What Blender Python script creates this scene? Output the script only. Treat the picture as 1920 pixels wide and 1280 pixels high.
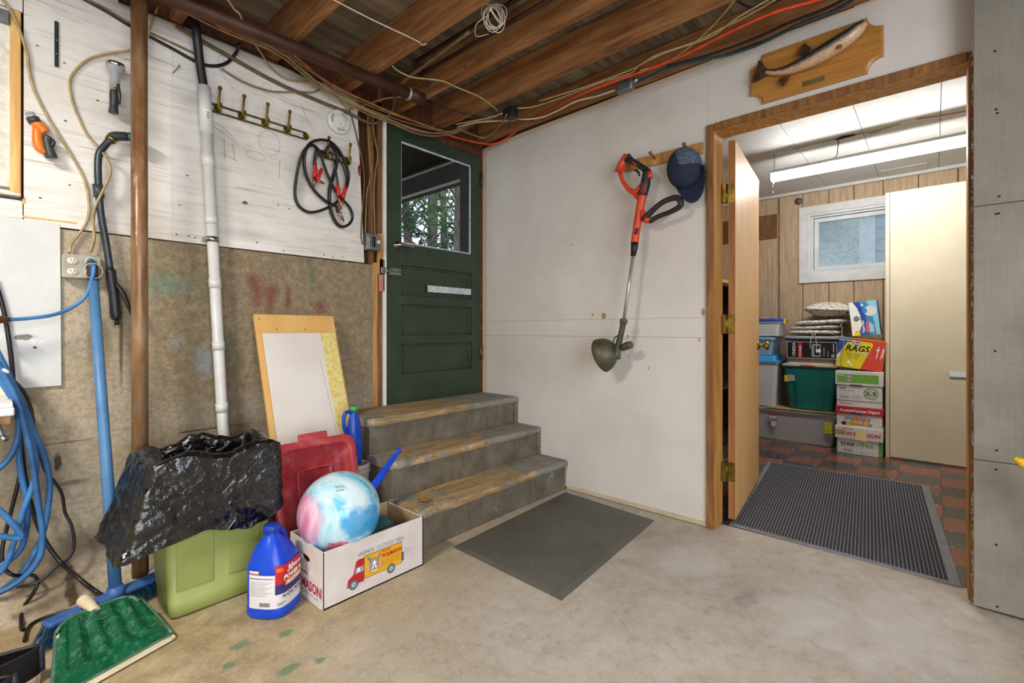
import bpy, bmesh, math, random
from mathutils import Matrix, Vector
random.seed(7)
for o in list(bpy.data.objects): bpy.data.objects.remove(o)
SC = bpy.context.scene
COL = SC.collection
V = Vector
# ------------------------------------------------------------------ camera
# world: corner of the two main walls at the origin, left wall in the plane y=0,
# white wall in the plane x=0, garage floor z=0, metres
FPX = 884.0; HZ = 618.0; CAM = V((-2.514, -2.546, 1.03)); TH = math.atan2(790, 884)
CT, ST = math.cos(TH), math.sin(TH)
cd = bpy.data.cameras.new('camera'); cam = bpy.data.objects.new('camera', cd); COL.objects.link(cam)
cd.sensor_width = 36.0; cd.lens = 36.0*FPX/1920; cd.shift_y = (HZ-640)/1920; cd.clip_start = .02; cd.clip_end = 200
cam.location = CAM; cam.rotation_euler = (math.pi/2, 0, TH-math.pi/2)
cam.rotation_euler = (math.pi/2, 0, math.atan2(ST, CT)-math.pi/2)
SC.camera = cam
# ------------------------------------------------------------------ world, lights, exposure
SC.view_settings.view_transform = 'Standard'
SC.view_settings.look = 'None'; SC.view_settings.gamma = 1; SC.view_settings.use_curve_mapping = False
SC.view_settings.exposure = 0.12
W = bpy.data.worlds.new('sky'); SC.world = W; W.use_nodes = True
bgn = W.node_tree.nodes['Background']; bgn.inputs[0].default_value = (.74, .83, 1, 1); bgn.inputs[1].default_value = 1.7
def area(name, loc, target, sx, sy, power, col):
    l = bpy.data.lights.new(name, 'AREA'); l.shape = 'RECTANGLE'; l.size = sx; l.size_y = sy; l.energy = power; l.color = col
    o = bpy.data.objects.new(name, l); COL.objects.link(o); o.location = loc
    o.rotation_euler = (V(target)-V(loc)).to_track_quat('-Z', 'Y').to_euler(); return o
# daylight through the open garage door behind the photographer
area('garage_door_daylight', (-3.4, -5.5, 1.35), (-2.6, 0, .9), 3.2, 2.2, 108, (.9, .95, 1))
# tube of the garage shop light (fixture built below), just left of the view
area('shop_light_tube', (-3.45, -1.35, 2.27), (-3.3, -1.3, 0), .5, .14, 66, (1, .94, .85))
# added fill lamp behind the photographer, no known source there
area('fill_light_rear', (-2.2, -3.9, 2.27), (-2.2, -3.9, 0), 1.1, .16, 26, (1, .95, .88))
# ------------------------------------------------------------------ measuring helpers: where a sight line meets a plane of the room
def hit(px, py, ax, val):
    a = (px-960)/FPX; b = (HZ-py)/FPX
    d = V((CT+a*ST, ST-a*CT, b)); t = (val-CAM[ax])/d[ax]
    return CAM+d*t
def onA(px, py, off=0.0): return hit(px, py, 1, -off)      # on / in front of the left wall
def onB(px, py, off=0.0): return hit(px, py, 0, -off)      # on / in front of the white wall
def onF(px, py, z=0.0): return hit(px, py, 2, z)           # at a height
# ------------------------------------------------------------------ materials
def lin(c):
    if isinstance(c, str): c = [int(c[i:i+2], 16)/255 for i in (0, 2, 4)]
    return tuple((x/12.92 if x <= .04045 else ((x+.055)/1.055)**2.4) for x in c[:3])+(1,)
class NT:
    def __init__(s, name):
        s.m = bpy.data.materials.new(name); s.m.use_nodes = True; s.t = s.m.node_tree; s.n = s.t.nodes
        s.b = s.n['Principled BSDF']; s.tc = s.n.new('ShaderNodeTexCoord').outputs['Object']
    def lk(s, a, b): s.t.links.new(a, b)
    def put(s, sock, v):
        if isinstance(v, bpy.types.NodeSocket): s.lk(v, sock)
        else: sock.default_value = v
    def map(s, sc=(1, 1, 1), rot=(0, 0, 0), loc=(0, 0, 0)):
        k = s.n.new('ShaderNodeMapping'); s.lk(s.tc, k.inputs[0]); k.inputs[1].default_value = loc
        k.inputs[2].default_value = rot; k.inputs[3].default_value = sc; return k.outputs[0]
    def noise(s, scale=5, detail=4, rough=.55, vec=None, sc=None, dist=0):
        k = s.n.new('ShaderNodeTexNoise'); s.lk(vec or (s.map(sc) if sc else s.tc), k.inputs['Vector'])
        k.inputs['Scale'].default_value = scale; k.inputs['Detail'].default_value = detail
        k.inputs['Roughness'].default_value = rough; k.inputs['Distortion'].default_value = dist; return k.outputs[0]
    def voro(s, scale=5, feat='F1', sc=None, out='Distance'):
        k = s.n.new('ShaderNodeTexVoronoi'); k.feature = feat; s.lk(s.map(sc) if sc else s.tc, k.inputs['Vector'])
        k.inputs['Scale'].default_value = scale; return k.outputs[out]
    def wave(s, scale=5, dist=2, sc=None, axis='X', detail=2):
        k = s.n.new('ShaderNodeTexWave'); k.bands_direction = axis; s.lk(s.map(sc) if sc else s.tc, k.inputs['Vector'])
        k.inputs['Scale'].default_value = scale; k.inputs['Distortion'].default_value = dist; k.inputs['Detail'].default_value = detail
        return k.outputs['Fac']
    def ramp(s, x, stops):
        k = s.n.new('ShaderNodeValToRGB'); s.lk(x, k.inputs[0]); e = k.color_ramp.elements
        while len(e) < len(stops): e.new(.5)
        for i, (p, c) in enumerate(stops):
            e[i].position = p; e[i].color = lin(c) if not isinstance(c, (int, float)) else (c, c, c, 1)
        return k.outputs[0]
    def mix(s, f, a, b, mode='MIX'):
        k = s.n.new('ShaderNodeMix'); k.data_type = 'RGBA'; k.blend_type = mode
        s.put(k.inputs[0], f)
        for i, v in ((6, a), (7, b)):
            s.put(k.inputs[i], lin(v) if isinstance(v, str) else v)
        return k.outputs[2]
    def math(s, op, a, b=0.0, c=None, clamp=False):
        k = s.n.new('ShaderNodeMath'); k.operation = op; k.use_clamp = clamp; s.put(k.inputs[0], a); s.put(k.inputs[1], b)
        if c is not None: s.put(k.inputs[2], c)
        return k.outputs[0]
    def sep(s):
        k = s.n.new('ShaderNodeSeparateXYZ'); s.lk(s.tc, k.inputs[0]); return k.outputs
    def spot(s, c, r, nscale=9, namt=.6, soft=.35):
        # blotch of paint or dirt of its own ragged shape around c, radii r
        mp = s.map(tuple(1/x for x in r), loc=tuple(-c[i]/r[i] for i in range(3)))
        k = s.n.new('ShaderNodeVectorMath'); k.operation = 'LENGTH'; s.lk(mp, k.inputs[0])
        d = s.math('ADD', k.outputs['Value'], s.math('MULTIPLY', s.math('SUBTRACT', s.noise(nscale, 5), .5), namt*2))
        return s.math('DIVIDE', s.math('SUBTRACT', 1.0, d), soft, clamp=True)
    def done(s, col=None, rough=.6, metal=0, bump=None, bstr=.3, bdist=.01, spec=.5, **kw):
        if col is not None: s.put(s.b.inputs['Base Color'], lin(col) if isinstance(col, str) else col)
        s.put(s.b.inputs['Roughness'], rough); s.b.inputs['Metallic'].default_value = metal
        s.b.inputs['Specular IOR Level'].default_value = spec
        for k, v in kw.items(): s.put(s.b.inputs[k.replace('_', ' ')], v)
        if bump is not None:
            k = s.n.new('ShaderNodeBump'); k.inputs['Strength'].default_value = bstr; k.inputs['Distance'].default_value = bdist
            s.lk(bump, k.inputs['Height']); s.lk(k.outputs[0], s.b.inputs['Normal'])
        return s.m
MATS = {}
def mk(name, c1, c2=None, scale=14, rough=.6, metal=0, sc=None, bump=0, bscale=None, spec=.5, lo=.35, hi=.65, detail=4, **kw):
    """plain procedural material: two tones mixed by (stretched) noise"""
    t = NT(name); c2 = c2 or c1
    nz = t.noise(scale, detail, sc=sc)
    col = t.ramp(nz, [(lo, c1), (hi, c2)])
    MATS[name] = t.done(col, rough, metal, t.noise(bscale or scale*3, 4, sc=sc) if bump else None, bump, .004, spec, **kw)
    return MATS[name]
# ------------------------------------------------------------------ mesh builder
class MB:
    def __init__(s): s.v = []; s.f = []; s.sm = []
    def add(s, vs, fs, smooth=False):
        n = len(s.v); s.v += [tuple(x) for x in vs]; s.f += [tuple(i+n for i in q) for q in fs]; s.sm += [smooth]*len(fs); return s
    def box(s, a, b, M=None):
        x0, y0, z0 = [min(a[i], b[i]) for i in range(3)]; x1, y1, z1 = [max(a[i], b[i]) for i in range(3)]
        vs = [V((x, y, z)) for z in (z0, z1) for y in (y0, y1) for x in (x0, x1)]
        if M is not None: vs = [M @ q for q in vs]
        return s.add(vs, [(0, 2, 3, 1), (4, 5, 7, 6), (0, 1, 5, 4), (2, 6, 7, 3), (0, 4, 6, 2), (1, 3, 7, 5)])
    def bbox(s, a, b, r=.004, M=None):
        """box with chamfered edges (rounded look, cheap)"""
        bm = bmesh.new(); bmesh.ops.create_cube(bm, size=1)
        for q in bm.verts: q.co = V([(a[i]+b[i])/2+q.co[i]*abs(b[i]-a[i]) for i in range(3)])
        bmesh.ops.bevel(bm, geom=bm.edges[:], offset=r, segments=2, profile=.5, affect='EDGES')
        bm.normal_update(); bm.verts.index_update()
        vs = [(M @ q.co) if M is not None else q.co.copy() for q in bm.verts]
        fl = [max(abs(c) for c in f.normal) < .999 for f in bm.faces]
        s.add(vs, [tuple(q.index for q in f.verts) for f in bm.faces], True); s.sm[-len(fl):] = fl; bm.free(); return s
    def prism(s, poly, mapf, d0, d1, smooth=False):
        """poly 2D -> mapf(u,v,d) swept from d0 to d1"""
        n = len(poly)
        vs = [mapf(u, v, d0) for u, v in poly]+[mapf(u, v, d1) for u, v in poly]
        fs = [tuple(range(n))[::-1], tuple(range(n, 2*n))]
        s.add(vs, fs, False)
        k = len(s.v)-2*n
        s.f += [(k+i, k+(i+1) % n, k+n+(i+1) % n, k+n+i) for i in range(n)]; s.sm += [smooth]*n
        return s
    def tube(s, pts, r, seg=8, sub=5, closed=False, caps=True, flat=None):
        pts = [V(p) for p in pts]
        rr = list(r) if isinstance(r, (list, tuple)) else [r]*len(pts)
        if sub > 1 and len(pts) > 2:
            P, R = [], []; n = len(pts)
            rng = n if closed else n-1
            for i in range(rng):
                p1, p2 = pts[i], pts[(i+1) % n]
                p0 = pts[i-1] if (i > 0 or closed) else p1*2-p2
                p3 = pts[(i+2) % n] if (i+2 < n or closed) else p2*2-p1
                for k in range(sub):
                    t = k/sub
                    P.append(.5*((2*p1)+(p2-p0)*t+(2*p0-5*p1+4*p2-p3)*t*t+(3*p1-p0-3*p2+p3)*t**3))
                    R.append(rr[i]+(rr[(i+1) % n]-rr[i])*t)
            if not closed: P.append(pts[-1]); R.append(rr[-1])
        else: P, R = pts, rr
        n = len(P); vs = []; u = None
        for i in range(n):
            t = (P[(i+1) % n]-P[i-1]) if closed else (P[min(i+1, n-1)]-P[max(i-1, 0)])
            if t.length < 1e-9: t = V((0, 0, 1))
            t.normalize()
            if u is None:
                u = t.cross(V((0, 0, 1)));
                if u.length < .1: u = t.cross(V((1, 0, 0)))
            else: u = u-t*u.dot(t)
            u.normalize(); w = t.cross(u); fl = flat or 1
            for k in range(seg):
                a = 2*math.pi*k/seg; vs.append(P[i]+(u*math.cos(a)*fl+w*math.sin(a))*R[i])
        fs = [(i*seg+k, i*seg+(k+1) % seg, ((i+1) % n)*seg+(k+1) % seg, ((i+1) % n)*seg+k) for i in range(n if closed else n-1) for k in range(seg)]
        s.add(vs, fs, True)
        if caps and not closed:
            b = len(s.v)-n*seg; s.f += [tuple(b+k for k in range(seg))[::-1], tuple(b+(n-1)*seg+k for k in range(seg))]; s.sm += [False, False]
        return s
    def lathe(s, prof, M=None, seg=20, sx=1, sy=1, power=2):
        """profile [(r,z)] turned about z; sx, sy squash; power>2 gives a squarish section"""
        vs = []; M = M or Matrix.Identity(4)
        for r, z in prof:
            for k in range(seg):
                a = 2*math.pi*k/seg; c, q = math.cos(a), math.sin(a)
                g = 1 if power == 2 else 1/((abs(c)**power+abs(q)**power)**(1/power))
                vs.append(M @ V((r*c*g*sx, r*q*g*sy, z)))
        n = len(prof)
        s.add(vs, [(i*seg+k, i*seg+(k+1) % seg, (i+1)*seg+(k+1) % seg, (i+1)*seg+k) for i in range(n-1) for k in range(seg)], True)
        b = len(s.v)-n*seg
        if prof[0][0] > 1e-6: s.f.append(tuple(b+k for k in range(seg))[::-1]); s.sm.append(False)
        if prof[-1][0] > 1e-6: s.f.append(tuple(b+(n-1)*seg+k for k in range(seg))); s.sm.append(False)
        return s
    def grid(s, fn, nu, nv, smooth=True, closed_u=False):
        vs = [fn(i/(nu if closed_u else nu-1), j/(nv-1)) for j in range(nv) for i in range(nu)]
        s.add(vs, [(j*nu+i, j*nu+(i+1) % nu, (j+1)*nu+(i+1) % nu, (j+1)*nu+i) for j in range(nv-1) for i in range(nu if closed_u else nu-1)], smooth); return s
    def ball(s, c, r, seg=16, rings=10, sc=(1, 1, 1), M=None):
        pr = [(max(math.sin(math.pi*i/rings), 1e-7), -math.cos(math.pi*i/rings)) for i in range(rings+1)]
        T = Matrix.Translation(V(c)) @ (M or Matrix.Identity(4)) @ Matrix.Diagonal((r*sc[0], r*sc[1], r*sc[2], 1))
        return s.lathe(pr, T, seg)
    def mesh(s, name):
        me = bpy.data.meshes.new(name); me.from_pydata(s.v, [], s.f); me.polygons.foreach_set('use_smooth', s.sm)
        bm = bmesh.new(); bm.from_mesh(me); bmesh.ops.recalc_face_normals(bm, faces=bm.faces); bm.to_mesh(me); bm.free()
        me.update(); return me
def obj(name, mb, mat, parent=None, local=False):
    me = mb if isinstance(mb, bpy.types.Mesh) else mb.mesh(name)
    if mat is not None and not me.materials: me.materials.append(MATS[mat] if isinstance(mat, str) else mat)
    o = bpy.data.objects.new(name, me); COL.objects.link(o)
    if parent is not None:
        o.parent = parent
        if not local:
            M = parent.matrix_basis.copy(); p = parent
            while p.parent is not None: M = p.parent.matrix_basis @ p.matrix_parent_inverse @ M if False else M; p = p.parent
            o.matrix_parent_inverse = WM(parent).inverted()
    return o
def WM(o):
    M = o.matrix_basis.copy()
    if o.parent is not None: M = WM(o.parent) @ o.matrix_parent_inverse @ M
    return M
def tag(o, label, cat, group=None):
    o['label'] = label; o['category'] = cat
    if group: o['group'] = group
    return o
def thing(name, label, cat, loc=(0, 0, 0), rz=0, group=None):
    o = bpy.data.objects.new(name, None); COL.objects.link(o); o.location = loc; o.rotation_euler = (0, 0, rz)
    o.empty_display_size = .05
    return tag(o, label, cat, group)
def one(name, mb, mat, label, cat, group=None): return tag(obj(name, mb, mat), label, cat, group)
def struct(name, mb=None, mat=None, label=None):
    if mb is None:
        o = bpy.data.objects.new(name, None); COL.objects.link(o)
    else: o = obj(name, mb, mat)
    o['kind'] = 'structure'
    if label: o['label'] = label
    return o
def bx(a, b, M=None): return MB().box(a, b, M)
def plane_map(O, U, Vv):
    O = V(O); U = V(U).normalized(); Vv = V(Vv).normalized(); N = U.cross(Vv)
    return lambda u, v, d=0.0: O+U*u+Vv*v+N*d
def text(s, size, mf, u, v, mat, parent, align='LEFT', bold=0.0, shear=0.0, sx=1.0, d=.0004, name='lettering', local=False, rot=0):
    cu = bpy.data.curves.new('lettering', 'FONT'); cu.body = s; cu.size = size; cu.align_x = align; cu.offset = bold; cu.shear = shear
    cu.resolution_u = 2
    ob = bpy.data.objects.new('lettering_tmp', cu)
    me = bpy.data.meshes.new_from_object(ob); bpy.data.objects.remove(ob); bpy.data.curves.remove(cu)
    c, q = math.cos(rot), math.sin(rot)
    for p in me.vertices:
        x, y = p.co.x*sx, p.co.y
        p.co = mf(u+x*c-y*q, v+x*q+y*c, d)
    me.materials.clear(); me.update()
    return obj(name, me, mat, parent, local)
def decal(poly, mf, mat, parent, d=.0002, name='print', local=False):
    mb = MB(); mb.add([mf(u, v, d) for u, v in poly], [tuple(range(len(poly)))])
    me = bpy.data.meshes.new(name); me.from_pydata(mb.v, [], mb.f); me.update()
    return obj(name, me, mat, parent, local)
def rect(u0, v0, u1, v1): return [(u0, v0), (u1, v0), (u1, v1), (u0, v1)]
def circ(u, v, r, n=20, ry=None): return [(u+r*math.cos(2*math.pi*i/n), v+(ry or r)*math.sin(2*math.pi*i/n)) for i in range(n)]
def rrect(u0, v0, u1, v1, r, n=4):
    out = []
    for cx_, cy_, a0 in ((u1-r, v1-r, 0), (u0+r, v1-r, 90), (u0+r, v0+r, 180), (u1-r, v0+r, 270)):
        for i in range(n+1):
            a = math.radians(a0+90*i/n); out.append((cx_+r*math.cos(a), cy_+r*math.sin(a)))
    return out
# ================================================================== MATERIALS OF THE SETTING
def m_floor():
    t = NT('concrete_floor')
    big = t.noise(1.1, 6, .6); fine = t.noise(9, 8, .65); grit = t.noise(70, 3, .7)
    c = t.ramp(big, [(.3, '9a938a'), (.45, 'aea79d'), (.6, 'bdb6ae'), (.75, 'a59e94')])
    c = t.mix(t.math('MULTIPLY', t.ramp(fine, [(.42, 0), (.62, 1)]), .5), c, 'a09382')
    # old brown dirt worn in along the left wall
    x, y, z = t.sep()
    near = t.math('SUBTRACT', t.math('MULTIPLY', t.math('ADD', t.math('ADD', y, t.math('MULTIPLY', x, -.45)), 1.12), .8), t.math('MULTIPLY', t.noise(3, 5), .5), clamp=True)
    c = t.mix(t.math('MULTIPLY', near, 1.7, clamp=True), c, t.ramp(fine, [(.35, '92805f'), (.65, 'b5a17b')]))
    c = t.mix(t.math('MULTIPLY', t.ramp(t.noise(22, 6, .7), [(.52, 0), (.68, 1)]), .35), c, '7d6d58')
    c = t.mix(t.math('MULTIPLY', t.ramp(grit, [(.52, 0), (.72, 1)]), .3), c, 'd8d2c8'); c = t.mix(t.math('MULTIPLY', t.ramp(t.noise(5, 7, .7), [(.5, 0), (.7, 1)]), .3), c, 'd3c9b8'); c = t.mix(t.math('MULTIPLY', t.ramp(t.noise(160, 3, .6), [(.62, 0), (.72, 1)]), .4), c, '6d6152')
    for (px, py, rx, ry) in ((450, 1209, .035, .025), (536, 1187, .03, .02), (428, 1248, .02, .02), (540, 1255, .04, .022), (600, 1237, .018, .018)):
        p = onF(px, py); c = t.mix(t.math('MULTIPLY', t.spot((p.x, p.y, 0), (rx, ry, .1), 40, .8), .7), c, '4f7a60')
    p = onF(1400, 1122); c = t.mix(t.math('MULTIPLY', t.spot((p.x, p.y, 0), (.09, .04, .1), 30, .7), .6), c, '857d7c')
    for (px, py, r) in ((1520, 1150, .3), (1680, 1180, .35), (1300, 1060, .25)):
        p = onF(px, py); c = t.mix(t.math('MULTIPLY', t.spot((p.x, p.y, 0), (r, r*.7, .2), 7, .9, .8), .35), c, 'cfcfd2')
    return t.done(c, t.ramp(fine, [(.3, .5), (.7, .8)]), 0, t.noise(90, 5, .7), .12, .004)
MATS['floor'] = m_floor()
def m_conc():
    t = NT('concrete_wall')
    big = t.noise(1.7, 6, .6); fine = t.noise(26, 8, .7); streak = t.noise(5, 5, .6, sc=(2.2, 1, .35))
    x, y, z = t.sep()
    c = t.ramp(big, [(.3, 'ab9b80'), (.5, 'c2b49c'), (.68, 'd2c6b0')])
    # rougher tan rendering right of the pipe
    rough = t.math('MULTIPLY', t.math('ADD', x, 2.06), 14, clamp=True)
    hi = t.math('MULTIPLY', t.math('SUBTRACT', z, .62), 8, clamp=True)
    c = t.mix(t.math('MULTIPLY', rough, hi), c, t.ramp(fine, [(.3, '8f7e64'), (.5, 'a99879'), (.7, 'c2b298')]))
    c = t.mix(t.math('MULTIPLY', t.ramp(streak, [(.5, 0), (.7, 1)]), .4), c, '8f7d62')
    c = t.mix(t.math('MULTIPLY', t.ramp(t.noise(75, 4, .7), [(.5, 0), (.75, 1)]), .45), c, '75654f'); c = t.mix(t.math('MULTIPLY', t.ramp(t.noise(4, 6, .7), [(.5, 0), (.7, 1)]), .35), c, '85735a')
    c = t.mix(t.math('MULTIPLY', t.ramp(t.voro(38), [(.02, 1), (.06, 0)]), .4), c, '5d5040')
    def sp(px, py, rx, rz, col, k=.75, ns=12, na=.6, soft=.5):
        nonlocal c
        p = onA(px, py); c = t.mix(t.math('MULTIPLY', t.spot((p.x, 0, p.z), (rx, .6, rz), ns, na, soft), k), c, col)
    sp(318, 533, .13, .07, '64a492', .6, 10, .6, .9)
    sp(272, 530, .03, .05, '4f8f80', .6)
    for px, py, rx, rz in ((482, 545, .055, .11), (507, 565, .035, .1), (540, 562, .028, .1), (600, 575, .055, .05), (472, 525, .04, .05), (515, 545, .05, .05)): sp(px, py, rx, rz, '8a3d33', .8, 10, .35, 1.0)
    for px, py, rx, rz in ((585, 520, .022, .07), (600, 540, .02, .035), (580, 490, .02, .05), (420, 655, .06, .1)): sp(px, py, rx, rz, '4a7a6a', .55, 16, .6, .8)
    sp(385, 680, .06, .1, 'a9bccb', .6, 8, .5, .9); sp(330, 640, .05, .06, 'b3bcc0', .35, 8, .5, .9)
    sp(455, 805, .12, .16, '6d4a3c', .75, 7, .7, .9); sp(430, 700, .08, .25, '6b6152', .6, 7, .7, .9)
    sp(395, 803, .2, .006, '4a3c2c', .8, 14, .9, .5); sp(560, 830, .12, .005, '4a3c2c', .7, 14, .9, .5); sp(115, 830, .1, .005, '6a5a44', .7, 14, .9, .5); sp(130, 905, .06, .012, '54463a', .6, 20, .9, .5)
    sp(195, 1010, .42, .1, '55463a', .8, 8, .6, .9); sp(90, 1080, .12, .12, '6b573f', .5, 8, .7, .8); sp(30, 820, .1, .3, '80705a', .5, 6, .6, .9)
    sp(227, 640, .009, .25, '5a4128', .8, 30, .35, .6); sp(190, 640, .05, .12, '7a6a54', .5)
    sp(128, 1090, .02, .09, '4b3826', .9, 30, .7, .4); sp(108, 865, .014, .04, '40332a', .9, 30, .6, .4)
    c = t.mix(t.math('MULTIPLY', t.ramp(t.noise(42, 8, .78), [(.44, 0), (.6, 1)]), .4), c, '6f604a'); c = t.mix(t.math('MULTIPLY', t.ramp(t.noise(33, 7, .75), [(.56, 0), (.7, 1)]), .35), c, 'd2c6b2')
    b = t.math('ADD', t.math('MULTIPLY', t.noise(95, 6, .7), t.math('ADD', t.math('MULTIPLY', rough, .8), .35)), t.math('MULTIPLY', big, .4))
    return t.done(c, .88, 0, b, .8, .016, .25)
MATS['concrete'] = m_conc()
def m_ply():
    t = NT('whitewashed_plywood')
    grain = t.noise(9, 6, .65, sc=(.35, 1, 5)); big = t.noise(2.2, 5, .6)
    c = t.ramp(big, [(.3, 'd2ccc2'), (.6, 'eae6df')])
    c = t.mix(t.math('MULTIPLY', t.ramp(grain, [(.5, 0), (.72, 1)]), .5), c, 'a79e92')
    c = t.mix(t.math('MULTIPLY', t.ramp(t.noise(30, 4, .6, sc=(.12, 1, 4)), [(.62, 0), (.7, 1)]), .6), c, '8a8075')
    for px, py, rx, rz in ((430, 265, .1, .12), (250, 230, .2, .05), (360, 190, .12, .05), (560, 330, .1, .15), (470, 440, .2, .04)):
        p = onA(px, py); c = t.mix(t.math('MULTIPLY', t.spot((p.x, 0, p.z), (rx, .5, rz), 10, .7, .9), .4), c, '8d857c')
    for px, py in ((458, 381), (75, 372), (130, 348), (330, 440), (352, 443), (365, 446), (480, 455), (530, 470), (605, 478), (622, 481), (640, 482), (70, 88), (120, 120), (182, 190), (122, 228), (350, 330), (335, 385), (520, 385), (540, 392)):
        p = onA(px, py); r = .011 if px in (458, 343) else .004
        c = t.mix(t.spot((p.x, 0, p.z), (r*1.5, .3, r), 60, .5, .4), c, '5b4a38')
    return t.done(c, .7, 0, grain, .12, .004)
MATS['plywood'] = m_ply()
def m_dry():
    t = NT('white_drywall')
    x, y, z = t.sep()
    big = t.noise(1.6, 5, .6); c = t.ramp(big, [(.3, 'c9c3bc'), (.65, 'dad5cf')])
    c = t.mix(t.math('MULTIPLY', t.ramp(t.noise(6, 6, .7), [(.6, 0), (.8, 1)]), .35), c, 'b9aa95')
    # brown paper tape along the free edges and torn paper patches
    edge = t.math('MAXIMUM', t.math('GREATER_THAN', y, -.045), t.math('MULTIPLY', t.math('GREATER_THAN', t.math('ADD', z, t.math('ADD', t.math('MULTIPLY', y, .02), t.math('MULTIPLY', t.noise(9), .02))), 2.383), t.math('LESS_THAN', z, 2.43)))
    c = t.mix(t.math('MULTIPLY', edge, .7), c, 'c9b490')
    for (py, wdt) in ((598, .0016), (631, .002)):
        zz = onB(1150, py).z; ln = t.math('LESS_THAN', t.math('ABSOLUTE', t.math('SUBTRACT', z, zz)), wdt)
        c = t.mix(t.math('MULTIPLY', ln, .55), c, '8d8378')
    for px, py, rx, rz in ((1132, 592, .018, .022), (1111, 590, .007, .01), (1318, 585, .012, .02), (1311, 637, .005, .014), (1072, 459, .007, .007), (1216, 690, .004, .012), (1178, 668, .006, .006)):
        p = onB(px, py); c = t.mix(t.spot((0, p.y, p.z), (.3, rx, rz), 45, .5, .2), c, 'a58a68')
    return t.done(c, .65, 0, t.noise(120, 3), .06, .003)
MATS['drywall'] = m_dry()
def m_joist():
    t = NT('joist_wood')
    g = t.noise(5, 5, .55, sc=(5, .5, 5), dist=.8); big = t.noise(3, 4)
    c = t.ramp(g, [(.3, '6c4426'), (.5, '97673f'), (.7, 'b48655')])
    c = t.mix(t.math('MULTIPLY', t.ramp(big, [(.4, 0), (.7, 1)]), .5), c, '7d5230')
    c = t.mix(t.math('MULTIPLY', t.ramp(t.voro(4.5, sc=(.6, 1, 1.6)), [(.04, 1), (.07, 0)]), .8), c, '35190c')
    return t.done(c, .75, 0, g, .2, .004, .3)
MATS['joist'] = m_joist()
def m_sub():
    t = NT('old_subfloor_board')
    g = t.noise(4, 5, .55, sc=(.5, 4, 4), dist=.6); big = t.noise(2.6, 5)
    c = t.ramp(g, [(.3, '65564a'), (.5, '85755f'), (.7, 'a29278')])
    c = t.mix(t.math('MULTIPLY', t.ramp(big, [(.45, 0), (.65, 1)]), .5), c, '4a4238')
    return t.done(c, .85, 0, g, .2, .004, .2)
MATS['subfloor'] = m_sub()
def wood(name, a, b, c_, sc=(6, 6, .5), rough=.5, scale=6, **kw):
    t = NT(name); g = t.noise(scale, 6, .6, sc=sc, dist=.7)
    col = t.ramp(g, [(.3, a), (.5, b), (.7, c_)])
    MATS[name] = t.done(col, rough, 0, g, .1, .003, **kw); return MATS[name]
wood('stud_wood', '563620', '734d2d', '8f6840')
wood('dark_wood', '3d2010', '532d17', '6c4024', sc=(5, .6, 5), rough=.8)
wood('jamb_wood', '97682f', 'b98748', 'cf9f5f', rough=.55)
wood('jamb_edge_wood', '65401f', '84582e', 'a0723f', rough=.7)
wood('door_veneer', 'c8955a', 'd6a76a', 'e0b980', sc=(9, 9, .35), rough=.4)
wood('pine', 'c58f4c', 'd9a862', 'e8c17f', sc=(8, 8, .5), rough=.55)
wood('raw_stud', '9c6a3a', 'b98954', 'cfa36c')
def m_green():
    t = NT('green_door_paint'); n = t.noise(5, 5, .6)
    c = t.ramp(n, [(.3, '243327'), (.6, '2f4030'), (.8, '3c4c3b')])
    c = t.mix(t.math('MULTIPLY', t.ramp(t.noise(28, 5, .7), [(.66, 0), (.74, 1)]), .4), c, '51604f')
    return t.done(c, .42, 0, t.noise(40, 4), .05, .003)
MATS['green_paint'] = m_green()
def m_step_paint():
    t = NT('worn_step_paint')
    n = t.noise(16, 7, .72); big = t.noise(3, 4)
    c = t.ramp(t.noise(7, 6), [(.3, '5d5646'), (.6, '766f60'), (.8, '8c877a')])
    c = t.mix(t.math('MULTIPLY', t.ramp(n, [(.52, 0), (.66, 1)]), .7), c, '574a33'); c = t.mix(t.math('MULTIPLY', t.ramp(t.noise(14, 5, .7, sc=(1.6, 1.6, .25)), [(.5, 0), (.7, 1)]), .5), c, '4e4535')
    c = t.mix(t.math('MULTIPLY', t.ramp(t.noise(11, 6, .7), [(.64, 0), (.72, 1)]), .6), c, 'a4aaa8')
    return t.done(c, .6, 0, n, .25, .004)
MATS['step_paint'] = m_step_paint()
def m_tread():
    t = NT('worn_tread')
    n = t.noise(9, 7, .68); g = t.noise(8, 6, .6, sc=(.5, 7, 7), dist=.5); x, y, z = t.sep()
    paint = t.ramp(t.noise(7, 6), [(.3, '77746b'), (.6, '8e8c83'), (.8, 'a1a29b')])
    bare = t.ramp(g, [(.28, '745c3e'), (.5, 'a58a60'), (.72, 'c6ae86')])
    # walked bare in the middle of each tread, towards its front edge
    mid = t.math('SUBTRACT', 1.1, t.math('MULTIPLY', t.math('ABSOLUTE', t.math('ADD', x, .78)), 1.35))
    # tread nosings lie at y = -.37, -.57, -.79: distance measured on each
    msk = t.math('ADD', t.math('MULTIPLY', mid, .5), t.math('MULTIPLY', t.math('SUBTRACT', n, .62), 1.5))
    c = t.mix(t.ramp(msk, [(.12, 0), (.2, 1)]), paint, bare)
    c = t.mix(t.math('MULTIPLY', t.ramp(t.noise(23, 6, .7), [(.57, 0), (.68, 1)]), .65), c, '4d402e')
    return t.done(c, .7, 0, n, .35, .006)
MATS['tread'] = m_tread()
mk('black_rubber', '16161a', '222226', 20, .45)
mk('brass', '8a6c2c', 'b08f48', 10, .3, 1)
mk('old_brass', '5f4c1e', '8f7636', 16, .35, .9)
mk('nickel', 'a09488', 'b9aea0', 10, .28, 1)
mk('steel', '8c9092', 'b4b8ba', 18, .35, 1)
mk('dull_steel', '6f7476', '909596', 18, .5, .8)
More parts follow.
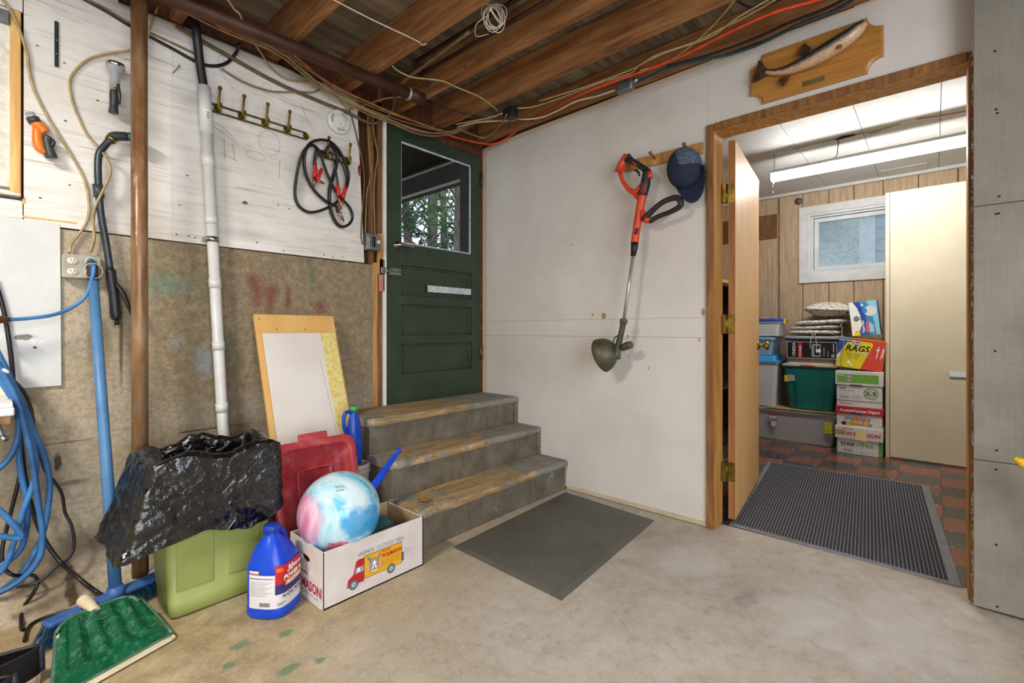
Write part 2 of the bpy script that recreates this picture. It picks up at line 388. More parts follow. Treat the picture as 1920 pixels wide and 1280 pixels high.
mk('white_paint', 'dcdad4', 'ebe9e4', 9, .5)
mk('black_plastic', '101114', '1c1d20', 12, .45)
mk('screw_dark', '2c2a28', '45413c', 20, .5, .6)
def m_glass():
    t = NT('window_glass'); b = t.b
    b.inputs['Transmission Weight'].default_value = 1; b.inputs['Roughness'].default_value = .02; b.inputs['IOR'].default_value = 1.45
    b.inputs['Base Color'].default_value = (.93, .96, .96, 1)
    tr = t.n.new('ShaderNodeBsdfTransparent'); tr.inputs[0].default_value = (.9, .93, .93, 1)
    gl = t.n.new('ShaderNodeBsdfGlossy'); gl.inputs['Roughness'].default_value = .03
    fr = t.n.new('ShaderNodeFresnel'); fr.inputs[0].default_value = 1.25
    mx = t.n.new('ShaderNodeMixShader'); t.lk(fr.outputs[0], mx.inputs[0]); t.lk(tr.outputs[0], mx.inputs[1]); t.lk(gl.outputs[0], mx.inputs[2])
    out = t.n['Material Output']; t.lk(mx.outputs[0], out.inputs[0]); return t.m
MATS['glass'] = m_glass()
# ================================================================== STRUCTURE: GARAGE
struct('floor', bx((-5.6, -5.6, -.15), (.092, .3, 0)), 'floor', 'worn concrete garage floor')
# ---- left wall: concrete below, whitewashed plywood above
CX = -.934                                             # right end of the concrete
wl = struct('wall_left', bx((-5.6, 0, -.1), (CX, .2, 1.425)), 'concrete', 'stained concrete lower wall on the left')
cv = MB()                                              # rough concrete footing sloping out of the wall foot
def cove(u, v):
    x = -5.6+u*(5.6+CX-.3); a = v
    bump = .018*math.sin(x*9.1)+.012*math.sin(x*23.7+1)
    return V((x, .005-(.17+bump)*a**1.25, .13*(1-a)**.8*(1+.8*bump*6*(1-a)*a)))
cv.grid(cove, 140, 8); obj('footing', cv, 'concrete', wl)
PLYT = 2.6
WR = onA(42, 200).x                                    # right side of the left window casing
seam = onA(322, 200).x; pr_top = onA(667, 205).x; pr_bot = onA(681, 492).x
PLYT2 = PLYT; PLYT = 2.402
def ply(poly, y0=-.012, y1=0.0, name='plywood_sheet'):
    m = MB(); m.prism(poly, lambda u, v, d: V((u, d, v)), y0, y1); return obj(name, m, 'plywood', wl)
ply([(WR+.003, 1.55), (WR+.003, 1.43), (seam-.0003, 1.428), (seam-.0003, PLYT), (WR+.003, PLYT)])
ply([(seam+.0003, 1.428), (pr_bot, 1.43), (pr_top, PLYT), (seam+.0003, PLYT)])
zb = onA(20, 365).z
ply([(-3.6, 1.425), (WR, 1.425), (WR, zb-.02), (-3.6, zb-.02)])
ply([(-5.6, 1.425), (-3.62, 1.425), (-3.62, PLYT), (-5.6, PLYT)])
ply([(-3.6, onA(20, 18).z), (WR, onA(20, 18).z), (WR, PLYT), (-3.6, PLYT)])
PLYT = PLYT2
# bare saw cuts at the bottom corner of the window opening
obj('saw_cut', bx((WR-.001, -.014, 1.5), (WR+.006, -.011, zb-.01)), 'pine', wl)
p = onA(142, 419); obj('saw_cut', bx((WR, -.014, p.z-.003), (p.x, -.011, p.z+.003)), 'pine', wl)
# solid wall behind the plywood
wb = MB(); wb.box((-5.6, .09, 1.425), (-3.3, .2, PLYT)); wb.box((WR, .09, 1.425), (CX-.16, .2, PLYT)); wb.box((-3.3, .09, 1.425), (WR, .2, zb-.04)); wb.box((-3.3, .09, onA(20, 40).z), (WR, .2, PLYT))
obj('wall_backing', wb, 'dark_wood', wl)
def scribble(pts, r=.0007):
    return MB().tube([onA(px, py, .0125) for px, py in pts], r, 4, 3)
mk('pencil', '4a4640', '6a655c', 30, .8)
sc_ = MB()
for cx2, cy2, rx2, ry2 in ((505, 268, 20, 22), (480, 292, 18, 8), (500, 165, 8, 9), (415, 120, 6, 16)):
    sc_.tube([onA(cx2+rx2*math.cos(a), cy2+ry2*math.sin(a)+(cx2+rx2*math.cos(a)-cx2)*.3, .0125) for a in [i*6.1/16 for i in range(17)]], .0006, 4, 2)
for l in ([(398, 235), (420, 250), (444, 270)], [(400, 226), (425, 245), (440, 262)], [(565, 195), (575, 222), (590, 245)], [(562, 218), (580, 228)], [(405, 120), (425, 150), (440, 168)], [(420, 262), (422, 298)], [(436, 270), (440, 300)], [(412, 285), (445, 302)], [(525, 300), (523, 335)]):
    sc_.tube([onA(px, py, .0125) for px, py in l], .0008, 4, 3)
obj('pencil_marks', sc_, 'pencil', wl)
# patched white board fixed over the concrete at the far left
p0, p1 = onA(0, 420, .012), onA(115, 420, .012); p2 = onA(115, 722, .012)
m = MB(); m.prism([(-3.4, p2.z-.02), (p1.x, p2.z), (p1.x-.004, p1.z), (-3.4, p1.z)], lambda u, v, d: V((u, d, v)), -.014, -.001)
t = NT('patched_white_board'); c = t.ramp(t.noise(4, 5), [(.3, 'c6c8c5'), (.7, 'd4d4d1')])
q = onA(45, 632); c = t.mix(t.spot((q.x, 0, q.z), (.03, .4, .012), 70, .8, .2), c, '7f7c74')
q = onA(65, 651); c = t.mix(t.spot((q.x, 0, q.z), (.006, .4, .005), 70, .5, .3), c, '2f2d2a')
dent = t.spot((onA(45, 638).x, 0, onA(45, 638).z), (.05, .4, .03), 40, .8, .6)
MATS['patch_board'] = t.done(c, .5, 0, t.math('SUBTRACT', t.noise(14, 5), t.math('MULTIPLY', dent, 2)), .3, .01)
obj('patch_board', m, 'patch_board', wl)
# ---- stud bay between plywood and green door
DZ0, DZ1 = .555, 2.325                                   # door foot and head
DX0, DX1 = -.845, -.03
jm = MB(); jm.box((CX-.2, .088, 1.2), (DX0-.02, .2, PLYT))
sb = struct('wall_stud_bay', jm, 'dark_wood', 'open stud bay beside the green door')
def m_ins():
    t = NT('fibre_insulation'); n = t.noise(14, 7, .7)
    return t.done(t.ramp(n, [(.3, '5d2f22'), (.5, '8f5540'), (.7, 'b98670')]), .95, 0, n, 1, .03, .1)
MATS['insulation'] = m_ins()
ins = MB(); x0, x1 = pr_top-.02, pr_top+.055
ins.grid(lambda u, v: V((x0+(x1-x0)*u, .06-.055*math.sin(math.pi*u)*(1+.5*math.sin(v*23)*math.sin(v*9)), 1.44+v*1.1)), 9, 70)
obj('insulation', ins, 'insulation', sb)
for xa, xb, ya, z0, z1, mt in ((-.965, -.93, .004, 1.2, 2.55, 'stud_wood'), (-.905, -.872, .0, .56, 2.55, 'stud_wood'), (-.932, -.908, -.004, .56, 1.44, 'raw_stud')):
    obj('stud', bx((xa, ya, z0), (xb, .088, z1)), mt, sb)
m = MB(); m.box((-.91, -.012, 1.37), (-.874, .0, 1.62)); obj('split_block', m, 'raw_stud', sb)
obj('corner_bead', bx((CX-.005, -.006, .56), (CX+.004, .09, 1.43)), 'raw_stud', sb)
# ---- green door with its frame
ft = struct('trim_green_door', None)
obj('jamb', bx((DX0-.025, -.012, DZ0), (DX0-.004, .12, DZ1+.03)), 'white_paint', ft)
obj('jamb', bx((DX1+.003, .0, DZ0), (.0, .12, DZ1+.03)), 'dark_wood', ft)
obj('head', bx((DX0-.03, -.002, DZ1+.004), (.0, .12, DZ1+.05)), 'dark_wood', ft)
obj('threshold', bx((DX0-.02, -.01, DZ0-.02), (0, .14, DZ0-.003)), 'step_paint', ft)
obj('header', bx((CX-.2, .02, DZ1+.05), (.1, .2, 2.62)), 'dark_wood', ft)
d1 = struct('door_1', None, None, 'dark green panelled door with a window above the steps')
GX0, GX1, GZ0, GZ1 = onA(752, 300).x, onA(884, 400).x, 1.585, 2.245
PX0, PX1 = GX0, GX1
pz = [(1.253, 1.446), (.996, 1.195), (.748, .937)]
T0, T1 = -.004, .036
def dp(name, x0, z0, x1, z1, y0=T0, y1=T1, mt='green_paint', r=.002):
    return obj(name, MB().bbox((x0, y0, z0), (x1, y1, z1), r), mt, d1)
dp('stile', DX0, DZ0, PX0, DZ1); dp('stile', PX1, DZ0, DX1, DZ1)
zs = [DZ0, .748, .937, .996, 1.195, 1.253, 1.446, GZ0, GZ1, DZ1]
for i in (0, 2, 4, 6, 8): dp('rail', PX0, zs[i], PX1, zs[i+1])
for z0, z1 in pz:
    dp('panel', PX0, z0, PX1, z1, .014, .03)
    mo = MB(); w = .016
    for q in (((PX0, z0), (PX1, z0+w)), ((PX0, z1-w), (PX1, z1)), ((PX0, z0), (PX0+w, z1)), ((PX1-w, z0), (PX1, z1))):
        mo.bbox((q[0][0], .005, q[0][1]), (q[1][0], .02, q[1][1]), .004)
    obj('moulding', mo, 'green_paint', d1)
pane = obj('pane', bx((GX0-.01, .016, GZ0-.01), (GX1+.01, .02, GZ1+.01)), 'glass', d1)
gz = MB()
for q in (((GX0, GZ0), (GX1, GZ0+.012)), ((GX0, GZ1-.012), (GX1, GZ1)), ((GX0, GZ0), (GX0+.01, GZ1)), ((GX1-.01, GZ0), (GX1, GZ1))):
    gz.bbox((q[0][0], .006, q[0][1]), (q[1][0], .016, q[1][1]), .003)
mk('glazing_putty', 'a9b0b0', 'd3d8d8', 40, .5); obj('glazing_bead', gz, 'glazing_putty', d1)
# lever handle
h = onA(744, 460, .004)
hb = MB(); hb.lathe([(.001, 0), (.027, 0), (.027, .006), (.012, .012), (.011, .045), (.0, .047)], Matrix.Translation(h) @ Matrix.Rotation(math.pi/2, 4, 'X'))
hb.tube([h+V((0, -.04, 0)), h+V((.02, -.045, .001)), h+V((.06, -.045, .0)), h+V((.11, -.043, -.004))], [.009, .009, .007, .006], 8)
obj('handle', hb, 'nickel', d1)
for z in (2.16, .86):
    hg = MB(); hg.bbox((DX1-.004, -.014, z-.05), (DX1+.018, -.002, z+.05), .003); hg.tube([(DX1+.004, -.014, z-.052), (DX1+.004, -.014, z+.052)], .007)
    obj('hinge', hg, 'screw_dark' if z > 1 else 'old_brass', d1)
a, b = onA(802, 537, .006), onA(882, 555, .006)
obj('metal_strip', MB().bbox((a.x, -.007, 1.285), (PX1-.01, -.002, 1.33), .002), 'glazing_putty', d1)
lt = MB(); l0 = onA(727, 508, .006); l1 = onA(752, 508, .006)
for dz in (.014, -.014): lt.bbox((l0.x+.01, -.009, l0.z+dz-.004), (l1.x, -.004, l0.z+dz+.004), .001)
lt.tube([(l0.x-.05, -.014, l0.z), (l1.x+.012, -.014, l0.z)], .005); lt.box((l0.x+.012, -.012, l0.z-.02), (l1.x-.004, -.006, l0.z+.02))
obj('slide_bolt', lt, 'steel', d1)
obj('bolt_keeper', MB().bbox((l0.x-.055, -.02, l0.z-.02), (l0.x-.022, -.012, l0.z+.02), .002), 'steel', ft)
mk('pink_paint', 'b07068', 'c98c84', 20, .7); obj('packing_strip', MB().bbox((l0.x-.062, -.012, l0.z-.13), (l0.x-.025, -.001, l0.z+.07), .002), 'pink_paint', ft)
# ---- white wall with the doorway
OY0, OY1, OZ = -2.645, -1.703, 2.054                       # opening
wr = struct('wall_right', None, None, 'white drywall partition with the doorway')
def drywall(poly, x0=0.0, x1=.012): 
    m = MB(); m.prism(poly, lambda u, v, d: V((d, u, v)), x0, x1); return obj('drywall_panel', m, 'drywall', wr)
JT = .035
drywall([(OY1+JT, .012), (-.001, .012), (-.001, 2.396), (-.4, 2.412), (-1.575, 2.427), (OY1+JT, 2.428)])
drywall([(OY0-.6, OZ+JT), (OY1+JT-.0008, OZ+JT), (OY1+JT-.0008, 2.428), (-2.29, 2.428), (-2.29, 2.62), (OY0-.6, 2.62)])
drywall([(-5.6, .012), (OY0-JT-.001, .012), (OY0-JT-.001, 2.62), (-5.6, 2.62)])
bk = MB(); bk.box((.014, OY1+JT, 0), (.1, .1, 2.62)); bk.box((.014, OY0-.6, OZ+JT), (.1, OY1+JT, 2.62)); bk.box((.014, -5.6, 0), (.1, OY0-JT, 2.62))
obj('stud_frame', bk, 'dark_wood', wr)
mk('strip_cream', 'b9a886', 'c9ba9a', 20, .7); obj('bottom_strip', bx((-.006, OY1+JT, .004), (0, -.78, .026)), 'strip_cream', wr)
obj('panelling_board', bx((.1, OY1+.04, 0), (.112, .1, 2.4)), 'plywood', wr)
tr = struct('trim_doorway', None, None, 'rough wooden frame of the open doorway')
def jamb(name, a, b):
    obj(name, bx(a, b), 'jamb_wood', tr)
def edge(a, b): obj('jamb_edge', MB().bbox(a, b, .004), 'jamb_edge_wood', tr)
jamb('jamb', (-.004, OY1, 0), (.125, OY1+JT, OZ+JT)); edge((-.014, OY1+.001, .0), (-.003, OY1+JT+.004, OZ+JT+.002))
jamb('jamb', (-.004, OY0-JT, 0), (.125, OY0, OZ+JT)); edge((-.014, OY0-JT-.004, .0), (-.003, OY0-.001, OZ+JT+.002))
jamb('head', (-.004, OY0, OZ), (.125, OY1, OZ+JT)); edge((-.014, OY0, OZ+.001), (-.003, OY1, OZ+JT+.004))
# ---- cement boards right of the doorway
def m_cem():
    t = NT('cement_board'); w = t.noise(60, 3, .6, sc=(1, 6, .12)); w2 = t.noise(60, 3, .6, sc=(1, .15, 5)); big = t.noise(3, 5)
    c = t.ramp(big, [(.3, '79756c'), (.5, '8a867c'), (.7, '979389')])
    c = t.mix(t.math('MULTIPLY', t.ramp(w, [(.4, 0), (.7, 1)]), .22), c, '6a6458'); c = t.mix(t.math('MULTIPLY', t.ramp(w2, [(.45, 0), (.7, 1)]), .15), c, 'a9a59b')
    return t.done(c, .9, 0, t.math('ADD', w, w2), .35, .003, .2)
MATS['cement'] = m_cem()
CBX = -.075; CBY = OY0-.012
wc = struct('wall_cement', None, None, 'grey cement board wall right of the doorway')
zj1, zj2 = onB(1830, 387, -CBX).z, onB(1830, 861, -CBX).z
for z0, z1 in ((.012, zj2-.001), (zj2+.001, zj1-.001), (zj1+.001, 2.62)):
    obj('cement_panel', MB().bbox((CBX, -3.9, z0), (CBX+.013, CBY, z1), .0015), 'cement', wc)
obj('furring', bx((CBX+.014, -3.9, .05), (-.001, CBY-.03, 2.6)), 'dark_wood', wc)
fr_ = MB()
for i in range(150):                                     # frayed mesh at the cut edge
    z = .03+2.3*random.random(); y = CBY+.001
    fr_.tube([(CBX+.004, y-.004, z), (CBX-.001-random.random()*.003, y+random.random()*.005, z+random.uniform(-.012, .012)), (CBX-.002, y+random.random()*.006, z+random.uniform(-.022, .022))], .0005, 3, 1)
mk('glass_fibre', 'a59d90', 'c0b8aa', 30, .9); o = obj('frayed_mesh', fr_, 'glass_fibre', wc); o['kind'] = 'stuff'
for px, py in ((1866, 96), (1868, 205), (1870, 212), (1874, 368), (1868, 401), (1873, 400), (1866, 658), (1869, 844), (1868, 880), (1868, 1021), (1870, 1137)):
    p = onB(px, py, -CBX); s_ = MB(); s_.lathe([(.0, .0022), (.0035, .002), (.004, 0)], Matrix.Translation(p) @ Matrix.Rotation(-math.pi/2, 4, 'Y'), 10); obj('screw', s_, 'screw_dark', wc)
# ---- rest of the garage around and behind the photographer
mk('plain_wall', 'b9b4aa', 'cbc6bc', 4, .8)
struct('wall_far_left', bx((-5.75, -5.7, 0), (-5.6, .2, 2.62)), 'plain_wall')
wf = MB(); wf.box((-5.75, -5.75, 0), (-5.1, -5.6, 2.62)); wf.box((-1.7, -5.75, 0), (.1, -5.6, 2.62)); wf.box((-5.1, -5.75, 2.45), (-1.7, -5.6, 2.62))
struct('wall_front', wf, 'plain_wall')
# ---- garage ceiling: joists and boards
JB, JTOP = 2.40, 2.588
cl = struct('ceiling', bx((-5.75, -5.75, 2.612), (.1, .2, 2.7)), 'dark_wood', 'old boards and joists overhead')
bw = .145; random.seed(3); bmesh_cache = {}
y = .08; k = 0
while y > -3.2:
    cuts = [-5.6]+sorted(random.uniform(-4.8, -.4) for _ in range(2))+[.0]
    for i in range(3):
        if cuts[i+1]-cuts[i] < .05: continue
        dz = random.uniform(0, .004)
        obj('board', bx((cuts[i]+.0015, y-bw+.003, JTOP+dz), (cuts[i+1]-.0015, y, 2.611)), 'subfloor', cl)
    y -= bw; k += 1
obj('boarding', bx((-5.6, -5.6, JTOP), (0, y, 2.611)), 'subfloor', cl)
JX = [-.0, -.43, -.755, -1.105, -1.512, -1.92, -2.33, -2.74, -3.15, -3.56, -3.97, -4.38, -4.79, -5.2]
for i, x in enumerate(JX):
    wdt = .045
    jo = MB().bbox((x-wdt, -5.6, JB+(0 if i else .03)), (x, .03 if i < 1 else .085, JTOP-.001), .004)
    obj('joist', jo, 'joist', cl)
for x0, x1 in zip(JX[1:], JX[:-1]):                       # solid blocking on top of the wall plate
    if x0 < -3: break
    obj('blocking', bx((x0+.001, .001, JB-.04 if x0 < -1 else JB+.03), (x1-.046, .06, JTOP-.002)), 'dark_wood', cl)
obj('wall_plate', bx((CX, -.0, 2.375), (0, .03, 2.43)), 'dark_wood', cl)
obj('ledger', MB().bbox((-.04, -5.6, 2.3), (-.001, -.03, 2.345), .003) if False else MB().bbox((.013, -2.6, 2.36), (.05, -.0, 2.43), .003), 'dark_wood', cl)
# ================================================================== ROOM BEYOND THE DOORWAY
RX, RY0, RY1, RZ = 2.9, -3.5, -.35, 2.405
def m_tile(name, a, b, s):
    t = NT(name); g = t.noise(16, 6, .7, sc=(.35, 2.2, 1), dist=1.2)
    rnd = t.n.new('ShaderNodeObjectInfo').outputs['Random']
    c = t.mix(rnd, a, b)
    c = t.mix(t.math('MULTIPLY', t.ramp(g, [(.6, 0), (.66, 1)]), .8), c, s)
    MATS[name] = t.done(c, .22, 0, g, .03, .002)
m_tile('tile_red', '744034', '8c5444', 'd2bca8'); m_tile('tile_black', '33363a', '4a4c4c', 'a8aca0')
rf = struct('floor_room', bx((.093, RY0-.1, -.15), (RX+.1, RY1+.1, -.004)), 'dark_wood', 'checkered red and black tile floor of the back room')
TS = .2286; tm = {}
ix = 0; x = .094
while x < RX:
    y = RY0; iy = 0
    while y < RY1:
        key = (ix+iy) % 2
        if key not in tm: tm[key] = MB().box((-TS/2+.0006, -TS/2+.0006, -.004), (TS/2-.0006, TS/2-.0006, 0)).mesh('tile')
        o = obj('tile', tm[key], ('tile_red', 'tile_black')[key], rf); o.matrix_parent_inverse = Matrix.Identity(4)
        o.location = (x+TS/2, y+TS/2, random.uniform(-.0003, .0003)); y += TS; iy += 1
    x += TS; ix += 1
def m_panel():
    t = NT('tan_panelling'); g = t.noise(18, 6, .65, sc=(3, 3, .3))
    return t.done(t.ramp(g, [(.3, 'a88f72'), (.5, 'bfa688'), (.7, 'ceb89b')]), .6, 0, g, .4, .004)
MATS['panelling'] = m_panel()
wbk = struct('wall_back', bx((RX+.012, RY0-.1, -.1), (RX+.1, -2.9, RZ+.1)), 'dark_wood', 'tan grooved panelling wall of the back room')
WY0, WY1, WZ0, WZ1 = -2.62, -1.625, 1.565, 2.165            # window opening in the back wall
bkm = MB(); bkm.box((RX+.012, -2.9, -.1), (RX+.1, WY0, RZ+.1)); bkm.box((RX+.012, WY1, -.1), (RX+.1, RY1+.1, RZ+.1)); bkm.box((RX+.012, WY0, -.1), (RX+.1, WY1, WZ0)); bkm.box((RX+.012, WY0, WZ1), (RX+.1, WY1, RZ+.1))
obj('wall_backing', bkm, 'dark_wood', wbk)
gy = onA  # grooves of the panelling, read off the photograph
grv = sorted([hit(px, 560, 0, RX).y for px in (1461, 1505, 1554, 1601, 1656)]+[RY0, -3.3, -3.1, -2.9, -2.7, -2.45, -1.36, -1.15, -.95, -.75, -.55, RY1])
for a_, b_ in zip(grv[:-1], grv[1:]):
    segs = [(0, RZ)]
    if a_ < WY1 and b_ > WY0: segs = [(0, WZ0), (WZ1, RZ)]
    for z0, z1 in segs:
        yb = b_
        obj('plank', MB().bbox((RX, a_+.003, z0), (RX+.011, yb-.003, z1), .002), 'panelling', wbk)
obj('nailing_board', bx((RX-.022, hit(1420, 415, 0, RX).y+.4, 1.97), (RX-.001, hit(1457, 415, 0, RX).y, hit(1440, 404, 0, RX).z)), 'stud_wood', wbk)
struct('wall_room_left', bx((.1, RY1, -.1), (RX+.1, RY1+.1, RZ+.1)), 'panelling')
struct('wall_room_right', bx((.1, RY0-.1, -.1), (RX+.1, RY0, RZ+.1)), 'panelling')
# ceiling panels
rc = struct('ceiling_room', bx((.1, RY0-.1, RZ+.012), (RX+.1, RY1+.1, RZ+.1)), 'dark_wood', 'white panelled ceiling of the back room')
def m_wc():
    t = NT('white_ceiling_panel'); n = t.noise(3, 5)
    return t.done(t.ramp(n, [(.3, 'd2d2d0'), (.7, 'e2e2e0')]), .6, 0, t.noise(60, 3), .05, .003)
MATS['white_ceiling'] = m_wc()
ys = [RY1, -.9, -1.38, -1.78, -2.18, -2.58, -2.98, RY0]
for a_, b_ in zip(ys[1:], ys[:-1]):
    cut = random.uniform(.5, 2.4)
    for x0, x1 in ((.1, cut), (cut, RX)): obj('ceiling_panel', MB().bbox((x0+.0015, a_+.0015, RZ), (x1-.0015, b_-.0015, RZ+.011), .001), 'white_ceiling', rc)
obj('crown_strip', MB().bbox((RX-.04, RY0, RZ-.03), (RX, RY1, RZ), .006), 'white_ceiling', rc)
mk('torn_paper', 'b79a7c', 'c9b094', 20, .8); mk('red_paint', '9c2f26', 'b5453a', 20, .6); mk('dark_hole', '3a2c22', '4b3a2c', 20, .9)
cm = lambda u, v, d=0: V((u, v, RZ-.0006-d))
def strip(pts, mat, name, w):
    out = []; L = [onF(px, py, RZ) for px, py in pts]
    up = []; dn = []
    for i, p in enumerate(L):
        wv = w*random.uniform(.6, 1.2); up.append((p.x+wv, p.y)); dn.append((p.x-wv, p.y))
    return decal(up+dn[::-1], cm, mat, rc, 0, name)
strip([(1487, 279), (1520, 271), (1560, 262), (1600, 253), (1650, 243), (1688, 232)], 'torn_paper', 'torn_patch', .02)
strip([(1566, 262), (1580, 257), (1604, 252)], 'dark_hole', 'ceiling_hole', .03)
strip([(1718, 223), (1760, 217), (1812, 208)], 'red_paint', 'paint_stripe', .012)
strip([(1630, 250), (1650, 246)], 'red_paint', 'paint_stripe', .008)
h0, h1 = onF(1652, 325, RZ), onF(1738, 301, RZ)
hm = MB(); hm.bbox((h0.x-.1, h1.y, RZ-.006), (h0.x+.12, h0.y, RZ-.001), .002); obj('access_hatch', hm, 'white_ceiling', rc)
# window in the back wall
wn = struct('window_1', None, None, 'white framed basement window in the tan wall')
mk('white_casing', 'd9dadb', 'e6e7e8', 12, .5); mk('white_vinyl', 'd4dade', 'e4e8ea', 10, .35); mk('grey_gasket', '4a4d52', '5c6066', 10, .6)
cw = .075
for a, b in (((WY0-cw, WZ0-cw), (WY1+cw, WZ0)), ((WY0-cw, WZ1), (WY1+cw, WZ1+cw)), ((WY0-cw, WZ0), (WY0, WZ1)), ((WY1, WZ0), (WY1+cw, WZ1))):
    obj('casing', MB().bbox((RX-.02, a[0], a[1]), (RX-.0005, b[0], b[1]), .002), 'white_casing', wn)
def ring(x0, x1, ins, w, mt, name):
    for a, b in (((WY0+ins, WZ0+ins), (WY1-ins, WZ0+ins+w)), ((WY0+ins, WZ1-ins-w), (WY1-ins, WZ1-ins)), ((WY0+ins, WZ0+ins+w), (WY0+ins+w, WZ1-ins-w)), ((WY1-ins-w, WZ0+ins+w), (WY1-ins, WZ1-ins-w))):
        obj(name, MB().bbox((x0, a[0], a[1]), (x1, b[0], b[1]), .002), mt, wn)
ring(RX-.01, RX+.1, 0, .022, 'white_vinyl', 'frame'); ring(RX+.02, RX+.1, .022, .018, 'white_vinyl', 'stop'); ring(RX+.045, RX+.08, .042, .04, 'white_vinyl', 'sash'); ring(RX+.042, RX+.06, .04, .004, 'grey_gasket', 'gasket')
t = NT('cloudy_glass'); nz = t.noise(60, 5, .7, dist=1); tr_ = t.n.new('ShaderNodeBsdfTransparent'); tr_.inputs[0].default_value = (.9, .95, .95, 1)
df = t.n.new('ShaderNodeBsdfTranslucent'); df.inputs[0].default_value = (.75, .8, .8, 1); mx = t.n.new('ShaderNodeMixShader')
t.lk(t.ramp(nz, [(.3, .12), (.7, .35)]), mx.inputs[0]); t.lk(tr_.outputs[0], mx.inputs[1]); t.lk(df.outputs[0], mx.inputs[2]); t.lk(mx.outputs[0], t.n['Material Output'].inputs[0]); MATS['cloudy_glass'] = t.m
obj('pane', bx((RX+.06, WY0+.08, WZ0+.08), (RX+.064, WY1-.08, WZ1-.08)), 'cloudy_glass', wn)
# window far left in the garage wall
w2 = struct('window_2', None, None, 'pine framed window at the far left edge')
za, zt = onA(20, 362).z, onA(20, 20).z
a = onA(18, 300).x
obj('casing', MB().bbox((a, -.02, za), (WR-.004, .06, zt), .003), 'pine', w2)
mk('flaking_white', 'cfc8ba', 'e6e2d8', 40, .7, bump=.4); obj('stop', bx((a-.03, -.012, za+.02), (a, .05, zt)), 'flaking_white', w2)
obj('sash', MB().bbox((a-.075, .0, za+.02), (a-.03, .04, zt), .003), 'pine', w2)
obj('sill', MB().bbox((-3.3, -.03, za-.012), (WR-.004, .06, za), .003), 'flaking_white', w2)
obj('casing', MB().bbox((-3.32, -.02, za), (-3.26, .06, zt), .003), 'pine', w2); obj('pane', bx((-3.26, .02, za), (a-.07, .024, zt)), 'glass', w2)
p = onA(8, 38); obj('shade_bracket', MB().bbox((p.x-.05, -.035, p.z-.02), (p.x+.012, -.012, p.z+.025), .003), 'dull_steel', w2)
# ================================================================== STEPS, DOORS, MATS
SX0, SX1 = -1.18, -.004
st = thing('staircase', 'three worn grey-painted wooden steps leading up to the green door', 'steps', (-.6, -.4, 0))
tops = [(.19, -.79), (.375, -.57), (.56, -.365)]
back = [-.535, -.335, -.012]
for (z, y), yb in zip(tops, back):
    tr_ = MB(); n = 40
    prof = [(yb, z-.04), (y+.012, z-.042), (y+.003, z-.034), (y, z-.02), (y+.003, z-.007), (y+.013, z-.0005), (yb, z)]
    def tf(u, v, P=prof):
        q = P[int(round(v*6))]; x = SX0+(SX1-SX0)*u; e = 0
        e = .004*math.sin(x*17+z*40)+.003*math.sin(x*41) if q[0] < yb-.1 else 0
        e2 = min(1, (x-SX0)/.03); yy = q[0]+(e if q[0] < -.01 else 0)+(.02*(1-e2)**2 if q[0] < yb-.08 else 0)
        return V((x, yy, q[1]-(.003*math.sin(x*9+2) if q[1] > z-.012 and q[0] < yb-.1 else 0)*.6))
    tr_.grid(tf, n, 7, False)
    b = len(tr_.v)-7*n; tr_.f += [tuple(b+j*n for j in range(7)), tuple(b+j*n+n-1 for j in range(7)), ]; tr_.sm += [False, False]
    tr_.f += [(b+i, b+i+1, b+6*n+i+1, b+6*n+i) for i in range(n-1)]; tr_.sm += [False]*(n-1)
    obj('tread', tr_, 'tread', st)
zz = 0
for (z, y), zb in zip(tops, (0.002, .19, .375)):
    obj('riser', MB().bbox((SX0+.02, y+.022, zb), (SX1, y+.045, z-.041), .003), 'step_paint', st)
    obj('side_panel', MB().bbox((SX0+.012, y+.024, .002), (SX0+.03, -.004 if y > -.4 else y+.26, z-.041), .003), 'step_paint', st)
for (z, y), zb in zip(tops[1:], (.19, .375)): obj('edge_strip', MB().bbox((SX1-.03, y+.006, zb+.001), (SX1-.001, y+.021, z-.043), .002), 'step_paint', st)
# dry leaf on the lowest tread
lf = MB(); lc = onF(797, 938, .193); pts = []
for i in range(40):
    a = 2*math.pi*i/40; r = .031*(1+.38*abs(math.sin(2.5*a))**1.5-.25*abs(math.cos(5*a))); pts.append((r*math.cos(a), r*.9*math.sin(a)))
lf.add([lc]+[lc+V((x, y, .004+.005*math.sin(3*i)+.002*(i % 2))) for i, (x, y) in enumerate(pts)], [(0, 1+i, 1+(i+1) % 40) for i in range(40)], True)
lft = thing('dry_leaf', 'curled brown dry leaf lying on the lowest step', 'leaf', lc)
mk('leaf_brown', '9a6a2f', 'b98a4c', 60, .7); obj('blade', lf, 'leaf_brown', lft)
obj('stem', MB().tube([lc+V((.0, 0, .005)), lc+V((.012, -.02, .02)), lc+V((.02, -.03, .032))], .0007, 5), 'leaf_brown', lft)
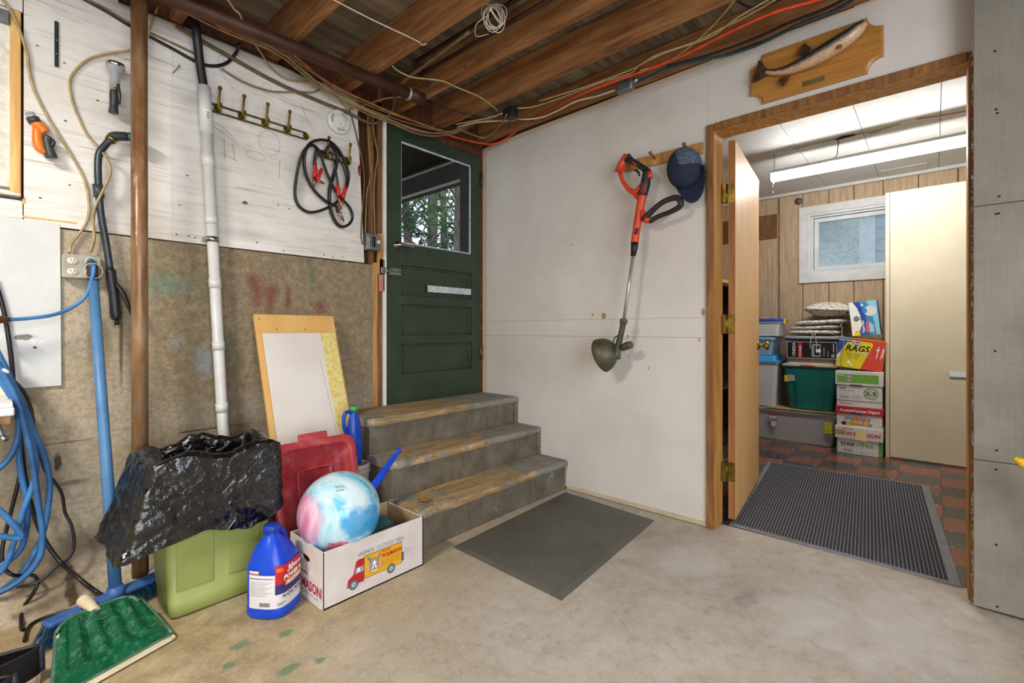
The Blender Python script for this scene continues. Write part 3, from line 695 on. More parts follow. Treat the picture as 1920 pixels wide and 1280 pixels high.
# rubber mat
def m_mat():
    t = NT('grey_rubber_mat'); n = t.noise(2.4, 5); c = t.ramp(n, [(.3, '4f4d46'), (.6, '5c5b54'), (.8, '67665f')])
    c = t.mix(t.math('MULTIPLY', t.ramp(t.noise(120, 2), [(.69, 0), (.73, 1)]), .8), c, 'b8b6ac')
    return t.done(c, .55, 0, t.noise(220, 3), .25, .003)
MATS['mat_rubber'] = m_mat()
mc = [(-.063, -.812), (-.106, -1.424), (-1.052, -1.492), (-1.035, -.852)]
mm = MB(); cx_ = sum(p[0] for p in mc)/4; cy_ = sum(p[1] for p in mc)/4
inn = [(cx_+(x-cx_)*.955, cy_+(y-cy_)*.93) for x, y in mc]
mm.add([(x, y, .0008) for x, y in mc]+[(x, y, .003) for x, y in mc]+[(x, y, .011) for x, y in inn], [(3, 2, 1, 0)]+[(i, (i+1) % 4, 4+(i+1) % 4, 4+i) for i in range(4)]+[(4+i, 4+(i+1) % 4, 8+(i+1) % 4, 8+i) for i in range(4)]+[(8, 9, 10, 11)])
one('rubber_mat', mm, 'mat_rubber', 'plain grey rubber mat on the concrete in front of the steps', 'mat')
# ribbed entrance mat in the doorway
rm = thing('entrance_mat', 'dark grey ribbed entrance mat lying in the doorway', 'mat', (.85, -2.1, .0))
k4 = [V((.105, -1.742, 0)), V((.08, -2.632, 0)), V((1.621, -2.525, 0)), V((1.568, -1.582, 0))]
bil = lambda u, v, z: (k4[0]*(1-u)*(1-v)+k4[1]*u*(1-v)+k4[2]*u*v+k4[3]*(1-u)*v)+V((0, 0, z))
mk('mat_border', '6a6b72', '7c7d84', 20, .5)
bm_ = MB(); q = [bil(u, v, .0008) for u, v in ((0, 0), (1, 0), (1, 1), (0, 1))]+[bil(u, v, .005) for u, v in ((.002, .002), (.998, .002), (.998, .998), (.002, .998))]
bm_.add(q, [(3, 2, 1, 0), (4, 5, 6, 7)]+[(i, (i+1) % 4, 4+(i+1) % 4, 4+i) for i in range(4)]); obj('border', bm_, 'mat_border', rm)
def m_pile(name, a, b):
    t = NT(name); n = t.noise(330, 4, .8); MATS[name] = t.done(t.ramp(n, [(.3, a), (.55, b), (.8, '6f6f76')]), .95, 0, n, .8, .004, .1)
m_pile('mat_pile', '2a2b30', '47484f'); m_pile('mat_rib_pale', '6c6c72', '8e8d92')
pl = MB(); pb = MB(); NR = 58
for i in range(NR):
    u0 = .035+.925*i/NR; du = .925/NR
    for mb_, a0, a1, z in ((pb, u0, u0+du*.7, .010), (pl, u0+du*.7, u0+du, .0094)):
        vv = [bil(a0, .02, .005), bil(a1, .02, .005), bil(a1, .975, .005), bil(a0, .975, .005), bil(a0, .022, z), bil(a1, .022, z), bil(a1, .973, z), bil(a0, .973, z)]
        mb_.add(vv, [(4, 5, 6, 7)]+[(j, (j+1) % 4, 4+(j+1) % 4, 4+j) for j in range(4)])
o = obj('pile_ribs', pb, 'mat_pile', rm); o['kind'] = 'stuff'; o = obj('rib_grooves', pl, 'mat_rib_pale', rm); o['kind'] = 'stuff'
# wooden door, swung open into the back room
d2 = struct('door_2', None, None, 'plain honey-coloured wooden door standing open'); d2.location = (.132, -1.766, 0); ang = math.radians(6.6); d2.rotation_euler = (0, 0, ang)
DL = .835
obj('leaf', MB().bbox((0, .0, .025), (DL, .035, 2.035), .0015), 'door_veneer', d2, True)
wood('door_edge_wood', '7a4a22', '946031', 'a87541', rough=.6)
obj('edge_band', bx((-.0008, .001, .026), (.0, .034, 2.034)), 'door_edge_wood', d2, True)
kb = MB(); Mk = Matrix.Translation((DL-.045, 0, .925)) @ Matrix.Rotation(math.pi/2, 4, 'X')
kb.lathe([(.0, 0), (.03, .0), (.031, .004), (.024, .008), (.011, .012), (.009, .03), (.014, .036), (.026, .042), (.029, .052), (.027, .062), (.018, .067), (.0, .068)], Mk, 24); obj('knob', kb, 'brass', d2, True)
for z in (1.755, 1.06, .275):
    hg = MB(); hg.bbox((-.003, .002, z-.05), (-.0009, .033, z+.05), .0005); hg.bbox((-.028, .062, z-.05), (-.022, .066, z+.05), .0005)
    hg.tube([(-.006, .043, z-.052), (-.006, .043, z+.052)], .006); hg.box((-.004, .033, z-.05), (-.002, .043, z+.05)); hg.box((-.024, .043, z-.05), (-.006, .063, z+.05))
    for dz in (-.035, 0, .035): hg.lathe([(.0, .001), (.003, .0008), (.0035, 0)], Matrix.Translation((-.003, .018, z+dz)) @ Matrix.Rotation(-math.pi/2, 4, 'Y'), 8)
    obj('hinge', hg, 'old_brass', d2, True)
# ================================================================== PIPES AND CABLES
def m_rust():
    t = NT('copper_pipe_brown'); n = t.noise(6, 6, .65, sc=(3, 3, .6)); x, y, z = t.sep()
    c = t.ramp(n, [(.3, '5c3d29'), (.5, '86613f'), (.7, 'ab8a68')])
    pat = t.math('MULTIPLY', t.ramp(t.noise(9, 5), [(.45, 0), (.65, 1)]), t.math('SUBTRACT', 1.0, t.math('MULTIPLY', t.math('ABSOLUTE', t.math('SUBTRACT', z, .85)), 2.6), clamp=True))
    c = t.mix(t.math('MULTIPLY', pat, .6), c, '77806a')
    wp = t.math('MULTIPLY', t.ramp(t.noise(12, 5, .7, sc=(2, 2, .5)), [(.56, 0), (.62, 1)]), t.math('SUBTRACT', 1.0, t.math('MULTIPLY', t.math('ABSOLUTE', t.math('SUBTRACT', z, 1.5)), 2.2), clamp=True))
    c = t.mix(t.math('MULTIPLY', wp, .7), c, 'cfc6ba')
    return t.done(c, .33, .15, n, .08, .003)
MATS['copper_brown'] = m_rust()
mk('iron_pipe', '3e2519', '5a3a2a', 7, .55, .3); mk('pvc', 'cacac7', 'd8d7d3', 9, .35); mk('solder', 'a49b8c', 'c6beb0', 30, .4, .6)
cp = onA(263, 700, .2)
m = MB(); m.tube([(cp.x, cp.y, .055), (cp.x-.002, cp.y, 1.3), (cp.x-.004, cp.y, 2.58)], .0275, 20, 1); one('copper_pipe', m, 'copper_brown', 'thick brown copper pipe rising from floor to ceiling', 'pipe')
ip = thing('iron_pipe', 'dark brown iron pipe running under the joists along the left wall', 'pipe', onA(560, 92, .3))
L_ = onA(180, -62, .2); R_ = onA(796, 184, .38); R_.z = min(R_.z, 2.36); L_.z = min(L_.z, 2.36)
iL, iR = onF(150, -72, 2.352), onF(772, 178, 2.358)
obj('barrel', MB().tube([iL, iL.lerp(iR, .5), iR], .031, 18, 1), 'iron_pipe', ip)
dv = (iR-iL).normalized(); obj('end_cap', MB().tube([iR-dv*.015, iR+dv*.075], .034, 18, 1), 'iron_pipe', ip)
obj('joint', MB().tube([iR-dv*.03, iR-dv*.014], .036, 16, 1), 'solder', ip)
pv = thing('pvc_pipe', 'white plastic pipe with couplings standing against the concrete wall', 'pipe', onA(420, 830, .06))
pvp = lambda y: onA(383+(y-165)*37/670, y, .055)
Pt, Pb = pvp(165), pvp(990); Pb.z = .16; Pb.y -= .13; Pb.x -= .01
obj('barrel', MB().tube([pvp(175), pvp(800), Pb], .0235, 18, 1), 'pvc', pv)
for y0, y1 in ((162, 250), (290, 312), (405, 420), (522, 540), (640, 656), (755, 772)): obj('coupling', MB().tube([pvp(y0), pvp(y1)], .0262, 18, 1), 'pvc', pv)
obj('elbow', MB().tube([Pb+V((0, .01, .03)), V((Pb.x, Pb.y-.005, .12)), V((Pb.x-.06, Pb.y-.01, .075)), V((-2.03, -.245, .075)), V((-2.06, -.25, .06)), V((-2.062, -.25, .02))], [.0235, .026, .024, .024, .03, .03], 16), 'pvc', pv)
cl_ = pvp(449); obj('strap_clamp', MB().tube([cl_+V((0, 0, -.012)), cl_+V((0, 0, .012))], .0265, 16, 1).box(cl_+V((-.034, -.004, -.008)), cl_+V((-.026, .04, .008))), 'steel', pv)
mp = plane_map(pvp(200)+V((0, -.0285, 0)), (1, 0, 0), (0, 0, 1))
sy = pvp(218); obj('sticker', MB().grid(lambda u, v: V((sy.x+.0279*math.sin(-.3+.7*u), sy.y-.0279*math.cos(-.3+.7*u), sy.z-.022+.045*v)), 6, 2), 'white_paint', pv)
mk('print_grey', '6a6a6e', '7a7a7e', 20, .6)
for i in range(4): obj('barcode', MB().grid(lambda u, v: V((sy.x+.0282*math.sin(-.15+.4*u), sy.y-.0282*math.cos(-.15+.4*u), sy.z-.018+.035*(i/4)+.005*v)), 4, 2), 'print_grey', pv)
bh = [onF(356, -30, 2.37), onA(362, 15, .12), onA(368, 60, .09), onA(375, 120, .06), pvp(172)]
one('black_hose', MB().tube(bh, .0185, 14), 'black_rubber', 'black rubber hose pushed into the top of the white plastic pipe', 'hose')
def cA(px, py, zc=2.375, off=.03):
    p = onA(px, py, off); return p if p.z < zc else onF(px, py, zc)
def cB(px, py, zc=2.375, off=.03):
    p = onB(px, py, off); return p if p.z < zc else onF(px, py, zc)
mk('tan_cable', '7c6240', '9c7f52', 30, .55); mk('cream_cable', 'a08a5e', 'bda677', 30, .5); mk('white_cable', 'c8bca6', 'ddd4c2', 30, .5)
mk('red_cable', 'c93a1c', 'e2512c', 30, .4); mk('blue_cable', '1e3a48', '2c5264', 30, .45); mk('brown_cable', '5c4a34', '74603f', 30, .6); mk('black_cable', '0c0c0e', '17171a', 30, .4)
def wire(pts, r, mat, label, group=None, name='cable', fn=cA, **kw):
    P = [fn(*q) if not isinstance(q, Vector) else q for q in pts]
    return one(name, MB().tube(P, r, 6, 5, **kw), mat, label, 'cable', group)
BUN = 'tan cables bundled under the joists'; BL = 'tan electrical cable in the bundle running above the green door'
b0 = [(300, -12), (420, 45), (520, 92), (600, 150), (690, 200), (790, 238), (838, 247)]
for k in range(6):
    j = [(px+random.uniform(-4, 4), py+k*4-8+random.uniform(-5, 5), 2.366-.006*k, .03+.012*k) for px, py in b0]
    j[-1] = (835+k*4, 246+k*.6, 2.37, .03+.006*k)
    wire(j+[(870+8*k, 236-3*k, 2.38, .06), (930, 222-k, 2.38, .08)] if k % 2 else j, .0042, 'tan_cable' if k % 3 else 'cream_cable', BL, BUN)
wire([(395, 38), (450, 70), (505, 84), (560, 110), (612, 152), (700, 196), (800, 236), (850, 256), (900, 268), (930, 269, 2.36, .05)]+[onB(955, 256, .02), onB(1000, 222, .025), cB(1090, 176), cB(1200, 135), cB(1280, 104), cB(1360, 64), cB(1450, 24), cB(1540, -2), cB(1640, -40)], .0075, 'red_cable', 'bright red cable running along the joists over both walls')
wire([(150, -5, 2.375, .01), (200, 22, 2.375, .012), (249, 52, 2.375, .012), (320, 90, 2.375, .012), (370, 117, 2.375, .014), (400, 124, 2.375, .016), (425, 118, 2.375, .02), (442, 100, 2.375, .03), (449, 82, 2.375, .05)], .008, 'black_cable', 'thick black cable looping up beneath the iron pipe')
wire([(153, -6, 2.375, .016), (200, 18, 2.375, .016), (249, 46, 2.375, .016), (330, 84, 2.375, .016), (376, 106, 2.375, .016)], .005, 'tan_cable', 'tan cable clipped above the thick black cable on the plywood')
wire([(222, 3, 2.375, .012), (290, 28, 2.375, .012), (340, 48, 2.375, .014), (420, 78, 2.375, .02), (520, 118, 2.375, .03), (600, 160, 2.375, .04)], .0045, 'black_cable', 'thin black cable running along the top of the plywood')
wire([(330, 48), (420, 100), (520, 155), (600, 190), (655, 212), (690, 230), (712, 228), (735, 208), (742, 175), (760, 150, 2.39, .1), (800, 120, 2.39, .1), (880, 60, 2.39, .1)], .0085, 'brown_cable', 'thick grey-brown cable sagging in a loop above the stud bay')
wire([(415, 128), (450, 150), (490, 166), (520, 172), (560, 172), (590, 172), (600, 160), (560, 120)], .004, 'tan_cable', 'thin tan cable sagging across the plywood above the brass hooks')
wire([(425, -4), (440, 18), (450, 28), (462, 60), (480, 85), (510, 128), (540, 148), (590, 155), (615, 160), (640, 190), (655, 205)], .0048, 'cream_cable', 'tan cable dropping over the iron pipe into the bundle')
wire([(620, 200), (650, 205), (690, 195), (720, 185), (760, 180), (775, 172)], .0045, 'cream_cable', 'cream cable curving up to the end of the iron pipe')
wire([(736, 124), (745, 132), (770, 144), (800, 148), (830, 152), (862, 166), (900, 182), (925, 200), (933, 208)], .0042, 'cream_cable', 'cream cable stapled across two joists above the corner')
wire([(790, 189), (840, 205), (900, 218), (950, 224), (1000, 226)], .003, 'black_cable', 'thin black wire from the end of the iron pipe to the corner', fn=lambda a, b: onF(a, b, 2.37))
wire([(942, 212), (920, 220), (880, 228), (855, 233)], .0045, 'cream_cable', 'cream cable entering the black junction box from the left', fn=lambda a, b: onF(a, b, 2.365))
wire([(950, 214), (940, 232), (920, 252), (905, 258), (880, 250), (858, 240)], .0045, 'tan_cable', 'tan cable looping down beside the black junction box', fn=lambda a, b: onF(a, b, 2.33))
# cables along the top of the white wall
B1 = 'cream cables along the top of the white wall'
wire([(970, 203), (1000, 200), (1050, 184), (1120, 157), (1180, 138), (1200, 122), (1250, 98), (1330, 70), (1380, 35), (1440, 0), (1480, -20)], .004, 'cream_cable', 'upper cream cable of the strand above the white wall', B1, fn=cB)
wire([(1010, 190), (1090, 165), (1180, 132), (1230, 104), (1300, 80), (1350, 55), (1400, 30), (1460, -4)], .004, 'cream_cable', 'lower cream cable of the strand above the white wall', B1, fn=cB)
wire([(1200, 132), (1240, 122), (1270, 105), (1300, 82), (1330, 55), (1355, 28), (1378, 0), (1390, -16)], .0035, 'cream_cable', 'cream cable rising from the strand to the joists', fn=cB)
wire([(1155, 168), (1120, 180), (1080, 190), (1040, 210), (1005, 222), (940, 226), (890, 230), (858, 238)], .005, 'white_cable', 'white cable leading from the grey junction box to the left', fn=cB)
wire([(1188, 156), (1215, 145), (1250, 128), (1300, 115), (1360, 104), (1410, 88), (1450, 70), (1500, 45), (1560, 22), (1620, -14)], .0075, 'blue_cable', 'dark blue cable leading from the grey junction box to the right', fn=lambda a, b: cB(a, b, 2.385, .012))
wire([(1250, 124), (1320, 106), (1380, 86), (1430, 66), (1480, 42), (1540, 20), (1600, -10)], .006, 'black_cable', 'black cable clipped above the dark blue cable', fn=lambda a, b: cB(a, b, 2.37, .02))
wire([(1380, 0), (1400, 12), (1420, 14), (1450, 5), (1480, -10)], .005, 'black_cable', 'short black cable looping down between the last joists', fn=lambda a, b: onF(a, b, 2.4))
gb = thing('junction_box', 'grey metal junction box above the white wall', 'junction box', cB(1172, 160)); g = cB(1172, 160, 2.375, .03)
obj('body', MB().bbox((g.x-.02, g.y-.05, g.z-.04), (g.x+.025, g.y+.05, g.z+.04), .012), 'dull_steel', gb); obj('connector', MB().tube([g+V((0, -.045, .0)), g+V((0, -.075, .01))], .012, 10), 'steel', gb)
g = onF(957, 214, 2.36); bb = thing('junction_box', 'small black junction box under the joists in the corner', 'junction box', g)
obj('body', MB().bbox(g-V((.03, .04, .02)), g+V((.03, .04, .035)), .008), 'black_plastic', bb); obj('cover', MB().bbox(g-V((.026, .036, .024)), g+V((.026, .036, -.019)), .002), 'black_plastic', bb)
# copper water pipes, low voltage wire and coil between the joists
for (p_, q_, zz_, lb) in (((776, 118), (960, 8), 2.5, 'upper of two dark copper water pipes between the joists'), ((784, 143), (985, 22), 2.43, 'lower of two dark copper water pipes between the joists')):
    a, b = onF(*p_, zz_), onF(*q_, zz_); d = (b-a).normalized(); d = V((0, -1, 0)); b = a+d*2.2
    cpp = thing('water_pipe', lb, 'pipe', a); obj('barrel', MB().tube([a, b], .011, 12, 1), 'iron_pipe', cpp)
    obj('elbow', MB().tube([a+V((0, -.02, 0)), a, a+V((.02, .012, 0)), a+V((.09, .02, -.002))], .0135, 10), 'iron_pipe', cpp)
ww = [onF(625, 0, 2.42), onF(585, -30, 2.5)]
wire([(600, -14), (630, 2), (700, 38), (760, 66), (784, 78), (792, 84), (800, 82)], .003, 'white_cable', 'thin white wire stretched under the joists to a nail', fn=lambda a, b: onF(a, b, 2.392))
cc = onF(926, 34, 2.385); cl2 = MB(); random.seed(5)
for k in range(9):
    r = .05+.012*random.random(); n = 14; ax1 = V((.75, -.6+random.uniform(-.15, .15), random.uniform(-.1, .1))); ax2 = V((random.uniform(-.3, .1), random.uniform(-.3, .1), -.95))
    off = V([random.uniform(-.01, .01) for _ in range(3)])
    cl2.tube([cc+off+ax1*r*.7*math.cos(2*math.pi*i/n)+ax2*r*1.1*math.sin(2*math.pi*i/n) for i in range(n)], .0019, 5, 3, True)
cl2.tube([cc+V((-.03, 0, 0)), cc+V((-.055, .05, -.03)), cc+V((-.02, .09, -.05)), cc+V((.03, .06, -.03))], .0019, 5); cl2.tube([cc+V((-.045, -.02, .01)), cc+V((0, -.01, .0)), cc+V((.04, .0, -.005))], .005, 6)
one('wire_coil', cl2, 'white_cable', 'coil of thin white wire hanging on the copper pipes', 'wire coil')
# cables down the stud bay into the open switch box
for k, (lb, pts) in enumerate((('leftmost cable running down the stud bay into the switch box', [(655, 205, .016), (664, 235, .02), (672, 270, .02), (681, 310, .02), (683, 350, .018), (679, 400, .018), (677, 440, .018), (680, 458, .02)]),
        ('middle cable running down the stud bay into the switch box', [(689, 212, .02), (690, 250, .02), (693, 300, .02), (695, 330, .02), (688, 360, .02), (686, 400, .02), (685, 440, .02)]),
        ('rightmost cable running down the stud bay into the switch box', [(699, 215, .02), (701, 250, .02), (708, 290, .02), (704, 320, .02), (701, 360, .02), (702, 400, .02), (703, 442, .02)]))):
    wire([onA(a, b, c) for a, b, c in pts], .0042, 'tan_cable' if k else 'brown_cable', lb)
sw = thing('switch_box', 'open metal switch box on the stud beside the green door', 'switch box', onA(697, 455, .02)); s0 = onA(697, 455, .015)
obj('body', MB().bbox(s0+V((-.05, -.03, -.05)), s0+V((.045, .03, .05)), .006), 'dull_steel', sw)
obj('plate', MB().bbox(s0+V((-.04, -.036, -.047)), s0+V((.04, -.03, .047)), .002), 'steel', sw); obj('switch', MB().bbox(s0+V((-.018, -.042, -.03)), s0+V((.002, -.035, .03)), .003), 'black_plastic', sw)
obj('toggle', MB().bbox(s0+V((.016, -.05, -.008)), s0+V((.026, -.035, .012)), .002), 'white_paint', sw)
for dx in (-.03, .03):
    for dz in (-.04, .04): obj('screw', MB().lathe([(0, .003), (.003, .002), (.0035, 0)], Matrix.Translation(s0+V((dx, -.036, dz))) @ Matrix.Rotation(math.pi/2, 4, 'X'), 8), 'steel', sw)
# ================================================================== THINGS ON THE LEFT WALL
mk('hook_brass', '5d4a1c', '83702f', 14, .38, .85)
def rack(name, label, ends, hooks):
    a, b = ends; t_ = thing(name, label, 'coat rack', onA(*a, .02))
    A_, B_ = onA(*a, .022), onA(*b, .022); B_.z = A_.z if abs(B_.z-A_.z) < .05 else B_.z
    d = (B_-A_).normalized(); u = V((0, 0, 1)); h = .017; n = 6
    loop = [A_+u*h, A_.lerp(B_, .5)+u*h, B_+u*h]+[B_+d*h*math.sin(math.pi*i/n)+u*h*math.cos(math.pi*i/n) for i in range(1, n)]+[B_-u*h, A_.lerp(B_, .5)-u*h, A_-u*h]+[A_-d*h*math.sin(math.pi*i/n)-u*h*math.cos(math.pi*i/n) for i in range(1, n)]
    obj('frame', MB().tube(loop, .0042, 8, 1, True), 'hook_brass', t_)
    for q in (A_-d*.005, B_+d*.005): obj('mounting_plate', MB().bbox(q+V((-.012, .004, -.016)), q+V((.012, .021, .016)), .003), 'hook_brass', t_)
    for px, py in hooks:
        p = onA(px, py, .022); p.z = A_.z+(p-A_).dot(d)*d.z
        hk = MB(); hk.bbox(p+V((-.009, -.004, -.022)), p+V((.009, .006, .022)), .003)
        hk.tube([p+V((0, -.005, -.012)), p+V((0, -.03, -.01)), p+V((.0, -.042, .025)), p+V((.002, -.05, .075))], [.006, .006, .0055, .0055], 10); hk.ball(p+V((.002, -.051, .079)), .0095, 12, 8)
        hk.tube([p+V((.004, -.004, -.018)), p+V((.006, -.03, -.026)), p+V((.006, -.042, -.008)), p+V((.006, -.04, .004))], .0055, 10); hk.ball(p+V((.006, -.04, .008)), .009, 12, 8)
        obj('hook', hk, 'hook_brass', t_)
    return t_
rack('hook_rack', 'long brass coat-hook rail on the plywood beside the white pipe', ((392, 199), (572, 254)), ((405, 204), (450, 219), (494, 232), (535, 244)))
rack('hook_rack', 'short brass hook rail carrying the jumper cables', ((603, 288), (652, 301)), ((608, 289), (648, 300)))
sd = thing('smoke_alarm', 'round white smoke alarm on the plywood near the ceiling', 'smoke alarm', onA(633, 230)); c0 = onA(633, 230, .012); Ms = Matrix.Translation(c0) @ Matrix.Rotation(math.pi/2, 4, 'X')
obj('base', MB().lathe([(.0, .0), (.068, 0), (.068, .018), (.06, .028), (.056, .029), (0, .029)], Ms, 36), 'white_paint', sd)
obj('cover', MB().lathe([(.0, .036), (.03, .036), (.036, .034), (.038, .028)], Ms, 32), 'white_paint', sd)
mk('alarm_grey', '9a9aa0', 'b4b4ba', 10, .5)
for a0 in (20, 140, 250):
    sg = MB(); sg.grid(lambda u, v: Ms @ V(((.042+.012*v)*math.cos(math.radians(a0+60*u)), (.042+.012*v)*math.sin(math.radians(a0+60*u)), .0295)), 8, 2); obj('vent', sg, 'alarm_grey', sd)
obj('test_button', MB().lathe([(0, .0375), (.004, .037), (.005, .036)], Ms @ Matrix.Translation((.0, -.018, 0)), 10), 'alarm_grey', sd)
# jumper cables
jc = thing('jumper_cables', 'black jumper cables with red clamps hung in loops on a brass hook', 'jumper cables', onA(612, 300, .06))
def A_l(pts, o0=.04): return [onA(px, py, o0 if len(q) == 0 else q[0]) for px, py, *q in pts]
obj('cable', MB().tube(A_l([(600, 285, .06), (585, 272, .07), (568, 286, .06), (557, 325, .04), (553, 365, .035), (562, 388, .035), (582, 398, .035), (608, 392, .04), (632, 378, .045), (648, 355, .05), (653, 325, .05), (640, 290, .06), (622, 268, .065), (600, 262, .07), (578, 272, .065), (570, 300, .055), (575, 330, .05), (590, 358, .05), (612, 378, .05), (630, 386, .05), (634, 398, .05)], .05), .0075, 8, flat=1.7), 'black_cable', jc)
obj('cable', MB().tube(A_l([(608, 285, .06), (620, 272, .07), (632, 290, .06), (628, 320, .05), (619, 350, .045), (618, 380, .045), (625, 408, .04), (637, 424, .04), (652, 422, .04), (661, 408, .04), (655, 388, .045), (640, 372, .05), (626, 352, .055), (612, 322, .06), (603, 296, .065), (594, 280, .07), (590, 305, .06), (593, 320, .06)], .05), .0075, 8, flat=1.7), 'black_cable', jc)
obj('cable', MB().tube(A_l([(620, 284, .065), (628, 310, .06), (632, 335, .06), (634, 348, .06)]), .0055, 8), 'black_cable', jc)
obj('cable', MB().tube(A_l([(624, 280, .065), (642, 310, .06), (649, 335, .06), (648, 350, .06)]), .0055, 8), 'black_cable', jc)
mk('clamp_red', 'b81d18', 'd8302a', 20, .4); mk('clamp_copper', '9a5f3c', 'c08860', 20, .35, .9)
for (a, b, c) in (((592, 306), (590, 332), (588, 354)), ((603, 316), (595, 338), (608, 344)), ((633, 344), (635, 368), (640, 392)), ((648, 348), (643, 372), (638, 394)), ((637, 388), (636, 398), (645, 415))):
    P0, P1, P2 = onA(*a, .07), onA(*b, .075), onA(*c, .065)
    cg = obj('clamp', MB().tube([P1, P1.lerp(P2, .5), P2], [.009, .008, .004], 8, 1), 'clamp_copper', jc)
    if c != (645, 415):
        obj('grip', MB().tube([P0, P0.lerp(P1, .5), P1], [.0075, .01, .0105], 10, 2), 'clamp_red', cg)
# hose nozzles hanging on nails
mk('nozzle_grey', '8e9296', 'a5a9ad', 12, .4); mk('chrome', 'b4b8bc', 'd0d4d8', 8, .15, 1); mk('orange_plastic', 'd46a14', 'ee8424', 12, .35); mk('dark_grey_plastic', '26282b', '3a3c40', 12, .45); mk('clear_grey', '9a9da0', 'b8bbbe', 10, .2); mk('dark_green_plastic', '12503f', '1c6a54', 12, .4); mk('charcoal_metal', '2a3036', '414950', 12, .35, .5)
nz = thing('spray_nozzle', 'grey and black garden spray nozzle with chrome rim on the plywood', 'spray nozzle', onA(214, 160, .06))
n0, n1, n2 = onA(217, 122, .08), onA(215, 165, .06), onA(213, 212, .055)
ax = (n0-n1).normalized(); qn = ax.to_track_quat('Z', 'Y').to_matrix().to_4x4()
obj('head', MB().lathe([(.016, -.01), (.017, .05), (.024, .062), (.031, .075), (.03, .088), (.0, .088)], Matrix.Translation(n1) @ qn, 20), 'nozzle_grey', nz)
obj('rim', MB().lathe([(.0, .1), (.026, .1), (.031, .096), (.032, .086), (.029, .082)], Matrix.Translation(n1) @ qn, 24), 'chrome', nz)
obj('grip', MB().tube([n1+V((0, 0, .005)), n1.lerp(n2, .3), n1.lerp(n2, .7), n2], [.014, .016, .014, .017], 12), 'dark_grey_plastic', nz)
obj('lever', MB().tube([n1+V((.008, -.014, .012)), n1.lerp(n2, .3)+V((.013, -.014, 0)), n1.lerp(n2, .62)+V((.014, -.006, 0))], [.006, .007, .006], 8, flat=1.5), 'charcoal_metal', nz)
obj('pin', MB().ball(n1+V((0, -.015, -.008)), .006, 8, 6), 'brass', nz)
oz = thing('spray_nozzle', 'orange pistol spray nozzle with dark trigger beside the window', 'spray nozzle', onA(78, 255, .05))
o0, o1, o2, o3 = onA(55, 211, .05), onA(65, 228, .05), onA(85, 248, .05), onA(97, 296, .05)
obj('barrel', MB().tube([o1-V((0, 0, 0)), o1.lerp(o2, .5), o2], [.0165, .018, .017], 14), 'orange_plastic', oz); obj('tip', MB().tube([o0, o1], [.0135, .015], 14, 1), 'clear_grey', oz); obj('collar', MB().tube([o0.lerp(o1, .55), o1+(o1-o0)*.15], .019, 14, 1), 'dark_grey_plastic', oz)
obj('body', MB().tube([onA(70, 240, .05), onA(71, 262, .05), onA(75, 278, .05), onA(86, 286, .05)], [.013, .016, .016, .01], 12), 'orange_plastic', oz)
obj('handle', MB().tube([onA(88, 256, .055), onA(90, 272, .055), o3], [.014, .013, .0185], 12), 'dark_grey_plastic', oz); obj('trigger', MB().tube([onA(84, 254, .06), onA(92, 258, .065), onA(100, 266, .06), onA(98, 274, .06)], .0065, 8), 'charcoal_metal', oz)
wd = thing('watering_wand', 'long black watering wand with a green head hanging on the wall', 'watering wand', onA(200, 400, .06))
wp = [onA(232, 256, .07), onA(214, 258, .07), onA(196, 274, .065), onA(184, 300, .06), (182), onA(188, 390, .055), onA(198, 450, .05), onA(207, 508, .05)]
wp = [q for q in wp if not isinstance(q, int)]
obj('tube', MB().tube(wp, .0125, 12), 'charcoal_metal', wd); obj('coupling', MB().tube([onA(183, 346, .058), onA(186, 370, .057)], .0175, 14, 1), 'dark_grey_plastic', wd)
obj('elbow', MB().tube([onA(205, 265, .07), onA(214, 256, .07), onA(238, 256, .07)], [.016, .019, .018], 12), 'dark_grey_plastic', wd); obj('brass_ring', MB().tube([onA(207, 263, .07), onA(211, 259, .07)], .019, 12, 1), 'brass', wd)
obj('head', MB().tube([onA(236, 256, .07), onA(250, 258, .075), onA(262, 268, .085)], [.016, .02, .034], 14), 'dark_green_plastic', wd)
obj('grip', MB().tube([onA(207, 505, .05), onA(210, 530, .05), onA(214, 555, .05), onA(217, 590, .05), onA(219, 598, .05)], [.017, .018, .0175, .019, .015], 14), 'black_rubber', wd); obj('inlet', MB().tube([onA(219, 597, .05), onA(219, 609, .05)], .008, 10, 1), 'black_plastic', wd)
obj('valve_lever', MB().tube([onA(219, 532, .06), onA(230, 548, .07), onA(240, 570, .075), onA(249, 592, .07)], [.006, .009, .008, .006], 8, flat=1.5), 'black_plastic', wd)
bar = onA(105, 40, .016); bar2 = onA(106, 125, .016)
bk_ = thing('wall_bracket', 'narrow black metal strip screwed to the plywood', 'bracket', bar2)
obj('strip', MB().bbox((bar2.x-.006, -.02, bar2.z), (bar2.x+.006, -.0125, bar.z), .001), 'charcoal_metal', bk_)
for f_ in (.42, .72): obj('slot', MB().lathe([(0, .002), (.003, .0015), (.0035, 0)], Matrix.Translation((bar2.x, -.02, bar.z+(bar2.z-bar.z)*f_)) @ Matrix.Rotation(math.pi/2, 4, 'X'), 8), 'steel', bk_)
a = onA(324, 137, .013); one('wall_nail', MB().tube([a, a+V((-.004, -.04, .012))], .0022, 6, 1).ball(a+V((.0, -.043, .0135)), .004, 8, 5) if False else MB().tube([a, a+V((.018, -.03, .028))], .0022, 6, 1).ball(a+V((.018, -.031, .029)), .0045, 8, 5), 'dull_steel', 'bent steel nail sticking out of the plywood', 'nail')
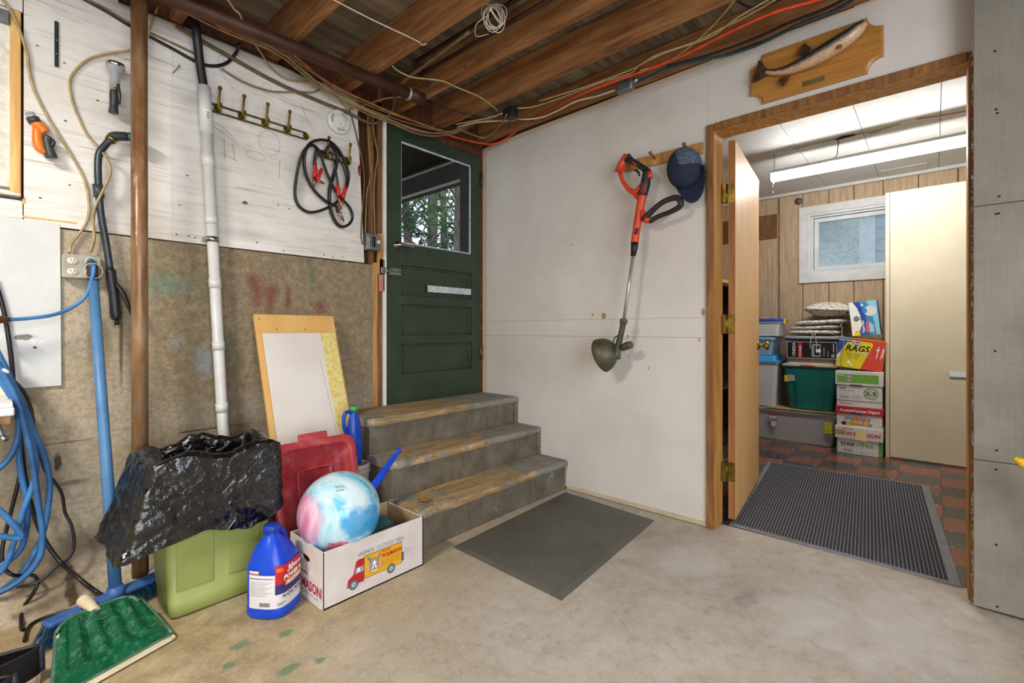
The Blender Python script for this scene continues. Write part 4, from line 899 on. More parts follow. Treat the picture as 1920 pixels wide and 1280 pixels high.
# outlet box with cables and plug
ob_ = thing('outlet_box', 'old ivory four-socket outlet box at the foot of the plywood', 'outlet box', onA(152, 500, .02)); q0, q1 = onA(117, 474, .05), onA(190, 524, .05)
mk('ivory', 'b8ad92', 'cfc5ab', 12, .5); mk('ivory_light', 'd9d0b8', 'e6dec8', 12, .45); mk('painted_box', '9a9486', 'b3ad9e', 16, .6)
obj('body', MB().bbox((q0.x, -.05, q1.z), (q1.x, -.001, q0.z), .008), 'painted_box', ob_); obj('cover_plate', MB().bbox((q0.x+.002, -.054, q1.z+.002), (q1.x-.002, -.05, q0.z-.002), .002), 'painted_box', ob_)
for px in (136, 170):
    for py in (489, 509):
        c = onA(px, py, .055); so = obj('socket', MB().lathe([(0, .003), (.0155, .003), (.017, 0)], Matrix.Translation(c) @ Matrix.Rotation(math.pi/2, 4, 'X'), 20, 1, .85), 'ivory_light', ob_)
        sl = MB()
        for dx in (-.005, .005): sl.box((c.x+dx-.001, c.y-.0034, c.z-.001), (c.x+dx+.001, c.y-.0028, c.z+.007))
        sl.ball((c.x, c.y-.0025, c.z-.007), .002, 8, 5); obj('slots', sl, 'black_plastic', so)
FL_ = dict(flat=1.7)
def flatwire(pts, label): return one('cable', MB().tube([onA(a, b, c) for a, b, c in pts], .0046, 8, 5, flat=1.8), 'cream_cable', label, 'cable')
flatwire([(0, -8, .03), (18, 18, .03), (36, 55, .03), (50, 100, .025), (55, 135, .02), (64, 170, .02), (84, 210, .02), (105, 245, .02), (130, 285, .02), (150, 320, .02), (162, 350, .02), (167, 385, .02), (163, 415, .02), (148, 438, .02), (133, 458, .022), (130, 474, .03)], 'tan flat cable winding down past the orange nozzle to the outlet box')
flatwire([(296, 14, .03), (284, 45, .03), (276, 72, .03), (266, 88, .04), (250, 94, .05), (200, 101, .04), (165, 112, .025), (142, 132, .02), (131, 152, .02), (134, 182, .02), (144, 212, .02), (162, 250, .02), (185, 278, .05), (202, 300, .085), (207, 325, .085), (196, 352, .08), (180, 385, .06), (175, 415, .03), (177, 445, .025), (170, 472, .03)], 'tan flat cable curving past the copper pipe to the outlet box')
mk('hose_blue', '2a639c', '4380b8', 14, .4); mk('hose_blue_dark', '1f4f82', '356fa6', 10, .45)
bp = thing('extension_lead', 'light blue power cord plugged into the outlet box', 'cord', onA(172, 500, .07))
obj('cord', MB().tube([onA(172, 492, .07), onA(176, 500, .095), onA(172, 525, .1), onA(160, 555, .1), (onA(135, 576, .1)), onA(100, 590, .11), onA(50, 597, .12), onA(12, 599, .13)], .0065, 10), 'hose_blue', bp); obj('plug', MB().tube([onA(170, 490, .056), onA(171, 492, .075)], [.014, .011], 14, 1), 'hose_blue', bp)
mk('plug_brown', '4a2a20', '5e382c', 12, .4); pe = onA(12, 599, .13); obj('connector', MB().tube([pe+V((.01, 0, 0)), pe+V((-.02, 0, 0)), pe+V((-.06, -.01, -.004))], [.008, .015, .017], 12, 2), 'plug_brown', bp)
# ================================================================== THINGS ON THE WHITE WALL
mk('trimmer_red', 'c8371a', 'dd4a26', 12, .38); mk('trimmer_black', '1a1b1e', '28292d', 14, .5); mk('shaft_metal', 'b0a698', 'ccc4b8', 12, .35, .6); mk('olive_plastic', '3d3d2c', '5a5740', 14, .45); mk('logo_red', 'c8452e', 'd8553c', 20, .5)
tm_ = thing('string_trimmer', 'red and black cordless string trimmer hanging head-down on the white wall', 'string trimmer', onB(1165, 640, .15))
T = lambda px, py, o: onB(px, py, o)
obj('battery', MB().tube([T(1158, 324, .09), T(1166, 307, .09), T(1176, 290, .09)], [.026, .027, .024], 4, 1), 'trimmer_red', tm_)
obj('battery_latch', MB().tube([T(1172, 302, .085), T(1183, 292, .085)], [.022, .02], 6, 1), 'trimmer_black', tm_)
obj('handle_guard', MB().tube([T(1163, 326, .09), T(1168, 340, .09), T(1178, 354, .09), T(1188, 360, .09), T(1197, 356, .09), T(1203, 348, .09)], [.013, .012, .013, .016, .017, .015], 10), 'trimmer_red', tm_)
obj('handle_web', MB().tube([T(1180, 356, .09), T(1193, 366, .09), T(1202, 374, .09)], [.006, .016, .018], 8, 2), 'trimmer_red', tm_)
gr = obj('grip', MB().tube([T(1178, 297, .09), T(1190, 304, .09), T(1202, 312, .09), T(1214, 322, .092), T(1216, 334, .094)], [.014, .016, .016, .02, .022], 10), 'trimmer_black', tm_)
obj('trigger', MB().tube([T(1190, 318, .09), T(1197, 323, .09), T(1199, 330, .09)], [.006, .008, .005], 8), 'trimmer_black', gr); obj('grip_inlay', MB().tube([T(1185, 303, .108), T(1193, 309, .108)], .004, 6, 1, flat=1.4), 'trimmer_red', gr)
bd = obj('motor_body', MB().tube([T(1213, 320, .095), T(1210, 345, .098), T(1205, 366, .1)], [.022, .027, .025], 14), 'trimmer_black', tm_)
obj('shoulder', MB().tube([T(1218, 322, .1), T(1219, 334, .1)], [.012, .015], 10, 1), 'trimmer_red', tm_)
pA, pB = T(1205, 356, .128), T(1206, 330, .124); fm = plane_map(T(1206.5, 360, .1275), (pB-pA), V((-.15, -1, 0)).cross(pB-pA).cross(pB-pA) if False else V((0, 1, .05)))
fm = plane_map(T(1206, 359, .1275), (0, -.18, 1), (0, 1, .18))
text('BLACK+', .011, fm, .0, .003, 'logo_red', bd, bold=.0002); text('DECKER', .011, fm, .0, -.009, 'logo_red', bd, bold=.0002)
for q in (rect(-.004, .015, .05, .0165), rect(-.004, -.0135, .05, -.012), rect(-.004, -.0135, -.0025, .0165), rect(.0485, -.0135, .05, .0165)): decal(q, fm, 'logo_red', bd)
tb = obj('upper_tube', MB().tube([T(1205, 366, .1), T(1201, 385, .105), T(1196, 415, .112), T(1192, 440, .118), T(1190, 455, .122)], [.0245, .023, .0225, .021, .022], 16), 'trimmer_red', tm_)
obj('rating_sticker', MB().grid(lambda u, v: T(1196.5, 440, .12).lerp(T(1199, 428, .118), v)+V((-.021*math.sin(.9+.9*u), -.021*math.cos(.9+.9*u)+.008, 0)), 6, 2), 'black_plastic', tb)
obj('handle_mount', MB().tube([T(1203, 396, .112), T(1208, 408, .114), T(1216, 413, .114), T(1222, 410, .114)], [.016, .02, .018, .012], 10), 'trimmer_red', tm_)
ah = MB(); ah.tube([T(1206, 412, .118), T(1220, 398, .12), T(1238, 382, .122), T(1256, 373, .122), T(1270, 371, .122), T(1277, 380, .122), T(1272, 389, .12), T(1255, 398, .118), T(1236, 405, .116), T(1218, 415, .114)], [.019, .016, .014, .0145, .016, .0155, .0145, .013, .013, .014], 10)
obj('auxiliary_handle', ah, 'trimmer_black', tm_)
obj('collar', MB().tube([T(1190, 455, .122), T(1189.5, 464, .123), T(1187, 480, .126)], [.0205, .0195, .0135], 14, 1), 'black_plastic', tm_)
obj('shaft', MB().tube([T(1187.5, 477, .126), T(1169.5, 602, .15)], .0095, 12, 1), 'shaft_metal', tm_)
hd = obj('head_tube', MB().tube([T(1170, 598, .15), T(1168.6, 606, .15), T(1168.4, 607, .15), T(1164, 628, .152), T(1158, 652, .15), T(1155, 672, .148)], [.021, .021, .0165, .016, .019, .026], 14, 2), 'olive_plastic', tm_)
obj('wheel', MB().tube([T(1166, 652, .15), T(1176, 648, .15), T(1184, 645, .15)], [.02, .023, .02], 16, 2), 'olive_plastic', tm_)
obj('wire_guide', MB().tube([T(1170, 637, .16), T(1174, 634, .16), T(1177, 628, .16), T(1179, 632, .16), T(1176, 637, .16)], .0014, 6), 'black_plastic', tm_)
obj('edge_guard', MB().tube([T(1160, 628, .155), T(1152, 634, .157), T(1150, 645, .157), T(1154, 650, .155)], .0042, 8), 'olive_plastic', tm_)
# skirt of the guard: half a flared bowl opening away from the shaft
gc = T(1154, 656, .15); gax = (T(1120, 670, .15)-gc).normalized(); gup = V((0, gax.z, -gax.y)).normalized(); gout = V((-1, 0, 0))
if gup.z < 0: gup = -gup
def skirt(u, v):
    a = math.radians(-85+215*u); r = .026+.072*(1-(1-v)**2.2); 
    return gc+gax*(-.008+.098*v**1.15)+(gup*math.sin(a)+gout*math.cos(a))*r
sk = MB(); sk.grid(skirt, 26, 9); so = obj('guard_skirt', sk, 'olive_plastic', tm_); md = so.modifiers.new('thickness', 'SOLIDIFY'); md.thickness = .003
rimm = MB(); rimm.tube([skirt(i/20, 1) for i in range(21)], .003, 6, 1); obj('guard_rim', rimm, 'olive_plastic', tm_)
obj('spool', MB().tube([gc+gax*.0, gc+gax*.03-gup*.02, gc+gax*.055-gup*.034], [.028, .032, .028], 16, 2), 'olive_plastic', tm_)
# peg rail
pg = thing('peg_rail', 'wooden peg rail behind the trimmer and the cap', 'peg rail', onB(1250, 300)); r0, r1 = onB(1180, 305), onB(1319, 285)
obj('board', MB().bbox((-.018, r1.y, 1.952), (-.0005, r0.y+.03, 2.012), .003), 'jamb_wood', pg)
for px, py in ((1190, 313), (1228, 302), (1290, 285)):
    p = onB(px, py, .02); p.z = 1.985; obj('peg', MB().lathe([(.006, 0), (.0055, .03), (.007, .045), (.0105, .055), (.0095, .063), (0, .066)], Matrix.Translation(p) @ Matrix.Rotation(-math.radians(75), 4, 'Y'), 12), 'jamb_edge_wood', pg)
# cap
mk('cap_navy', '1a2337', '232d44', 60, .85); mk('cap_mesh', '2c3a54', '6a788c', 160, .8, lo=.42, hi=.6)
cc_ = onB(1286, 318, .02); cp_ = thing('baseball_cap', 'navy mesh-back baseball cap hanging on the peg rail', 'cap', cc_)
MR = Matrix.Rotation(math.radians(-10), 4, 'X')
def crown(u, v):
    a = 2*math.pi*u; r = math.cos(v*math.pi/2)
    x = -.012-.105*math.sin(v*math.pi/2)**.8*.75
    return cc_+(MR @ V((x, -.092*r*math.cos(a), .115*r*math.sin(a)*(1.0 if math.sin(a) > 0 else .95))))
c1 = MB(); c1.grid(lambda u, v: crown(.06+.74*u, v) if False else crown(.28+.7*u, v*.998), 24, 12); o = obj('front_panels', c1, 'cap_navy', cp_)
c2 = MB(); c2.grid(lambda u, v: crown(-.02+.3*u, v*.998), 14, 12); obj('mesh_panels', c2, 'cap_mesh', cp_)
obj('button', MB().ball(crown(.3, 1), .007, 10, 6), 'cap_navy', cp_)
def brim(u, v):
    a = math.radians(215+130*u); w = math.sin(math.pi*u)**.55
    e = crown((215+130*u)/360, .04); out = V((-.028*v*(1-.6*abs(u-.5)), -.02*v*1.2, -.1*v*w))
    return e+(MR @ out)+V((-.01*v, 0, 0))
bm2 = MB(); bm2.grid(brim, 22, 8); ob2 = obj('brim', bm2, 'cap_navy', cp_); md = ob2.modifiers.new('thickness', 'SOLIDIFY'); md.thickness = .003
obj('seam', MB().tube([crown(.28+.7*i/20, .06) for i in range(21)], .0012, 5, 1), 'cap_navy', cp_)
# mounted fish
def m_fish():
    t = NT('fish_skin'); g = t.n.new('ShaderNodeAttribute'); g.attribute_name = 'back'
    rel = t.math('ADD', g.outputs['Fac'], t.math('MULTIPLY', t.math('SUBTRACT', t.noise(40, 4), .5), .25))
    c = t.ramp(rel, [(.12, 'd4ac88'), (.32, 'c0a28a'), (.46, '6e6862'), (.66, '26262a')])
    c = t.mix(t.math('MULTIPLY', t.ramp(t.voro(95), [(.18, 1), (.3, 0)]), .7), c, '1c1a1a')
    return t.done(c, .3, 0, t.voro(260), .2, .002, Coat_Weight=.4)
MATS['fish'] = m_fish(); wood('plaque_wood', 'a06a2c', 'b07b3a', 'bd8a48', sc=(7, .6, 7), rough=.35); mk('fin_brown', '2c1a14', '5c3a28', 40, .45); mk('tarnished_brass', '5f5838', '746c48', 20, .5, .3); mk('fish_mouth', 'b0a89e', 'd5cdc0', 30, .4)
pq = thing('mounted_fish', 'mounted trout on a varnished wooden plaque above the doorway', 'fish trophy', onB(1530, 120))
y0, y1 = onB(1408, 150).y, onB(1657, 80).y; z0, z1 = 2.12, 2.357
def plaq2(ins):
    a0, a1, b0_, b1_ = y1+ins, y0-ins, z0+ins, z1-ins; r = .054; n = 6; out = []
    for cy2, cz2, s0_, s1_ in ((a0, b0_, 90, 0), (a1, b0_, 180, 90), (a1, b1_, 270, 180), (a0, b1_, 360, 270)):
        for i in range(n+1):
            a = math.radians(s0_+(s1_-s0_)*i/n); out.append((cy2+r*math.cos(a), cz2+r*math.sin(a)))
    return out
m = MB(); pf = lambda u, v, d: V((-d, u, v))
P0, P1 = plaq2(0), plaq2(.008); n = len(P0)
m.prism(P0, pf, .001, .012); m.add([pf(u, v, .012) for u, v in P0]+[pf(u, v, .02) for u, v in P1], [(i, (i+1) % n, n+(i+1) % n, n+i) for i in range(n)]+[tuple(range(n, 2*n))]); obj('plaque', m, 'plaque_wood', pq)
FP = [(1436, 134, .036), (1455, 135, .038), (1480, 130, .042), (1510, 117, .05), (1540, 101, .055), (1568, 84, .056), (1592, 68, .054), (1610, 53, .048), (1621, 44, .042)]
rr_ = [.011, .015, .022, .03, .035, .036, .033, .027, .016]
fb = obj('body', MB().tube([onB(*q) for q in FP], rr_, 18, 5), 'fish', pq)
def mark_back(o):                                        # how far up the fish's flank each point lies, 0 belly to 1 back
    at = o.data.attributes.new('back', 'FLOAT', 'POINT'); cen = [onB(*q) for q in FP]
    for i, q in enumerate(o.data.vertices):
        j_ = min(range(len(cen)-1), key=lambda k: abs((cen[k].y+cen[k+1].y)/2-q.co.y)); f_ = max(0, min(1, (q.co.y-cen[j_].y)/(cen[j_+1].y-cen[j_].y)))
        c_ = cen[j_].lerp(cen[j_+1], f_); r_ = rr_[j_]+(rr_[j_+1]-rr_[j_])*f_; at.data[i].value = max(0, min(1, .5+.5*(q.co.z-c_.z)/r_))
mark_back(fb)
def fin(pts, off, mat='fin_brown', name='fin'):
    m_ = MB(); P_ = [(onB(px, py, off).y, onB(px, py, off).z) for px, py in pts]; m_.prism(P_, lambda u, v, d: V((-d, u, v)), off-.002, off+.002); return obj(name, m_, mat, pq)
fin([(1438, 129), (1433, 124), (1428, 115), (1422, 114), (1416, 135), (1409, 155), (1418, 153), (1430, 147), (1439, 140)], .034, name='tail_fin')
fin([(1494, 102), (1504, 84), (1509, 80), (1521, 90), (1516, 98), (1507, 104)], .04, name='dorsal_fin'); fin([(1470, 144), (1459, 149), (1462, 156), (1467, 163), (1474, 156), (1482, 142)], .04, name='anal_fin')
mk('pectoral_brown', '7a4a26', '96643a', 40, .5); obj('pectoral_fin', MB().ball(onB(1574, 88, .088), .012, 10, 6, (.3, 1, .8)), 'pectoral_brown', pq)
obj('jaw', MB().tube([onB(1600, 66, .05), onB(1612, 57, .05), onB(1624, 46, .045)], [.012, .009, .003], 8, 2), 'fish_mouth', pq); obj('jaw', MB().tube([onB(1606, 52, .05), onB(1614, 42, .047), onB(1618, 38, .044)], [.012, .009, .005], 8, 2), 'fin_brown', pq)
q0, q1 = onB(1505, 161, .021), onB(1546, 150, .021); mq = MB(); mq.bbox((-.0225, q1.y, 2.14), (-.0198, q0.y, 2.162), .001); obj('name_plate', mq, 'tarnished_brass', pq)
# ================================================================== THINGS ON THE GARAGE FLOOR
from mathutils import noise as mnoise
# green bin
mk('bin_green', '8b964a', '9ea75e', 4, .45); bn = thing('waste_bin', 'slim olive green plastic waste bin lined with a black bag', 'bin', (-1.915, -.44, 0))
def rsec(x0, x1, y0, y1, z, r=.025): return [V((u, v, z)) for u, v in rrect(x0, y0, x1, y1, r, 4)]
b_ = MB(); lv = [rsec(-2.07, -1.765, -.535, -.355, .002, .02), rsec(-2.08, -1.757, -.545, -.345, .012), rsec(-2.084, -1.754, -.549, -.341, .07), rsec(-2.0845, -1.7535, -.546, -.3405, .072), rsec(-2.105, -1.733, -.562, -.305, .5), rsec(-2.113, -1.725, -.57, -.297, .502), rsec(-2.115, -1.723, -.572, -.295, .53), rsec(-2.103, -1.735, -.56, -.307, .53), rsec(-2.07, -1.77, -.535, -.335, .06)]
n = len(lv[0]); b_.add([p for l in lv for p in l], [(i*n+k, i*n+(k+1) % n, (i+1)*n+(k+1) % n, (i+1)*n+k) for i in range(len(lv)-1) for k in range(n)]+[tuple(range(n))[::-1], tuple(len(lv)*n-n+k for k in range(n))], True)
obj('body', b_, 'bin_green', bn)
for x0, x1 in ((-2.062, -1.945), (-1.897, -1.785)):
    pm = MB(); pm.bbox((x0, -.5635, .1), (x1, -.556, .47), .003, Matrix.Translation((0, 0, 0)))
    for i, v_ in enumerate(pm.v):
        pm.v[i] = (v_[0], v_[1]+(.47-v_[2])*.0375-.0005, v_[2])
    obj('panel', pm, 'bin_green', bn)
# bag
t = NT('black_bag'); MATS['black_bag'] = t.done(t.ramp(t.noise(9, 4), [(.3, '060607'), (.7, '101012')]), t.ramp(t.noise(30, 4), [(.3, .06), (.7, .2)]), 0, t.math('ADD', t.math('MULTIPLY', t.math('ABSOLUTE', t.math('SUBTRACT', t.noise(7, 2, .5, dist=.8), .5)), -2.2), t.math('MULTIPLY', t.noise(60, 3, .6, dist=.6), .25)), .5, .022, .9)
bg = MB(); NU, NV = 220, 70
RO = rrect(-2.115, -.572, -1.723, -.295, .03, 40); RO = RO[::-1]
per = [0]
for i in range(len(RO)): per.append(per[-1]+math.dist(RO[i], RO[(i+1) % len(RO)]))
def rim_at(u):
    s = (u % 1)*per[-1]; i = 0
    while per[i+1] < s: i += 1
    k = (s-per[i])/max(1e-9, per[i+1]-per[i]); a, b2 = RO[i], RO[(i+1) % len(RO)]; return a[0]+(b2[0]-a[0])*k, a[1]+(b2[1]-a[1])*k
CXB, CYB = -1.919, -.4335
def sst(a, b, x):
    k = max(0, min(1, (x-a)/(b-a))); return k*k*(3-2*k)
def bagf(u, v):
    x, y = rim_at(u); dx, dy = x-CXB, y-CYB
    left = sst(-.02, -.19, dx); front = sst(-.05, -.13, dy); right = sst(.05, .19, dx); backk = sst(.05, .13, dy)
    zr = .574+.012*math.sin(u*31)+.012*mnoise.noise((x*9, y*9, 0))+.025*backk*(1-left)*abs(mnoise.noise((x*14, 3, 0)))
    zb_ = .29-.03*left*front+.03*right-.02*math.sin(dx*14)*front+.012*mnoise.noise((u*22, 5, 0))
    if v < .3:                                         # inside, down the mouth
        k = v/.3; s = .62+.2*k; z = .14+(zr-.14)*k
        amp = .016*(1-.5*k)
    elif v < .42:                                      # rolled over the rim
        k = (v-.3)/.12; s = .82+.24*k; z = zr+.012*math.sin(k*math.pi)-.004*k; amp = .004
    else:
        k = (v-.42)/.58; z = (zr-.004)+(zb_-zr+.004)*k
        fl = 1.06+.02*k
        s = fl; amp = (.004+.013*k)*(1-.55*front*(1-.5*left))
    X = CXB+dx*s; Y = CYB+dy*(s+.02)
    if v >= .42:
        X -= left*(.02+.085*k**1.2); Y -= left*front*.02*k
    nz_ = mnoise.noise((u*13, v*2.4, 1.7))*1.1+1.7*(.45-abs(mnoise.noise((u*14+v*6, v*4, 4.2))))+1.0*(.4-abs(mnoise.noise((u*19-v*11, v*6, 9.1))))
    ln = math.hypot(dx, dy); ox, oy = dx/ln, dy/ln
    push = amp*nz_*(1.0)
    if v >= .42: push = abs(push)*.9+.003
    return V((X+ox*push, Y+oy*push, z+.004*mnoise.noise((u*50, v*18, 7))))
bg.grid(bagf, NU, NV, True, True); bo = one('bin_liner', bg, 'black_bag', 'shiny black bin bag draped over the rim of the green bin', 'bin bag')
# blue jug with printed label
def jug(root, mat_body, W_, D_, H_, capmat, neck=.92, seg=36):
    pr = [(.86, 0), (.96, .012), (1, .035), (1, .12), (.985, .13), (.985, .52), (1.0, .535), (.985, .58), (.9, .66), (.7, .765), (.45, .86), (.3, .905), (.28, .915), (.28, .93)]
    m_ = MB(); vs = []
    for r, z in pr:
        pw = 3.2 if z < .6 else (2.4 if z < .8 else 2)
        for k in range(seg):
            a = 2*math.pi*k/seg; c, q = math.cos(a), math.sin(a); g = 1/((abs(c)**pw+abs(q)**pw)**(1/pw))
            cxs = 0; sx_, sy_ = W_/2, D_/2
            if z > .8: sx_ = sy_ = D_/2*.9
            vs.append(V((r*c*g*sx_-(W_*.1 if z > .62 else 0)*min(1, (z-.6)/.3 if z > .6 else 0), r*q*g*sy_, z*H_)))
    nn = len(pr); m_.add(vs, [(i*seg+k, i*seg+(k+1) % seg, (i+1)*seg+(k+1) % seg, (i+1)*seg+k) for i in range(nn-1) for k in range(seg)]+[tuple(range(seg))[::-1], tuple((nn-1)*seg+k for k in range(seg))], True)
    obj('body', m_, mat_body, root, True)
    xc = -W_*.1
    obj('handle', MB().tube([(xc+.015, 0, H_*.9), (xc+W_*.3, 0, H_*.885), (xc+W_*.46, 0, H_*.78), (xc+W_*.5, 0, H_*.62), (xc+W_*.42, 0, H_*.55)], [.011, .012, .0125, .0135, .016], 12), mat_body, root, True)
    cp2 = MB(); rc_ = D_*.18; cp2.lathe([(rc_, H_*.925), (rc_*1.02, H_*.93), (rc_, H_*.99), (rc_*.92, H_), (0, H_)], Matrix.Translation((xc, 0, 0)), 28)
    for k in range(28):
        a = 2*math.pi*k/28; cp2.tube([(xc+rc_*1.01*math.cos(a), rc_*1.01*math.sin(a), H_*.935), (xc+rc_*1.01*math.cos(a), rc_*1.01*math.sin(a), H_*.985)], .0011, 4, 1)
    obj('cap', cp2, capmat, root, True)
mk('jug_blue', '0a3fc0', '1250d8', 6, .3); mk('cap_blue', '0a2f94', '123cac', 8, .4); mk('label_white', 'd8d5d6', 'e4e1e2', 10, .5); mk('label_red', 'b81824', 'cc2430', 10, .45); mk('label_navy', '262a6c', '30357c', 10, .45); mk('label_orange', 'e0892c', 'eb9a3c', 10, .45); mk('ink_navy', '23264e', '2a2d58', 20, .5); mk('ink_white', 'efeff0', 'fafafa', 20, .5); mk('ink_grey', '85858c', '95959c', 20, .6); mk('ink_black', '141416', '202022', 20, .5)
jg = thing('cleaner_jug', 'big blue jug of outdoor cleaner with printed label on the floor', 'jug', (-1.803, -.715, 0)); 
jg.location = (-1.797, -.722, 0); JW, JD, JH = .16, .158, .315; jg.rotation_euler = (0, 0, math.radians(35))
jug(jg, 'jug_blue', JW, JD, JH, 'cap_blue')
def jmap(s, z, d=0.0):
    s -= .06                                    # s: arc position in metres around the label band, 0 at the front centre
    pw = 3.2; a = -math.pi/2
    # march around the superellipse by arc length (table)
    k = (s-JT[0][0])/(JT[-1][0]-JT[0][0])*(len(JT)-1); i = max(0, min(len(JT)-2, int(k))); f_ = k-i
    x = JT[i][1]+(JT[i+1][1]-JT[i][1])*f_; y = JT[i][2]+(JT[i+1][2]-JT[i][2])*f_
    nx, ny = (JT[i+1][2]-JT[i][2]), -(JT[i+1][1]-JT[i][1]); l = math.hypot(nx, ny) or 1
    return V((x+nx/l*(d+.0006), y+ny/l*(d+.0006), z))
raw = []; 
for i in range(4001):
    a = -math.pi/2+math.pi*1.6*(i/4000-.5); c, q = math.cos(a), math.sin(a); g = .985/((abs(c)**3.2+abs(q)**3.2)**(1/3.2)); raw.append((c*g*JW/2, q*g*JD/2))
cum = [0]
for i in range(1, len(raw)): cum.append(cum[-1]+math.dist(raw[i], raw[i-1]))
half = cum[2000]; NJ = 400; JT = []; j = 0
for i in range(NJ+1):
    s = cum[-1]*i/NJ
    while j < 4000 and cum[j] < s: j += 1
    JT.append((s-half, raw[j][0], raw[j][1]))
def wrap(u0, z0, u1, z1, mat, d=.0002, name='label_print', parent=None, slant=0):
    parent = parent or jg
    m_ = MB(); m_.grid(lambda u, v: jmap(u0+(u1-u0)*u+slant*v, z0+(z1-z0)*v, d), max(2, int((u1-u0)/.006)+2), 2); return obj(name, m_, mat, parent, True)
lb_ = wrap(-.12, .04, .12, .158, 'label_white', .0, 'label'); jroot = jg; jg = lb_
U0 = -.022
wrap(-.118, .158, U0, .1665, 'jug_blue', .0003); wrap(-.118, .1445, U0-.006, .147, 'label_navy', .0004); wrap(-.118, .16, -.08, .165, 'label_orange', .0006); wrap(-.118, .166, -.08, .172, 'ink_white', .0006)
wrap(U0, .088, .12, .128, 'label_navy', .0004); wrap(U0, .122, .12, .19, 'label_red', .0006); wrap(U0, .1, .02, .127, 'label_red', .0005, slant=.02)
text('30', .03, jmap, .02, .158, 'ink_white', jg, bold=.0012, shear=.2, d=.0012, local=True); text('SECONDS', .0155, jmap, .053, .162, 'ink_white', jg, bold=.0007, shear=.2, d=.0012, local=True)
text('POWER WASH', .021, jmap, .006, .135, 'ink_white', jg, bold=.0009, shear=.2, d=.0012, local=True)
wrap(.012, .112, .12, .131, 'label_orange', .0009); text('MULTI-PURPOSE', .0165, jmap, .018, .1155, 'ink_white', jg, bold=.0006, shear=.2, d=.0014, local=True)
text('ALGAE, MOLD', .0165, jmap, .0, .073, 'ink_navy', jg, bold=.0004, shear=.2, d=.0006, local=True); wrap(.028, .0665, .11, .068, 'ink_navy', .0005); wrap(.06, .0635, .11, .065, 'label_orange', .0005)
for i in range(9): wrap(-.112, .133-i*.006, -.032-.012*(i % 3), .1345-i*.006, 'ink_grey', .0004, 'small_print')
for i in range(14): wrap(-.078+i*.0028, .048, -.0768+i*.0028+.0008*(i % 2), .062, 'ink_black', .0004, 'barcode')
for i in range(3): wrap(-.015, .048+i*.004, .004+.006*i, .0495+i*.004, 'ink_black', .0004, 'small_print')
for i in range(3): wrap(-.017, .168+i*.0045, .008-.003*i, .1705+i*.0045, 'label_orange', .0009, 'small_print')
# white carton
mk('carton_white', 'd2c9c4', 'dfd7d3', 8, .75); mk('carton_brown', 'a98a63', 'bb9c74', 12, .8); mk('truck_red', 'b3141c', 'c41c26', 14, .6); mk('truck_yellow', 'e0a012', 'ecb11e', 14, .6); mk('truck_line', '2e2a28', '3c3836', 14, .6); mk('tyre_blue', '5c7384', '71899a', 14, .6); mk('portrait_grey', '7f8d98', '9aa8b2', 14, .6)
bxr = thing('carton', 'white cardboard carton with a printed delivery truck holding the ball', 'box', (-1.46, -.74, 0))
X0, X1, Y0, Y1, ZT = -1.688, -1.233, -.88, -.605, .213; th = .005
fwall = obj('front_wall', bx((X0, Y0, .001), (X1, Y0+th, ZT)), 'carton_white', bxr)
bwl = MB(); bwl.box((X0, Y1-th, .001), (X1, Y1, ZT)); obj('back_wall', bwl, 'carton_white', bxr); obj('bottom', bx((X0, Y0, .001), (X1, Y1, .006)), 'carton_brown', bxr)
obj('lining', bx((X0+.006, Y1-th-.002, .006), (X1-.006, Y1-th, ZT-.002)), 'carton_brown', bxr); obj('lining', bx((X1-th-.002, Y0+.006, .006), (X1-th, Y1-.006, ZT-.002)), 'carton_brown', bxr)
obj('end_wall', bx((X1-th, Y0, .001), (X1, Y1, ZT)), 'carton_white', bxr)
# left end with its oval hand hole
ym = (Y0+Y1)/2; e = MB(); hole = [(ym+.034*math.cos(2*math.pi*i/16), .152+.013*math.sin(2*math.pi*i/16)) for i in range(16)]
def endwall(x0, x1):
    outer = []
    for i in range(16):
        a = 2*math.pi*i/16; c, q = math.cos(a), math.sin(a); k = min(((Y1-Y0)/2)/max(1e-6, abs(c)), ((ZT-.001)-.152)/q if q > 1e-6 else (.151/(-q) if q < -1e-6 else 9)); outer.append((ym+c*k, .152+q*k))
    cor = [(Y0, .001), (Y1, .001), (Y1, ZT), (Y0, ZT)]
    for cy2, cz2 in cor:
        j_ = min(range(16), key=lambda i: math.dist(outer[i], (cy2, cz2))); outer[j_] = (cy2, cz2)
    vs = [V((x, u, v)) for x in (x0, x1) for ring_ in (outer, hole) for u, v in ring_]
    fs = []
    for i in range(16):
        j_ = (i+1) % 16; fs += [(i, j_, 16+j_, 16+i), (32+i, 48+i, 48+j_, 32+j_), (16+i, 16+j_, 48+j_, 48+i), (i, 32+i, 32+j_, j_)]
    return vs, fs
e.add(*endwall(X0-.001, X0+.004)); obj('end_wall', e, 'carton_white', bxr)
ef = MB(); ef.prism([(Y0+.012, .004), (Y1-.004, .004), (Y1-.004, .1), (Y1-.03, ZT+.004), (Y0+.035, ZT+.003), (Y0+.012, .13)], lambda u, v, d: V((d-.02*(v/ZT)**3*0, u, v)), X0-.006, X0-.002)
ef2 = obj('end_flap', MB().prism([(Y0+.012, .004), (Y1-.004, .004), (Y1-.004, .108), (Y0+.012, .108)], lambda u, v, d: V((d, u, v)), X0-.006, X0-.002), 'carton_white', bxr)
em = plane_map((X0-.0065, Y1, 0), (0, -1, 0), (0, 0, 1))
text('W.B. MASON', .052, em, .012, .045, 'label_red', ef2, bold=.0016, sx=.86, d=.0004); text('WHO BUT', .016, em, .1, .098, 'label_red', ef2, bold=.0006, sx=.9, d=.0008)
for i in range(6): decal(rect(.02+i*.04, .03, .05+i*.04, .033), em, 'tyre_blue', ef2, .0004, 'small_print')
